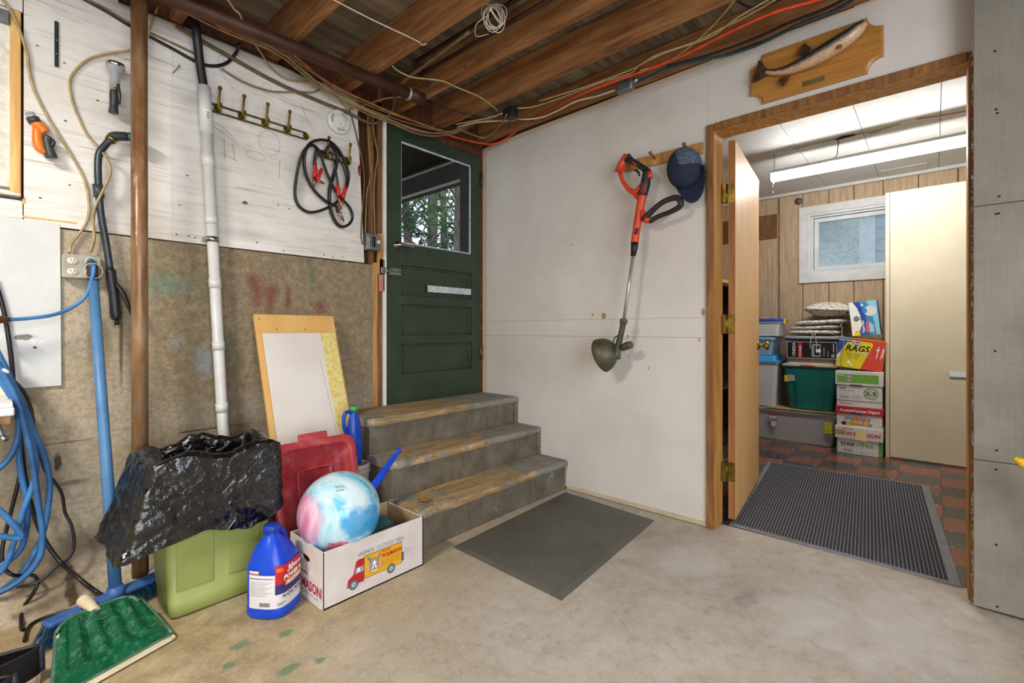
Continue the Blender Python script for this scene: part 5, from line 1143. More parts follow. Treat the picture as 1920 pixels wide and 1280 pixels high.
fmp = plane_map((X0, Y0-.0005, 0), (1, 0, 0), (0, 0, 1))
text('#68456 12/29/23 1856', .0235, fmp, .192-.05, .148, 'ink_grey', fwall, bold=.0001, sx=.98, name='stamped_code')
def D_(poly, mat, d=.0003, name='truck_print'): return decal(poly, fmp, mat, fwall, d, name)
D_(rect(.166, .052, .343, .142), 'truck_line', .0002); D_(rect(.168, .054, .341, .14), 'truck_yellow', .0004)
D_([(.098, .046), (.166, .046), (.166, .137), (.142, .137), (.133, .132), (.12, .085), (.1, .074), (.096, .06)], 'truck_red', .0004); D_([(.126, .086), (.164, .086), (.164, .108), (.131, .108)], 'portrait_grey', .0006); D_([(.135, .09), (.15, .09), (.147, .106), (.138, .106)], 'ink_white', .0008)
D_(rect(.093, .044, .106, .05), 'truck_red', .0005)
for u in (.122, .29): D_(circ(u, .048, .019), 'truck_line', .0006); D_(circ(u, .048, .0165), 'tyre_blue', .0008); D_(circ(u, .048, .008), 'label_white', .001); D_(circ(u, .048, .004), 'tyre_blue', .0012)
D_(circ(.212, .097, .019, 22, .024), 'truck_line', .0006); D_(circ(.212, .097, .0175, 22, .0225), 'portrait_grey', .0008); D_(circ(.212, .1, .007, 16, .009), 'ink_white', .001); D_([(.2, .078), (.224, .078), (.219, .09), (.205, .09)], 'ink_white', .001); D_([(.209, .078), (.215, .078), (.213, .09), (.211, .09)], 'truck_line', .0012)
for s_ in (-1, 1):
    u = .212+s_*.017; D_([(u, .105), (u+s_*.014, .128), (u+s_*.008, .131), (u-s_*.002, .12)], 'tyre_blue', .0007)
    for k in range(5): D_([(u+s_*(.004+k*.0035), .07+k*.001), (u+s_*(.0062+k*.0035), .07+k*.001), (u+s_*(.0062+k*.003), .105-k*.003), (u+s_*(.004+k*.003), .105-k*.003)], 'truck_red' if k % 2 == 0 else 'ink_white', .0006)
D_([(.195, .066), (.229, .066), (.229, .074), (.195, .074)], 'truck_line', .0009); D_([(.197, .0675), (.227, .0675), (.227, .0725), (.197, .0725)], 'ink_white', .0011)
text('W.B.MASON', .021, fmp, .246, .107, 'truck_red', fwall, bold=.001, sx=.84, d=.0007, name='truck_lettering'); text('WHO BUT', .009, fmp, .246, .129, 'truck_red', fwall, bold=.0004, d=.0007, name='truck_lettering')
for k in range(4): D_(rect(.24-k*.004, .095-k*.007, .33, .0958-k*.007), 'truck_line', .0006)
D_(rect(.343, .06, .352, .095), 'truck_line', .0003); D_(rect(.345, .064, .35, .09), 'tyre_blue', .0005)
for k in range(3): D_(rect(.353, .088+k*.008, .4-.006*k, .0888+k*.008), 'ink_grey', .0003)
for k in range(2): D_([(.14, .036+k*.012), (.2-k*.03, .044+k*.01), (.2-k*.03, .0448+k*.01), (.14, .0368+k*.012)], 'ink_grey', .0003)
# marbled ball
def m_ball():
    t = NT('marbled_ball'); n = t.noise(4.2, 7, .62, dist=1.6); n2 = t.noise(2.6, 5, .6, dist=2); x, y, z = t.sep()
    c = t.ramp(n, [(.36, 'd6e9f0'), (.48, 'b2dcea'), (.55, '7cc8e4'), (.62, '2aa8dc'), (.72, 'a4d8ea')])
    pk = t.spot((-.15, -.02, .02), (.05, .12, .14), 9, .7, .5); c = t.mix(t.math('MULTIPLY', pk, .9), c, t.ramp(n2, [(.4, 'd96f98'), (.6, 'f0c6d8')]))
    pk2 = t.spot((-.075, -.12, -.085), (.05, .06, .03), 26, .8, .2); c = t.mix(pk2, c, t.ramp(t.noise(22, 4, dist=2), [(.4, 'c2305a'), (.6, 'dfa3bb')]))
    gr_ = t.spot((-.02, -.11, -.125), (.06, .05, .025), 18, .6, .3); c = t.mix(gr_, c, '86b832')
    bl = t.spot((.03, -.14, .0), (.11, .07, .06), 11, .9, .3); c = t.mix(t.math('MULTIPLY', bl, .8), c, '1496d8')
    return t.done(c, .18, 0, None, Coat_Weight=.3)
MATS['ball'] = m_ball(); bl_ = thing('marbled_ball', 'blue, white and pink marbled play ball sitting in the carton', 'ball', (-1.55, -.742, .289))
obj('skin', MB().ball((0, 0, 0), .16, 48, 32), 'ball', bl_, True)
vdir = (V((-2.2, -2.1, 1.9))-V((-1.55, -.742, .289))).normalized(); uu = V((0, 0, 1)).cross(vdir).normalized(); vv_ = vdir.cross(uu)
bmap = lambda u, v, d=0: (vdir*.16+uu*u+vv_*v).normalized()*(.1606+d)
decal(rect(-.02, -.001, .02, .012), bmap, 'label_white', bl_, 0, 'sticker', True); text('PLAY BALL', .006, bmap, -.018, .026, 'tyre_blue', bl_, local=True, name='printed_mark') if False else None
for i in range(6): decal(rect(-.016+i*.005, .001, -.0135+i*.005, .01), bmap, 'ink_grey', bl_, .0004, 'barcode', True)
for i in range(3): decal(rect(-.02, .017+i*.004, .018-.004*i, .019+i*.004), bmap, 'tyre_blue', bl_, .0002, 'printed_mark', True)
b2 = thing('teal_ball', 'dark teal ball half hidden in the carton behind the marbled ball', 'ball', (-1.36, -.71, .11)); mk('ball_teal', '1f4a50', '3a7478', 7, .35)
obj('skin', MB().ball((0, 0, 0), .098, 32, 20), 'ball_teal', b2, True); obj('printed_ring', MB().tube([V((.09*math.cos(2*math.pi*i/40), .09*math.sin(2*math.pi*i/40)*.6, .05+.0)).normalized()*.0985 for i in range(40)], .0016, 5, 1, True), 'ink_black', b2, True)
# blue plastic bat standing in the carton
bt = thing('plastic_bat', 'bright blue plastic bat sticking out of the carton', 'bat', (-1.4, -.66, .01)); tip = onA(747, 845, .6); low = V((-1.395, -.64, .26)); foot = tip+(onA(700, 912, .64)-tip)*2.0
mid = onA(700, 912, .64); dirv = (mid-tip).normalized(); foot = tip+dirv*.36
obj('barrel', MB().tube([tip+dirv*.006, tip+dirv*.012, tip+dirv*.02, tip+dirv*.12, tip+dirv*.2, foot], [.0115, .0115, .0115, .015, .019, .024], 18, 2), 'jug_blue', bt); obj('knob', MB().ball(tip, .0145, 16, 10), 'jug_blue', bt)
obj('grip_ring', MB().tube([tip+dirv*.115, tip+dirv*.119], .0165, 18, 1), 'cap_blue', bt)
# leaning boards
def m_lam():
    t = NT('laminate_board'); g = t.noise(6, 5, .6, sc=(1, 1, .25)); return t.done(t.ramp(g, [(.35, 'd8a862'), (.65, 'e2b874')]), .5)
MATS['laminate'] = m_lam()
def lean(x0, x1, L, yb, yt, zt, th_): pass
def leanM(yb, zb2, yt, zt): 
    d = V((0, yt-yb, zt-zb2)).normalized(); X_ = V((1, 0, 0)); N_ = X_.cross(d)
    M_ = Matrix((( *X_, 0), (*d, 0), (*N_, 0), (0, 0, 0, 1))).transposed(); M_.translation = V((0, yb, zb2)); return M_, V((0, yt-yb, zt-zb2)).length
M1, L1_ = leanM(-.425, .004, -.035, 1.105)
wbd = thing('wood_board', 'honey-coloured wooden board leaning against the concrete wall', 'board', (-1.42, -.4, 0)); lb2 = MB().bbox((-1.628, 0, -.009), (-1.214, L1_, .009), .002, M1); obj('panel', lb2, 'laminate', wbd)
for ux, uz in ((-1.605, L1_-.025), (-1.53, L1_-.08), (-1.385, L1_-.08)): obj('screw_hole', MB().lathe([(0, .0097), (.003, .0096), (.0035, .009)], M1 @ Matrix.Translation((ux, uz, 0)), 8), 'screw_dark', wbd)
def m_sheet():
    t = NT('white_sheet'); x, y, z = t.sep(); n = t.noise(3, 4)
    e = t.math('ADD', t.math('ADD', x, 1.298), t.math('MULTIPLY', t.math('SUBTRACT', t.noise(6, 5), .5), .03)); e = t.math('ADD', e, t.math('MULTIPLY', z, .02)); msk = t.math('GREATER_THAN', e, 0.0)
    c = t.mix(msk, t.ramp(n, [(.3, 'd6cfc6'), (.7, 'e2dcd4')]), t.ramp(t.noise(50, 4, .7), [(.4, 'd8c05a'), (.6, 'e4d8a0')]))
    cr = t.math('LESS_THAN', t.math('ABSOLUTE', t.math('ADD', t.math('ADD', x, 1.325), t.math('MULTIPLY', t.math('SUBTRACT', z, .6), .06))), .0012); cr = t.math('MULTIPLY', cr, t.math('LESS_THAN', z, .88)); c = t.mix(t.math('MULTIPLY', cr, .6), c, '8a6a48')
    return t.done(c, .5)
MATS['sheet'] = m_sheet(); M2, L2_ = leanM(-.455, .004, -.093, 1.012); one('white_sheet', MB().bbox((-1.607, 0, -.005), (-1.232, L2_, .005), .0015, M2), 'sheet', 'white sheet with a yellowed edge leaning on the wooden board', 'board')
# red tote lid seen from below
def m_rl():
    t = NT('red_lid_plastic'); n = t.noise(9, 6, .65, dist=.8); return t.done(t.ramp(n, [(.35, '9c2a31'), (.55, 'ae3a41'), (.75, 'c26e70')]), .5)
MATS['lid_red'] = m_rl(); rl = thing('tote_lid', 'red plastic tote lid leaning upright between the bin and the steps', 'lid', (-1.52, -.56, 0))
ML, LL = leanM(-.588, .004, -.455, .535); LX0, LX1 = -1.716, -1.332
fr2 = MB(); lv = []
for (ins, zz2, r) in ((0, -.026, .055), (0, .016, .055), (.004, .02, .052), (.03, .02, .045), (.034, .016, .043), (.042, -.022, .04)): lv.append([ML @ V((u, v, zz2)) for u, v in rrect(LX0+ins, ins, LX1-ins, LL-ins, r, 5)])
n = len(lv[0]); fr2.add([p for l in lv for p in l], [(i*n+k, i*n+(k+1) % n, (i+1)*n+(k+1) % n, (i+1)*n+k) for i in range(len(lv)-1) for k in range(n)]+[tuple(range(n)), tuple(len(lv)*n-n+k for k in range(n))], True); obj('shell', fr2, 'lid_red', rl)
rb = MB(); u0, u1, v0, v1 = LX0+.115, LX1-.115, .09, LL-.125
rb.tube([ML @ V((u, v, -.019)) for u, v in rrect(u0, v0, u1, v1, .018, 4)], .007, 6, 1, True); obj('rib', rb, 'lid_red', rl)
obj('tab', MB().bbox((-1.59, LL-.012, -.004), (-1.46, LL+.03, .012), .004, ML), 'lid_red', rl)
# bucket with a blue jug on top, tucked beside the steps
mk('pail_grey', 'a8a49e', 'bcb8b2', 9, .5); pk = thing('paint_pail', 'pale grey plastic pail tucked between the red lid and the steps', 'pail', (-1.272, -.36, 0))
PC = V((-1.268, -.36, 0))
obj('body', MB().lathe([(.062, .002), (.064, .01), (.074, .31), (.074, .318)], Matrix.Translation(PC), 28), 'pail_grey', pk); obj('lid', MB().lathe([(.0, .352), (.06, .352), (.062, .356), (.074, .356), (.079, .35), (.079, .335), (.076, .333), (.076, .325), (.079, .323), (.079, .312), (.074, .31)], Matrix.Translation(PC), 28), 'pail_grey', pk)
j2 = thing('antifreeze_jug', 'slim blue bottle with a green cap standing on the grey pail', 'bottle', PC+V((0, 0, .3565))); mk('cap_green', '2f9a44', '3cb054', 12, .4); mk('bottle_blue', '0a3aa0', '1046b8', 8, .35)
obj('body', MB().lathe([(.036, 0), (.04, .006), (.041, .03), (.041, .15), (.04, .17), (.03, .215), (.018, .25), (.015, .258), (.015, .27)], None, 28, 1.0, .8), 'bottle_blue', j2, True)
for k in range(7): obj('ridge', MB().lathe([(.0405, .03+k*.018), (.0425, .036+k*.018), (.0405, .042+k*.018)], None, 28, 1, .8), 'bottle_blue', j2, True)
obj('cap', MB().lathe([(.0185, .262), (.0185, .282), (.0165, .285), (0, .285)], None, 20), 'cap_green', j2, True); obj('handle', MB().tube([(-.012, 0, .255), (-.035, 0, .262), (-.052, 0, .25), (-.055, 0, .2), (-.04, 0, .15)], .0095, 10), 'bottle_blue', j2, True)
# broom and dustpans
mk('broom_blue', '42719f', '5b8ab6', 5, .45); mk('head_blue', '2c5a9c', '4674b0', 12, .5); mk('bristle_blue', '123a58', '246a94', 60, .8); mk('cream_plastic', 'cdbf9c', 'ddd2b4', 12, .5)
br = thing('broom', 'push broom with a light blue handle leaning on the outlet wall', 'broom', (-2.2, -.36, 0)); h0_, h1_ = onA(174, 520, .085), V((-2.198, -.345, .085))
obj('handle', MB().tube([h0_, h0_.lerp(h1_, .5), h1_], [.0165, .018, .0195], 16, 1), 'broom_blue', br); dh = (h0_-h1_).normalized()
obj('cap', MB().tube([h0_-dh*.015, h0_+dh*.055, h0_+dh*.065], [.0175, .0165, .012], 14, 1), 'dark_grey_plastic', br)
for k in range(4): obj('cap_ring', MB().tube([h0_+dh*(.004+k*.011), h0_+dh*(.009+k*.011)], .0185, 14, 1), 'dark_grey_plastic', br)
hl = h0_+dh*.03+V((0, -.02, 0)); obj('hanging_loop', MB().tube([hl+V((.028*math.cos(2*math.pi*i/14), -.004, .03*math.sin(2*math.pi*i/14)-.005)) for i in range(14)], .0012, 5, 3, True), 'white_cable', br)
hA, hB = V((-2.385, -.4, .062)), V((-2.05, -.285, .062)); hx = (hB-hA).normalized(); Mh = Matrix(((*hx, 0), (*V((-hx.y, hx.x, 0)), 0), (0, 0, 1, 0), (0, 0, 0, 1))).transposed(); Mh.translation = hA
hbm = MB(); LB = (hB-hA).length
hbm.bbox((0, -.028, 0), (LB, .028, .02), .008, Mh); obj('head', hbm, 'head_blue', br); obj('socket', MB().tube([h1_+V((0, 0, -.03)), h1_+dh*.02], [.034, .0235], 14, 1), 'head_blue', br)
bs = MB(); random.seed(11)
for i in range(900):
    u = random.random(); w = random.uniform(-.024, .024); e_ = (u-.5)*.05
    p0 = Mh @ V((u*LB, w, .002)); p1 = Mh @ V((u*LB+e_+random.uniform(-.006, .006), w*1.5+random.uniform(-.006, .006), -.06+random.uniform(0, .008)))
    bs.tube([p0, p1], .0009, 3, 1, caps=False)
o = obj('bristles', bs, 'bristle_blue', br); o['kind'] = 'stuff'
t = NT('green_enamel'); n = t.noise(14, 5, .7); MATS['green_enamel'] = t.done(t.mix(t.math('MULTIPLY', t.ramp(t.noise(35, 5, .75), [(.52, 0), (.7, 1)]), .45), t.ramp(n, [(.3, '0c4a2c'), (.7, '136040')]), '7fa898'), t.ramp(n, [(.3, .1), (.7, .3)]))
mk('green_rim', '3f6a55', '5c8570', 30, .4, .2)
def dustpan(name, label, mat, rim, sh, dz):
    d_ = thing(name, label, 'dustpan', (-2.24, -.58, .0)); O = [(-2.36, -.47), (-2.155, -.44), (-2.098, -.66), (-2.392, -.755)]
    # outline: back left, back right, front right, front left
    bl2, br2, fr3, fl = [V((x+sh[0], y+sh[1], 0)) for x, y in O]
    def surf(u, v):
        p = (bl2*(1-u)+br2*u)*(1-v)+(fl*(1-u)+fr3*u)*v; z = .088*(1-v)+.014*v
        ed = min(u, 1-u, v*.9+.02)
        bul = .018*min(1, ed/.1)**.6*(1 if v < .93 else max(0, (1-v)/.07))
        cor = .007*math.sin(u*2*math.pi*5.5) if (.1 < u < .9 and .12 < v < .8) else 0
        rc2 = max(0, .12-v)*.5*(abs(u-.5)*2)**4
        p = p+(fl-bl2).normalized()*rc2
        return V((p.x, p.y, z+bul+cor+dz))
    m_ = MB(); m_.grid(surf, 60, 40); o_ = obj('pan', m_, mat, d_); s2 = o_.modifiers.new('thickness', 'SOLIDIFY'); s2.thickness = .0015
    ed = [surf(i/20, 0) for i in range(21)]+[surf(1, i/12) for i in range(1, 13)]; ed2 = [surf(0, 1-i/12) for i in range(12)]+[surf(0, 0)]
    obj('rolled_edge', MB().tube(ed2+ed[1:], .006, 8, 1), mat if rim is None else rim, d_); obj('lip', MB().tube([surf(i/20, 1) for i in range(21)], .004, 8, 1), rim or mat, d_)
    return d_, surf
dg, sf = dustpan('dustpan', 'green enamelled metal dustpan lying face down by the broom', 'green_enamel', 'green_rim', (0, 0), .008)
hc = sf(.5, .38); obj('rivet', MB().lathe([(0, .0015), (.006, .001), (.01, .002), (.014, 0)], Matrix.Translation(hc+V((0, 0, .0005))), 16), 'green_enamel', dg); hm2 = lambda u, v, d=0: sf(.5+u, .25-v)+V((0, 0, .001+d))
for i in range(3): decal(rect(-.1+.01*i, -.004-i*.04, .1-.015*i, .014-i*.04), hm2, 'green_rim', dg, .0002, 'embossed_mark')
dc_, sf2 = dustpan('dustpan', 'cream plastic dustpan nested beneath the green dustpan', 'cream_plastic', None, (.004, -.008), -.006)
ch = sf2(.42, .0); obj('handle', MB().tube([ch+V((.0, -.02, .012)), ch+V((-.01, .03, .02)), ch+V((-.02, .075, .022))], [.014, .017, .02], 12), 'cream_plastic', dc_)
# shoes at the left edge
mk('shoe_black', '0e0e12', '1c1a22', 30, .45); mk('shoe_sole', 'a99a86', 'bfb09c', 30, .7); mk('shoe_trim', '141c26', '26323e', 60, .6)
def shoe(label, hx, hy, rz):
    s = thing('shoe', label, 'shoe', (hx, hy, 0), rz)
    def sole(u, v):
        a = 2*math.pi*u; x = -.14-.14*math.cos(a); w = .042*(1-.18*math.cos(2*a+.3)); return V((x+.0, w*math.sin(a)*(.9+.1*v), .001+.03*v))
    m_ = MB(); m_.grid(sole, 40, 3, True, True); m_.f += [tuple(range(40))[::-1], tuple(80+i for i in range(40))]; m_.sm += [False, False]
    for i in range(8): m_.tube([sole(.36+.035*i, .1)*1.0+V((.0, 0, 0)), sole(.36+.035*i, .95)], .0022, 4, 1)
    obj('sole', m_, 'shoe_sole', s, True)
    def upper(u, v):
        a = 2*math.pi*u; q = sole(u, 1); hh = .03+.07*v*(1-.45*(-q.x/.28)) if True else 0
        k = 1-.12*v-.25*v*v*(1 if -q.x > .12 else .25)
        return V((q.x*(1-.05*v)-.004*v, q.y*k, .03+(.075 if -q.x < .13 else .075-.26*max(0, -q.x-.13))*v))
    m_ = MB(); m_.grid(upper, 40, 8, True, True); obj('upper', m_, 'shoe_black', s, True)
    obj('collar', MB().tube([upper(i/40, 1)+V((0, 0, .002)) for i in range(40)], .0055, 6, 1, True), 'shoe_black', s, True)
    obj('heel_tab', MB().tube([upper(.5, .05)+V((.003, 0, 0)), upper(.5, .55)+V((.004, 0, 0)), upper(.5, 1)+V((.004, 0, .006))], .008, 8, 2), 'shoe_trim', s, True)
    obj('piping', MB().tube([upper(.42, .9), upper(.4, .6)+V((.0, -.002, 0)), upper(.36, .35)+V((0, -.002, 0)), upper(.3, .2)+V((0, -.002, 0))], .0017, 5), 'white_cable', s, True)
    obj('tongue', MB().tube([(-.13, 0, .09), (-.17, 0, .085), (-.21, 0, .06)], [.02, .022, .02], 8, 2), 'shoe_black', s, True)
    return s
shoe('black shoe with pale sole at the left edge, nearer the wall', -2.405, -.6, math.radians(4)); shoe('black shoe in the bottom left corner, nearer the camera', -2.462, -.72, math.radians(-3))
# ================================================================== LEFT EDGE: SHELF, HOSE, CORDS
sh = thing('wall_shelf', 'white-edged wooden shelf reaching in at the left edge', 'shelf', (-2.7, -.15, .75)); 
obj('board', bx((-3.3, -.28, .775), (-2.452, -.016, .79)), 'white_paint', sh); obj('edge_moulding', MB().bbox((-3.3, -.285, .745), (-2.447, -.016, .774), .006), 'white_paint', sh); obj('bracket', MB().bbox((-2.52, -.26, .715), (-2.455, -.016, .744), .004), 'raw_stud', sh)
obj('upstand', bx((-3.3, -.03, .791), (-2.455, -.016, .86)), 'ivory_light', sh)
hs = thing('air_hose', 'coiled blue hose hanging at the left edge of the wall', 'hose', onA(40, 900, .12)); HP = lambda px, py, o=.14: onA(px, py, o)
loops = [[(-25, 640), (0, 690), (25, 722), (45, 762), (62, 805), (82, 850), (93, 900), (90, 950), (80, 1000), (60, 1045), (30, 1085), (0, 1106), (-30, 1110)],
         [(-20, 655), (8, 705), (28, 750), (36, 800), (35, 845), (40, 890), (50, 935), (50, 985), (38, 1030), (5, 1058), (-25, 1066)],
         [(-10, 650), (22, 715), (45, 778), (62, 835), (68, 875), (60, 915), (44, 955), (28, 1010), (10, 1060), (-15, 1085)],
         [(-30, 660), (5, 718), (32, 765), (34, 815), (22, 850), (5, 872), (-20, 890)], [(-25, 945), (0, 957), (22, 980), (40, 1002), (34, 1009), (10, 1006), (-25, 1000)],
         [(-12, 668), (30, 745), (48, 805), (62, 870), (72, 945), (80, 1000), (76, 1040), (55, 1072), (20, 1100), (-20, 1118)]]
for k, l in enumerate(loops): obj('loop', MB().tube([HP(px, py, .1+.022*k) for px, py in l], .0095, 10), 'hose_blue_dark' if k % 2 else 'hose_blue', hs)
obj('tie', MB().tube([HP(-8, 695, .06), HP(4, 692, .2), HP(14, 697, .24)], .005, 6), 'white_paint', hs)
def cord(pts, r, label): return one('power_cord', MB().tube([p if isinstance(p, Vector) else onA(*p) for p in pts], r, 8), 'black_cable', label, 'cord')
cord([(-12, 520, .03), (4, 570, .03), (14, 620, .03), (22, 680, .035), (27, 740, .05), (34, 790, .05), (42, 850, .05), (47, 900, .05)], .007, 'black cord running down the patched white board at the left edge')
cord([(28, 715, .04), (45, 735, .04), (58, 765, .04), (64, 800, .05), (74, 845, .06), (84, 880, .06), (100, 900, .06), (116, 925, .06), (122, 960, .06), (134, 985, .07), (139, 1020, .08), (130, 1045, .1), (105, 1063, .11), (80, 1085, .12), (55, 1097, .12), (30, 1100, .12)], .005, 'thin black cord curving down the concrete beside the blue handle')
cord([(36, 820, .08), (48, 900, .08), (64, 965, .08), (84, 1012, .09), (112, 1052, .12), onF(150, 1086, .12), onF(180, 1108, .07), onF(204, 1122, .055), onF(222, 1127, .03)], .007, 'thick black cord running down the wall to the broom head')
cord([(40, 880, .07), (28, 930, .07), (14, 985, .07), (4, 1030, .08), (6, 1060, .1), (25, 1078, .12), onF(62, 1078, .13), onF(70, 1094, .11), onF(58, 1118, .07), onF(42, 1142, .03), onF(40, 1175, .008), onF(44, 1180, .008)], .006, 'black cord dropping behind the coiled hose to the floor')
cord([onF(46, 1201, .008), onF(52, 1178, .008), onF(70, 1163, .008), onF(110, 1149, .01), onF(140, 1141, .014), onF(156, 1141, .014), onF(158, 1150, .01), onF(148, 1172, .008)], .0055, 'black cord lying on the floor behind the dustpan')
mh_ = thing('metal_lever', 'small silver lever poking in at the left edge below the shelf', 'lever', onA(0, 810, .3)); obj('rod', MB().tube([onA(-22, 770, .3), onA(-4, 800, .3), onA(4, 818, .3)], .009, 10), 'steel', mh_); obj('knob', MB().ball(onA(7, 822, .3), .0125, 14, 10), 'steel', mh_)
# yellow tool handle at the right edge
yh = thing('yellow_handle', 'yellow plastic tool handle poking in at the right edge', 'tool', onB(1915, 866, .2)); mk('yellow_plastic', 'e0b40a', 'eec51a', 10, .3); y_ = [onB(1906, 861, .2), onB(1916, 866, .2), onB(1935, 878, .2), onB(1965, 900, .2)]
obj('grip', MB().tube(y_, [.009, .014, .017, .018], 14), 'yellow_plastic', yh); obj('tip', MB().ball(y_[0], .009, 12, 8), 'yellow_plastic', yh)
yf = V((y_[3].x-.22, y_[3].y-.42, .13)); obj('shaft', MB().tube([y_[3], yf], [.017, .014], 14, 1), 'yellow_plastic', yh)
yd = (yf-y_[3]).normalized(); ys_ = yd.cross(V((0, 0, 1))).normalized(); obj('scoop', MB().grid(lambda u, v: yf+yd*(.16*v-.02)+ys_*(u-.5)*.16*(.5+.5*v**.5)+V((0, 0, .02*(2*u-1)**2)), 10, 8), 'yellow_plastic', yh)
# shop light left of the view, and an added fill fixture behind the photographer
for (x, y, L, ax_, lb) in ((-3.45, -1.35, .66, 0, 'white shop light under the joists left of the window'), (-2.2, -3.9, 1.2, 0, 'added white fill light under the joists behind the photographer')):
    s = thing('garage_light', lb, 'light', (x, y, 2.3)); obj('housing', MB().bbox((x-L/2, y-.1, 2.285), (x+L/2, y+.1, 2.33), .01), 'white_paint', s)
    for sx in (-1, 1): obj('hanger', MB().tube([(x+sx*L*.4, y, 2.33), (x+sx*L*.4, y, 2.4)], .003, 6, 1), 'steel', s)
# ================================================================== BACK ROOM CONTENTS
# hanging LED fixture
t = NT('led_diffuser'); em_ = t.n.new('ShaderNodeEmission'); em_.inputs[0].default_value = (1, .98, .94, 1); em_.inputs[1].default_value = 54; t.lk(em_.outputs[0], t.n['Material Output'].inputs[0]); MATS['led'] = t.m
LX, LY1, LY0, LZ = 1.60, -1.60, -2.82, 2.205
lf_ = thing('ceiling_light', 'long bright LED tube light hanging on chains in the back room', 'light', (LX, -2.2, LZ))
obj('housing', MB().bbox((LX-.052, LY0, LZ+.036), (LX+.052, LY1, LZ+.06), .006), 'white_vinyl', lf_)
df_ = MB(); df_.tube([(LX, LY0+.01, LZ+.012), (LX, LY1-.01, LZ+.012)], .03, 14, 1, flat=1.5); obj('diffuser', df_, 'led', lf_)
for y in (LY0, LY1): obj('end_cap', MB().bbox((LX-.056, y-.006, LZ-.022), (LX+.056, y+.006, LZ+.06), .003), 'white_vinyl', lf_)
for y in (LY1-.02, LY0+.02):
    ch_ = MB(); z = LZ+.06; k = 0
    while z < RZ-.005:
        w = .005; pts = [V((LX+(w*math.cos(a) if k % 2 else 0), y+(0 if k % 2 else w*math.cos(a)), z+.009+.009*math.sin(a))) for a in [2*math.pi*i/8 for i in range(8)]]
        ch_.tube(pts, .0013, 5, 1, True); z += .0145; k += 1
    obj('chain', ch_, 'steel', lf_)
obj('pull_cord', MB().tube([(LX-.05, LY1-.02, LZ-.02), (LX-.05, LY1-.02, LZ-.11)], .0015, 6, 1).ball((LX-.05, LY1-.02, LZ-.115), .006, 8, 6), 'cream_cable', lf_)
lcb = onF(1572, 262, RZ); one('cable', MB().tube([lcb, lcb+V((-.03, .0, -.07)), V((LX+.0, lcb.y+.02, LZ+.075)), V((LX, LY1-.3, LZ+.066))], .004, 6), 'white_cable', 'white cable from the torn ceiling hole to the tube light', 'cable')
so_ = hit(1497, 377, 0, RX-.01); one('cover_plate', MB().lathe([(0, .012), (.012, .012), (.013, .006), (.034, .005), (.036, 0)], Matrix.Translation(so_+V((.008, 0, 0))) @ Matrix.Rotation(-math.pi/2, 4, 'Y'), 20), 'steel', 'round metal cover plate above the basement window', 'cover plate')
# cream cabinet
mk('cabinet_cream', 'd8ceb2', 'e0d7bd', 3, .45); cb = thing('tall_cabinet', 'tall plain cream cabinet against the back wall', 'cabinet', (2.62, -2.7, 0)); CY1 = -2.257
obj('carcass', MB().bbox((2.36, -3.3, .0), (2.88, CY1-.002, 2.13), .002), 'cabinet_cream', cb); obj('stile', MB().bbox((2.338, CY1-.027, .0), (2.3595, CY1, 2.134), .002), 'cabinet_cream', cb); obj('door', MB().bbox((2.336, -3.3, .012), (2.3595, CY1-.03, 2.134), .002), 'cabinet_cream', cb)
# dark shelf unit half hidden behind the wooden door
dk = thing('dark_shelf', 'dark shelf unit glimpsed through the gap behind the wooden door', 'shelf', (1.5, -.9, 0)); mk('dark_stain', '1c0f0c', '2a1814', 9, .5)
for z in (.02, .5, 1.0, 1.42): obj('board', bx((1.1, -1.16, z), (2.5, -.5, z+.025)), 'dark_stain', dk)
for x in (1.1, 2.48): obj('side', bx((x, -1.16, 0), (x+.02, -.5, 1.445)), 'dark_stain', dk)
obj('back', bx((1.1, -.5, 0), (2.5, -.49, 1.445)), 'dark_stain', dk); obj('top_trim', bx((1.09, -1.17, 1.446), (2.51, -.49, 1.475)), 'raw_stud', dk)
# olive bag and papers at the right side of the doorway
mk('olive_cloth', '6a5f40', '82764f', 30, .9); ol = onB(1817, 905, -.5)
def bagc(u, v):
    a = 2*math.pi*u; r = .045+.05*math.sin(math.pi*min(1, v*1.1))**.7*(1-.3*v); fold = 1+.12*math.sin(a*5+v*3)
    return V((.75+r*math.cos(a)*fold*.8, -2.87+r*1.6*math.sin(a)*fold*.9, .09+.55*v))
oc = thing('canvas_bag', 'olive canvas bag just inside the right door jamb', 'bag', (.75, -2.87, .09))
bgm = MB(); bgm.grid(bagc, 30, 14, True, True); bgm.f.append(tuple(range(30))[::-1]); bgm.sm.append(True); obj('cloth', bgm, 'olive_cloth', oc); obj('drawcord', MB().tube([bagc(i/16, .97)*1.0 for i in range(16)], .004, 6, 1, True).tube([(.75, -2.87, .62), (.75, -2.9, .9), (.75, -2.96, 1.2)], .004, 6), 'cream_cable', oc)
pz_ = hit(1800, 707, 0, 1.3); dt = thing('side_table', 'grey table corner showing beside the right door jamb', 'table', (1.4, -3.0, 0)); mk('grey_laminate', '8c9096', 'a0a4aa', 9, .4)
obj('top', MB().bbox((1.25, -3.45, pz_.z-.012), (1.75, pz_.y+.045, pz_.z+.006), .003), 'grey_laminate', dt)
for x, y in ((1.3, -3.4), (1.7, -3.4), (1.3, pz_.y-.12), (1.7, pz_.y-.12)): obj('leg', MB().tube([(x, y, 0), (x, y, pz_.z-.012)], .012, 10, 1), 'steel', dt)
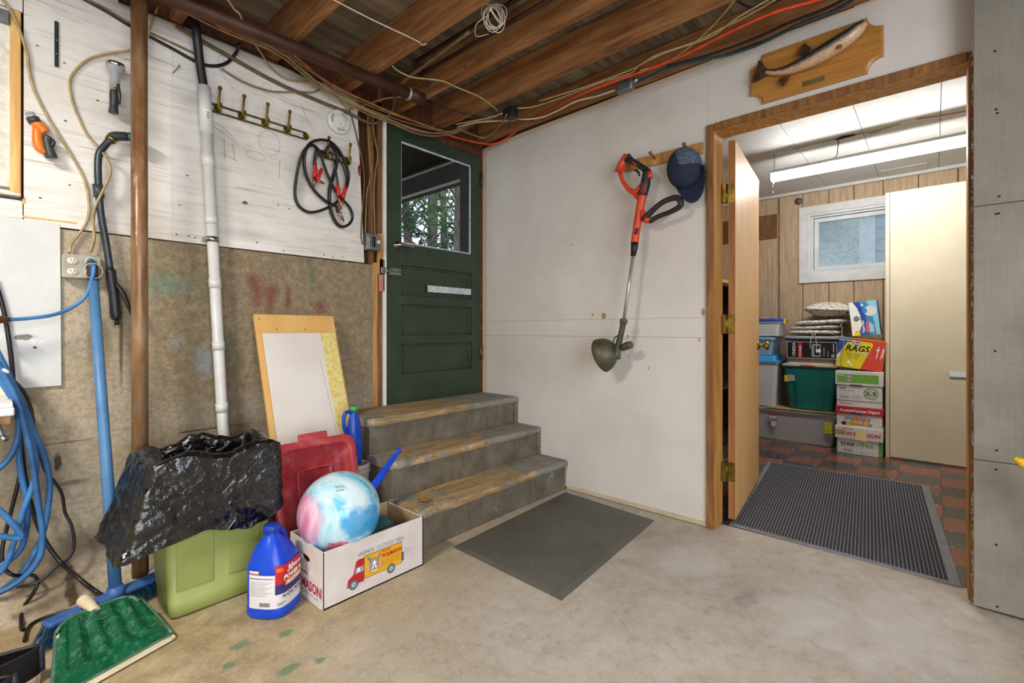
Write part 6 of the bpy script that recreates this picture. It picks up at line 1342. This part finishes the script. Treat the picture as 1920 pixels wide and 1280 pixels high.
# ---- helpers for boxes with print
def carton(name, label, cat, x0, x1, y0, y1, z0, z1, mat, group=None, top=None):
    """y0 is the right end as seen from the doorway (more negative)"""
    t_ = thing(name, label, cat, ((x0+x1)/2, (y0+y1)/2, z0), 0, group); body_ = obj('body', MB().bbox((x0, y0, z0), (x1, y1, z1), .002), mat, t_)
    return body_, plane_map((x0-.0006, y1, z0), (0, -1, 0), (0, 0, 1))
mk('box_white', 'd9d7d6', 'e6e4e3', 8, .6); mk('x9_green', '6aa83a', '78b848', 10, .5); mk('pale_green', 'b8c8ac', 'c4d2b8', 10, .5); mk('accent_red', 'b51a2c', 'c4263a', 10, .5); mk('copy_blue', '1c5fae', '2a70c0', 10, .5); mk('box_yellow', 'e8b818', 'f0c62a', 10, .5); mk('note_yellow', 'e4e01c', 'eeea36', 10, .6); mk('note_pale', 'e8dd94', 'f0e8aa', 10, .6); mk('orange_note', 'f07a3a', 'f88a4a', 10, .6); mk('kraft', 'b68c54', 'c49c66', 10, .7); mk('leaf_green', '3aa83a', '4cb84c', 10, .5); mk('ink_green', '4aa04a', '58ae58', 10, .5); mk('ink_red', 'b82a34', 'c83a44', 10, .5)
PX0_, PX1_ = 2.28, 2.72; PA, PB_ = -2.24, -1.937; PW = PA*-1+PB_
W_ = PB_-PA
GP = 'printer paper cartons stacked beside the cabinet'
# tree free box
b1, mf = carton('paper_box', 'white and green recycled-paper carton at the bottom of the stack', 'box', PX0_, PX1_, PA, PB_, .001, .125, 'box_white', GP)
text('tree', .056, mf, .028, .064, 'ink_black', b1, bold=.0005); text('free', .056, mf, .16, .064, 'ink_green', b1, bold=.0005); decal(circ(.146, .076, .008, 12), mf, 'ink_green', b1); decal(circ(.146, .076, .004, 12), mf, 'box_white', b1, .0006)
for i in range(10): decal(rect(.045+i*.007, .015, .045+i*.007+.0025+.0015*(i % 3), .04), mf, 'ink_grey', b1, .0002, 'barcode')
decal(rect(.28, .0, W_, .124), mf, 'leaf_green', b1, .0003, 'green_edge'); decal(rect(.0, .0, .006, .124), mf, 'leaf_green', b1, .0003, 'green_edge'); text('\u25B3', .02, mf, .165, .02, 'ink_black', b1) if False else decal([(.165, .018), (.18, .018), (.1725, .032)], mf, 'ink_black', b1, .0002, 'recycling_mark'); decal([(.169, .021), (.176, .021), (.1725, .0275)], mf, 'box_white', b1, .0004, 'recycling_mark')
for i in range(2): decal(rect(.2, .015+i*.008, .255, .017+i*.008), mf, 'ink_grey', b1, .0002, 'small_print')
b2_, mf = carton('paper_box', 'white carton with red lettering half covered by tape, second from the bottom', 'box', PX0_-.012, PX1_+.01, PA-.006, PB_+.01, .126, .225, 'box_white', GP)
text('W.B.', .042, mf, .078, .03, 'ink_red', b2_, bold=.0016, sx=.95); text('MASON', .042, mf, .165, .03, 'ink_red', b2_, bold=.0016, sx=.95); text('WHO BUT', .018, mf, .045, .075, 'ink_red', b2_, bold=.0005)
decal(rect(-.002, .03, .072, .068), mf, 'kraft', b2_, .001, 'tape_patch'); decal([(.135, .0), (.213, -.006), (.213, .066), (.142, .072)], mf, 'note_pale', b2_, .0012, 'paper_note')
b3, mf = carton('paper_box', 'white copy-paper carton with blue and red lettering and a red lid', 'box', PX0_, PX1_, PA, PB_, .2255, .33, 'box_white', GP)
text('my', .055, mf, .055, .055, 'copy_blue', b3, bold=.001); text('copy', .055, mf, .125, .055, 'accent_red', b3, bold=.001); decal(rect(.035, .012, .24, .04), mf, 'box_yellow', b3); text('my copy 1000', .018, mf, .085, .02, 'copy_blue', b3, d=.0008, bold=.0003); decal(rect(.035, .012, .066, .04), mf, 'label_navy', b3, .0006, 'picture'); decal(rect(.21, .012, .24, .04), mf, 'portrait_grey', b3, .0006, 'picture')
decal(circ(.133, .062, .026, 16, .012), mf, 'orange_note', b3, .0012, 'sticky_note')
lid3 = obj('lid', MB().bbox((PX0_-.008, PA-.008, .331), (PX1_+.008, PB_+.008, .392), .003), 'accent_red', b3.parent); ml = plane_map((PX0_-.0086, PB_+.008, .331), (0, -1, 0), (0, 0, 1)); text('Accent', .032, ml, .03, .02, 'ink_white', lid3, bold=.0006); text('Opaque Digital', .032, ml, .118, .02, 'ink_white', lid3, bold=.0006, sx=.92)
decal(rrect(.105, .0, .19, .012, .005), ml, 'ink_black', lid3, .0008, 'hand_hole')
b4, mf = carton('paper_box', 'plain white carton with small black lettering above the red lid', 'box', PX0_, PX1_, PA, PB_, .393, .442, 'box_white', GP)
text('Sylvamo', .02, mf, .05, .018, 'ink_black', b4); decal([(.025, .018), (.045, .03), (.043, .034), (.03, .028)], mf, 'ink_black', b4)
b5, mf = carton('paper_box', 'white carton with a large oval emblem, second from the top', 'box', PX0_-.004, PX1_, PA, PB_, .443, .57, 'box_white', GP)
decal(circ(.232, .066, .049, 28, .047), mf, 'x9_green', b5); decal(circ(.232, .066, .045, 28, .043), mf, 'ink_black', b5, .0005); decal(circ(.232, .066, .043, 28, .041), mf, 'pale_green', b5, .0008); text('X-9', .058, mf, .193, .045, 'ink_black', b5, d=.0012, bold=.0006, sx=.82)
text('Boise', .018, mf, .02, .095, 'ink_black', b5, bold=.0008) if False else [decal(rect(.02, .098, .068, .106), mf, 'ink_black', b5, .0002, 'maker_mark'), decal(rect(.02, .082, .12, .087), mf, 'ink_grey', b5, .0002, 'small_print')]
for u in (.034, .066): decal(circ(u, .06, .013, 16, .009), mf, 'ink_grey', b5); decal(circ(u, .06, .012, 16, .008), mf, 'box_white', b5, .0005)
for i in range(8): decal(rect(.025+i*.008, .018, .028+i*.008+.001*(i % 3), .04), mf, 'ink_grey', b5, .0002, 'barcode')
for i in range(3): decal(rect(.1, .02+i*.009, .17, .022+i*.009), mf, 'ink_grey', b5, .0002, 'small_print')
lid5 = obj('lid', MB().bbox((PX0_-.012, PA-.008, .571), (PX1_+.008, PB_+.008, .688), .003), 'box_white', b5.parent); ml = plane_map((PX0_-.0126, PB_+.008, .571), (0, -1, 0), (0, 0, 1))
decal(rect(.012, .02, .29, .09), ml, 'x9_green', lid5); decal(circ(.096, .056, .03, 24), ml, 'ink_black', lid5, .0005); decal(circ(.096, .056, .0275, 24), ml, 'pale_green', lid5, .0008); text('X-9', .036, ml, .072, .043, 'ink_black', lid5, d=.0012, bold=.0004, sx=.82); decal(rect(.022, .076, .06, .08), ml, 'ink_white', lid5, .0005, 'maker_mark')
decal(rrect(.1, -.004, .185, .006, .004), ml, 'ink_black', lid5, .0008, 'hand_hole')
# rags box, tilted
mk('rag_yellow', 'e8d21a', 'f0dc2c', 10, .5); mk('rag_red', 'd8402c', 'e24a36', 10, .5); mk('rag_blue', '2a4c96', '345aa8', 10, .5)
rg = thing('rag_box', 'tilted yellow and red box of shop rags on the paper cartons', 'box', (2.3, -2.08, .69)); rg.rotation_euler = (math.radians(6.5), 0, math.radians(0)); rg.location = (2.3, -1.925, .725)
RW, RH = .315, .245; rg = obj('body', MB().bbox((0, -RW, 0), (.2, 0, RH), .002), 'rag_yellow', rg, True); rmf = plane_map((-.0006, 0, 0), (0, -1, 0), (0, 0, 1))
decal([(.17, 0), (RW, 0), (RW, RH), (.09, RH), (.09, RH-.015), (.225, RH-.02), (.235, RH-.04)], rmf, 'rag_red', rg, .0003, local=True); decal([(0, .09), (0, RH), (.1, RH), (.1, RH-.03), (.06, RH-.035)], rmf, 'rag_blue', rg, .0003, local=True); decal([(0, .05), (0, .09), (.02, .14), (.024, .1)], rmf, 'ink_white', rg, .0003, local=True)
decal(circ(.128, .205, .031, 20, .0145), rmf, 'rag_blue', rg, .0006, local=True); text('Scott', .024, rmf, .103, .198, 'ink_white', rg, d=.001, bold=.0008, shear=.2, local=True)
text('RAGS', .07, rmf, .052, .142, 'ink_black', rg, d=.0008, bold=.0022, shear=.25, sx=.92, local=True); text('IN A BOX', .016, rmf, .14, .133, 'ink_white', rg, d=.0012, bold=.0008, local=True)
for i in range(5): decal(rect(.06+.004*i, .122-i*.011, .11-.004*(i % 2), .1245-i*.011), rmf, 'ink_black', rg, .0005, 'small_print', True); decal(rect(.12, .122-i*.011, .17-.006*(i % 2)-.006*i, .1245-i*.011), rmf, 'ink_black', rg, .0005, 'small_print', True)
decal([(.262, .1), (.268, .1), (.274, .165), (.286, .168), (.275, .18), (.279, .2), (.275, .2), (.269, .18), (.256, .168), (.268, .164)], rmf, 'ink_white', rg, .0006, 'print', True)
for i in range(3): decal([(.29+i*.006, .095+i*.01), (.293+i*.006, .095+i*.01), (.303+i*.004, .185), (.3+i*.004, .185)], rmf, 'ink_white', rg, .0006, 'small_print', True)
decal([(.075, .05), (.09, .062), (.1, .045), (.12, .02), (.112, .016), (.095, .035), (.08, .03)], rmf, 'ink_white', rg, .0006, 'print', True)
text('SHOP TOWELS', .016, rmf, .004, .222, 'ink_white', rg, d=.0008, bold=.0004, local=True)
# vaporizer box
mk('vap_blue', '1648a4', '1e56b4', 6, .4); mk('vap_cyan', '7cc4e0', '96d2ea', 6, .4); mk('vap_pink', 'd8506a', 'e4607a', 6, .4); mk('vap_teal', '2e86c2', '3c98d0', 6, .4); mk('shield_green', '1a6a4a', '22805a', 6, .4)
vp = thing('vaporizer_box', 'blue and white humidifier box standing on the rag box', 'box', (2.4, -2.035, .975)); vp.rotation_euler = (math.radians(-6), 0, 0); VW, VH = .19, .285
vp = obj('body', MB().bbox((0, -VW, 0), (.16, 0, VH), .002), 'vap_blue', vp, True); vmf = plane_map((-.0006, 0, 0), (0, -1, 0), (0, 0, 1))
decal([(.12, 0), (VW, 0), (VW, VH), (.07, VH), (.1, .2)], vmf, 'vap_teal', vp, .0002, local=True); decal([(.165, 0), (VW, 0), (VW, VH), (.12, VH), (.15, .2)], vmf, 'vap_cyan', vp, .0004, local=True)
decal([(0, 0), (.03, .01), (.06, .05), (.072, .1), (.07, .17), (.055, .23), (.03, VH), (0, VH)], vmf, 'ink_white', vp, .0005, local=True); decal([(.005, 0), (.055, 0), (.055, .03), (.045, .042), (.03, .045)], vmf, 'box_yellow', vp, .0007, local=True)
decal([(.02, .135), (.065, .14), (.06, .155), (.042, .168), (.024, .155)], vmf, 'shield_green', vp, .0008, local=True); decal([(.042, .12), (.06, .133), (.065, .142), (.02, .138), (.026, .128)], vmf, 'shield_green', vp, .0008, local=True)
text('VICKS', .0125, vmf, .024, .14, 'ink_white', vp, d=.0012, bold=.0003, local=True)
decal(circ(.14, .2, .043, 28), vmf, 'label_white', vp, .0008, local=True); decal(circ(.104, .205, .017, 14, .022), vmf, 'vap_teal', vp, .001, local=True); decal(circ(.09, .255, .009, 12), vmf, 'ink_white', vp, .0008, local=True)
text('Vapotherm', .024, vmf, .086, .02, 'ink_white', vp, d=.001, bold=.0006, rot=math.pi/2, local=True) if False else text('VapoTitio', .026, vmf, .088, .022, 'ink_white', vp, d=.001, bold=.0007, rot=math.pi/2, local=True)
decal(rect(.1, .02, .118, .115), vmf, 'vap_pink', vp, .0008, local=True)
for i in range(3): decal(rect(.124+i*.01, .025, .129+i*.01, .11-.012*i), vmf, 'ink_white', vp, .0008, 'small_print', True)
# ---- totes
def m_clear(name, tint, op):
    t = NT(name); tr2 = t.n.new('ShaderNodeBsdfTransparent'); tr2.inputs[0].default_value = lin(tint); mx2 = t.n.new('ShaderNodeMixShader'); mx2.inputs[0].default_value = op
    t.done(tint, .3); t.lk(tr2.outputs[0], mx2.inputs[1]); t.lk(t.b.outputs[0], mx2.inputs[2]); t.lk(mx2.outputs[0], t.n['Material Output'].inputs[0]); MATS[name] = t.m
m_clear('clear_plastic', 'e2e6ea', .9); m_clear('smoky_plastic', 'd2d5d8', .86); m_clear('clear_blue', 'a6d2f2', .88)
mk('tote_teal', '0f6b64', '1a8078', 4, .4); mk('lid_almond', 'c4b9a8', 'd2c8b8', 8, .5); mk('lid_grey', '8a8c8e', '9c9ea0', 8, .45); mk('lid_blue', '1c44b4', '2652c4', 8, .4); mk('lid_cyan', '3aa0e0', '52b2ec', 8, .35); mk('cloth_pale', 'aeb0b4', 'd6d6d8', 12, .8); mk('cloth_blue', '7ea8cc', 'c8d8e6', 12, .8)
def tote(name, label, x0, x1, y0, y1, z0, z1, mat, lidmat, taper=.02, lidh=.03, wall=True):
    t_ = thing(name, label, 'storage tote', ((x0+x1)/2, (y0+y1)/2, z0)); m_ = MB()
    L_ = [rsec(x0+taper, x1-taper, y0+taper, y1-taper, z0+.001, .03), rsec(x0, x1, y0, y1, z1-.03, .03), rsec(x0-.008, x1+.008, y0-.008, y1+.008, z1-.028, .03), rsec(x0-.008, x1+.008, y0-.008, y1+.008, z1-.014, .03)]
    n = len(L_[0]); m_.add([p for l in L_ for p in l], [(i*n+k, i*n+(k+1) % n, (i+1)*n+(k+1) % n, (i+1)*n+k) for i in range(len(L_)-1) for k in range(n)]+[tuple(range(n))[::-1]], False); obj('body', m_, mat, t_)
    l_ = MB(); A2 = [rsec(x0-.014, x1+.014, y0-.014, y1+.014, z1-.016, .035), rsec(x0-.014, x1+.014, y0-.014, y1+.014, z1, .035), rsec(x0+.02, x1-.02, y0+.02, y1-.02, z1+.002, .03), rsec(x0+.03, x1-.03, y0+.03, y1-.03, z1+lidh, .03)]
    l_.add([p for l in A2 for p in l], [(i*n+k, i*n+(k+1) % n, (i+1)*n+(k+1) % n, (i+1)*n+k) for i in range(len(A2)-1) for k in range(n)]+[tuple(range(n))[::-1], tuple(3*n+k for k in range(n))], False); obj('lid', l_, lidmat, t_)
    return t_
ct = tote('clear_tote', 'long smoky clear storage tote on the floor under the teal tote', 2.43, 2.85, -1.91, -1.12, 0, .285, 'smoky_plastic', 'lid_grey', .03, .006)
for i in range(6): obj('contents', MB().ball((2.6+random.uniform(-.03, .03), -1.78+i*.1, .11), .125, 16, 10, (1, .8, .75)), 'cloth_pale', ct)
tmf = plane_map((2.425, -1.31, 0), (0, -1, 0), (0, 0, 1)); decal(rrect(.075, .16, .15, .24, .008), tmf, 'lid_grey', ct, .003, 'latch_plate'); decal(rrect(.08, .2, .145, .238, .006), tmf, 'label_white', ct, .005, 'label'); decal(rect(.08, .226, .145, .24), tmf, 'ink_red', ct, .006, 'label_band'); decal([(.095, .13), (.13, .12), (.145, .17), (.1, .175)], tmf, 'label_white', ct, .004, 'tape')
decal(rect(.52, .12, .575, .215), tmf, 'note_yellow', ct, .003, 'sticky_note')
for i in range(3): decal(rect(.525, .14+i*.024, .56-.006*i, .143+i*.024), tmf, 'ink_black', ct, .004, 'handwriting')
one('cardboard_sheet', MB().bbox((2.42, -1.9, .293), (2.83, -1.36, .299), .001), 'kraft', 'brown cardboard sheet between the clear tote and the teal tote', 'cardboard')
tt = tote('teal_tote', 'teal plastic tote with an almond lid in the middle of the pile', 2.44, 2.85, -1.925, -1.5, .3, .715, 'tote_teal', 'lid_almond', .045, .055)
tq = plane_map((2.44, -1.5, .3), (0, -1, 0), (0, 0, 1))
m_ = MB(); m_.prism([(.11, .012), (.31, .012), (.305, .36), (.1, .36)], lambda u, v, d: V((2.44+.045*(1-v/.385)-d, -1.5-u, .3+v)), -.004, .012); obj('front_panel', m_, 'tote_teal', tt)
m_ = MB(); m_.prism([(.012, .3), (.04, .3), (.04, .36), (.012, .36)], lambda u, v, d: V((2.44+.045*(1-v/.385)-d, -1.5-u, .3+v)), 0, .004) if False else None
tm2 = lambda u, v, d=0: V((2.44+.045*(1-v/.385)-.004-d, -1.5-u, .3+v))
decal(rect(.012, .25, .042, .31), tm2, 'note_yellow', tt, .002, 'sticky_note'); decal([(.042, .25), (.1, .262), (.095, .315), (.045, .318)], tm2, 'cloth_pale', tt, .003, 'tape'); text('CHRISTMAS', .022, plane_map((2.425, -1.62, .702), (0, -1, 0), (0, 0, 1)), .0, -.002, 'ink_red', tt, sx=.8) if False else decal([(.14, .402), (.26, .4), (.26, .408), (.2, .412), (.14, .41)], lambda u, v, d=0: V((2.4255-d, -1.5-u, .3+v)), 'ink_red', tt, .0006, 'handwriting')
ob5 = thing('black_product_box', 'black kitchenware box with white and red print on the teal tote', 'box', (2.5, -1.72, .772)); OW, OH = .385, .15; ob5 = obj('body', MB().bbox((2.44, -1.535-OW, .7725), (2.68, -1.535, .7725+OH), .002), 'black_plastic', ob5); omf = plane_map((2.4394, -1.535, .7725), (0, -1, 0), (0, 0, 1))
for q in (rect(0, 0, OW, .004), rect(0, OH-.004, OW, OH), rect(0, 0, .004, OH), rect(OW-.004, 0, OW, OH)): decal(q, omf, 'label_white', ob5, .0003, 'border')
text('ONEIDA', .036, omf, .068, .018, 'ink_white', ob5, rot=math.pi/2, bold=.0004, sx=.9); decal(rect(.088, .004, .122, OH-.004), omf, 'accent_red', ob5); text('PRO-SERIES', .021, omf, .113, .014, 'ink_white', ob5, rot=math.pi/2, d=.0008, bold=.0003, sx=.95)
text('XL', .03, omf, .365, .012, 'ink_white', ob5, rot=math.pi/2, bold=.0008); decal(rect(.357, .06, .362, .135), omf, 'ink_white', ob5, .0003, 'small_print'); decal(rrect(.195, .015, .265, .13, .01), omf, 'portrait_grey', ob5); decal(rrect(.215, .03, .255, .115, .008), omf, 'ink_black', ob5, .0005); decal(rrect(.228, .055, .265, .085, .006), omf, 'ink_white', ob5, .0007)
for i in range(2): decal(rect(.285+i*.03, .02, .293+i*.03, .1-.03*i), omf, 'ink_grey', ob5, .0003, 'small_print')
# cushions
def m_pat():
    t = NT('scroll_pattern_fabric'); v1 = t.voro(26, 'DISTANCE_TO_EDGE', sc=(1, 1, 1.3)); v2 = t.voro(48, 'F1'); base = t.ramp(t.noise(12, 3), [(.4, 'd2cabd'), (.6, 'e2dcd2')])
    c = t.mix(t.ramp(v1, [(.02, 1), (.05, 0)]), base, '26262e'); c = t.mix(t.math('MULTIPLY', t.ramp(v2, [(.12, 1), (.18, 0)]), .8), c, '3a3a42'); c = t.mix(t.math('MULTIPLY', t.ramp(t.voro(7), [(.2, 1), (.24, 0)]), .35), c, 'b0a48e')
    return t.done(c, .9, 0, t.noise(200, 2), .2, .002)
MATS['pattern'] = m_pat(); mk('grey_cushion', '86868e', '9c9ca4', 60, .9)
def cushion(name, label, c, sx, sy, sz, mat, e=.5, tilt=0, cat='cushion', group=None, ties=False, lens=False):
    m_ = MB(); n1, n2 = 28, 12
    def f(u, v):
        a = 2*math.pi*u; cu, su = math.cos(a), math.sin(a); pw = 5; g = 1/((abs(cu)**pw+abs(su)**pw)**(1/pw)); w = v*2-1
        r = (1-abs(w)**(2.2))**e if abs(w) < 1 else 0; r = max(r, .001); pinch = 1
        zz3 = w*sz*(1 if True else 0); return V((cu*g*sx*r, su*g*sy*r, zz3))
    def f2(u, v):
        a = 2*math.pi*u; cu, su = math.cos(a), math.sin(a); pw = 6; g = 1/((abs(cu)**pw+abs(su)**pw)**(1/pw)); ph = (v-.5)*math.pi
        if lens:
            pw = 3.2; g = 1/((abs(cu)**pw+abs(su)**pw)**(1/pw)); w = 2*v-1; r = 1-abs(w)**1.6; return V((cu*g*sx*max(r, .001), su*g*sy*max(r, .001), math.copysign(sz*(1-r**2.2), w)))
        r = math.copysign(abs(math.cos(ph))**e, 1); z_ = math.sin(ph); z_ = math.copysign(abs(z_)**.8, z_)
        return V((cu*g*sx*max(r, .001), su*g*sy*max(r, .001), z_*sz*(1+.06*math.sin(a*3+1))))
    m_.grid(f2, 48, 16, True, True); t_ = thing(name, label, cat, c, 0, group); t_.rotation_euler = (tilt, 0, 0)
    obj('cover', m_, mat, t_, True); pp = [f2(i/48, .5) for i in range(48)]; obj('piping', MB().tube([p*1.002 for p in pp], .004, 6, 1, True), mat, t_, True)
    if ties:
        for k in (0, 1): obj('tie', MB().tube([(-sx*.98, -.02+.02*k, 0), (-sx-.012, -.02+.02*k, -.03), (-sx-.014, -.035+.05*k, -.1), (-sx-.012, -.03+.045*k, -.15)], .0055, 6, flat=.5), mat, t_, True)
    return t_
cushion('chair_pad', 'plain grey seat pad lying on the black box', (2.66, -1.73, .953), .22, .24, .028, 'grey_cushion', .35)
GC = 'patterned seat pads'
cushion('chair_pad', 'lowest of three black and white patterned seat pads, with hanging ties', (2.66, -1.735, 1.006), .21, .2, .023, 'pattern', .35, ties=True)
cushion('chair_pad', 'middle of three black and white patterned seat pads', (2.67, -1.74, 1.05), .2, .2, .021, 'pattern', .35, math.radians(-3)); cushion('chair_pad', 'topmost of three black and white patterned seat pads under the pillow', (2.66, -1.78, 1.096), .2, .2, .024, 'pattern', .35, math.radians(-3))
cushion('throw_pillow', 'plump black and white patterned pillow on top of the pile', (2.66, -1.84, 1.21), .2, .21, .075, 'pattern', .75, math.radians(4), 'pillow', lens=True)
st_ = MB(); st_.tube([V((2.45, -1.945, 1.08)), V((2.41, -1.96, 1.03)), V((2.285, -1.975, .98)), V((2.275, -1.985, .92)), V((2.276, -1.97, .8)), V((2.274, -1.965, .7))], .006, 6, flat=.5); one('cushion_tie', st_, 'grey_cushion', 'long grey fabric tie hanging down over the rag box', 'tie')
# left column of boxes
cl1 = tote('clear_bin', 'tall clear plastic bin with pale contents left of the teal tote', 2.46, 2.82, -1.455, -1.08, .3, .735, 'clear_plastic', 'lid_cyan', .03, .05)
for z in (.4, .55): obj('contents', MB().ball((2.64, -1.26, z), .15, 16, 10, (.9, .95, .8)), 'cloth_pale', cl1)
cl2_ = tote('blue_bin', 'translucent light blue box on the bright blue lid', 2.47, 2.78, -1.415, -1.08, .788, .955, 'clear_blue', 'clear_blue', .025, .012); obj('contents', MB().ball((2.62, -1.24, .86), .075, 16, 10, (1.2, 1.3, .8)), 'cloth_blue', cl2_)
cl3 = tote('toy_bin', 'small clear box with a dark blue lid and round caps inside', 2.46, 2.76, -1.47, -1.1, .97, 1.125, 'clear_plastic', 'lid_blue', .015, .014); mk('cap_white', 'd4d4d8', 'e8e8ec', 12, .5); mk('pinkish', 'c88a96', 'd8a0aa', 9, .6)
cd_ = MB(); random.seed(4)
for k, (y, z) in enumerate([(-1.25, 1.06), (-1.33, 1.045), (-1.4, 1.05), (-1.22, 1.0), (-1.275, .998), (-1.33, 1.0), (-1.385, 1.003), (-1.43, .998)]):
    obj('bottle_cap', MB().lathe([(0, .012), (.016, .012), (.019, .009), (.02, 0)], Matrix.Translation((2.49, y, z)) @ Matrix.Rotation(-math.pi/2, 4, 'Y'), 16), 'cap_white', cl3)
obj('contents', MB().bbox((2.52, -1.43, .976), (2.72, -1.14, 1.07), .01), 'pinkish', cl3); 
for y in (-1.485,): obj('latch', MB().bbox((2.55, y-.012, 1.085), (2.62, y+.005, 1.13), .005), 'box_yellow', cl3)
obj('latch', MB().bbox((2.7, -1.32, 1.125), (2.77, -1.25, 1.155), .008), 'box_yellow', cl3)
# ================================================================== OUTSIDE
mk('porch_dark', '1c1a18', '2c2825', 8, .8); mk('porch_trim', 'cfcabe', 'e0dbcf', 12, .7); mk('grass_ground', '6b6a52', '84806a', 3, .95); mk('bark', '5c5246', '857868', 9, .95, sc=(2, 2, .5)); mk('needle_green', '3f6a34', '6a9a4e', 2, .8); mk('needle_dark', '26442c', '3f6440', 2, .85)
struct('ground', bx((-12, .25, .2), (26, 34, .42)), 'grass_ground'); struct('ground_side', bx((3.02, -16, .5), (26, .24, 1.2)), 'grass_ground')
po = thing('porch_roof', 'dark porch roof with pale edge trims outside the green door', 'porch', (0, .3, 2.5))
obj('deck', bx((-3, .22, 2.75), (.8, 4.6, 2.85)), 'porch_dark', po)
obj('beam', bx((.62, .25, 2.5), (.72, 4.6, 2.75)), 'porch_dark', po)
for z in (2.495, 2.70): obj('edge_trim', bx((.605, .25, z), (.625, 4.6, z+.02)), 'porch_trim', po)
for x in (-.2, -.9): obj('rafter', bx((x, .25, 2.68), (x+.05, 4.6, 2.75)), 'porch_trim' if x > -.5 else 'porch_dark', po)
one('porch_post', MB().bbox((.065, .21, .42), (.2, .33, 2.75), .004), 'porch_dark', 'dark porch post just outside the green door', 'post')
def pine(label, base, H_, r, lean, seed, mat, z0=.5, dens=1.0):
    rnd = random.Random(seed); t_ = thing('pine_tree', label, 'tree', base, 0, 'pines outside the green door'); b = V(base)
    tp = b+V((lean[0], lean[1], H_)); obj('trunk', MB().tube([b, b.lerp(tp, .35)+V((.08, 0, 0)), b.lerp(tp, .7), tp], [r, r*.85, r*.6, r*.2], 10, 3), 'bark', t_)
    br_ = MB(); fo = MB(); nb = int(52*dens)
    for i in range(nb):
        f_ = .12+.86*i/nb; p = b.lerp(tp, f_); a = rnd.uniform(0, 6.283); L2 = (1-f_*.7)*H_*.28*rnd.uniform(.6, 1.2)
        d = V((math.cos(a), math.sin(a), rnd.uniform(-.5, .6))); q = p+d*L2+V((0, 0, -.12*L2)); br_.tube([p, p+d*L2*.5+V((0, 0, .04*L2)), q], [r*.16, r*.1, r*.03], 5, 3)
        for k in range(int(26*dens)):
            s_ = rnd.uniform(.3, 1.05); c = p.lerp(q, s_)+V([rnd.uniform(-.22, .22) for _ in range(3)])
            for _ in range(4):
                n_ = V([rnd.uniform(-1, 1) for _ in range(3)]).normalized(); w = V([rnd.uniform(-1, 1) for _ in range(3)]).cross(n_).normalized()*.022; l = n_*rnd.uniform(.12, .3); fo.add([c-w, c+w, c+l+w*.2], [(0, 1, 2)])
    obj('branches', br_, 'bark', t_); o_ = obj('needles', fo, mat, t_); o_['kind'] = 'stuff'; return t_
# sight lines through the door window
def far(px, dist):
    a = (px-960)/FPX; return V((CAM.x+(CT+a*ST)*dist, CAM.y+(ST-a*CT)*dist, .42))
pine('pale grey trunked pine in the middle of the door window', far(803, 11), 9, .15, (.3, .2), 1, 'needle_dark', dens=.8)
pine('bright green pine at the right of the door window', far(853, 8.6), 7.5, .12, (.1, 0), 2, 'needle_green', dens=.7)
pine('dark pine at the left of the door window', far(768, 12.5), 8, .14, (-.2, .2), 3, 'needle_dark', dens=.7)
pine('distant pine between the trunks in the door window', far(830, 19), 9, .2, (.2, .2), 5, 'needle_green', dens=.7)
pine('pine left of the porch, mostly hidden from the doorway', far(700, 12), 8, .15, (.1, .1), 8, 'needle_dark', dens=.6)
# neighbouring house and bank behind the basement window
mk('siding', 'a4a8aa', 'b8bcbe', 4, .6); nh = thing('neighbour_house', 'grey clapboard house wall beyond the basement window', 'house', (6.2, -4, 1.2)); NY = hit(1612, 450, 0, 6.0).y
for k in range(12): obj('clapboard', bx((6.0+.012*0, -9, 1.2+k*.16), (6.06, NY-.16, 1.2+k*.16+.17), Matrix.Translation((0, 0, 0))), 'siding', nh) if k % 1 == 0 else None
for k in range(12): obj('shadow_line', bx((5.985, -9, 1.2+k*.16), (6.0, NY-.16, 1.2+k*.16+.03)), 'siding', nh)
obj('corner_board', bx((5.97, NY-.18, 1.2), (6.06, NY, 3.1)), 'white_casing', nh); obj('eave', bx((5.6, -9, 3.0), (6.1, NY+.3, 3.2)), 'white_casing', nh)
bk2 = MB(); bk2.grid(lambda u, v: V((7.5+3*v+.3*math.sin(u*40)*math.sin(v*17), -9+16*u, 1.1+3.6*v+.25*mnoise.noise((u*30, v*12, 2)))), 90, 30); mk('scrub', '8a8d84', 'b4b6ae', 12, .95, bump=.5)
one('brush_bank', bk2, 'scrub', 'pale brushy bank beyond the basement window', 'bank')
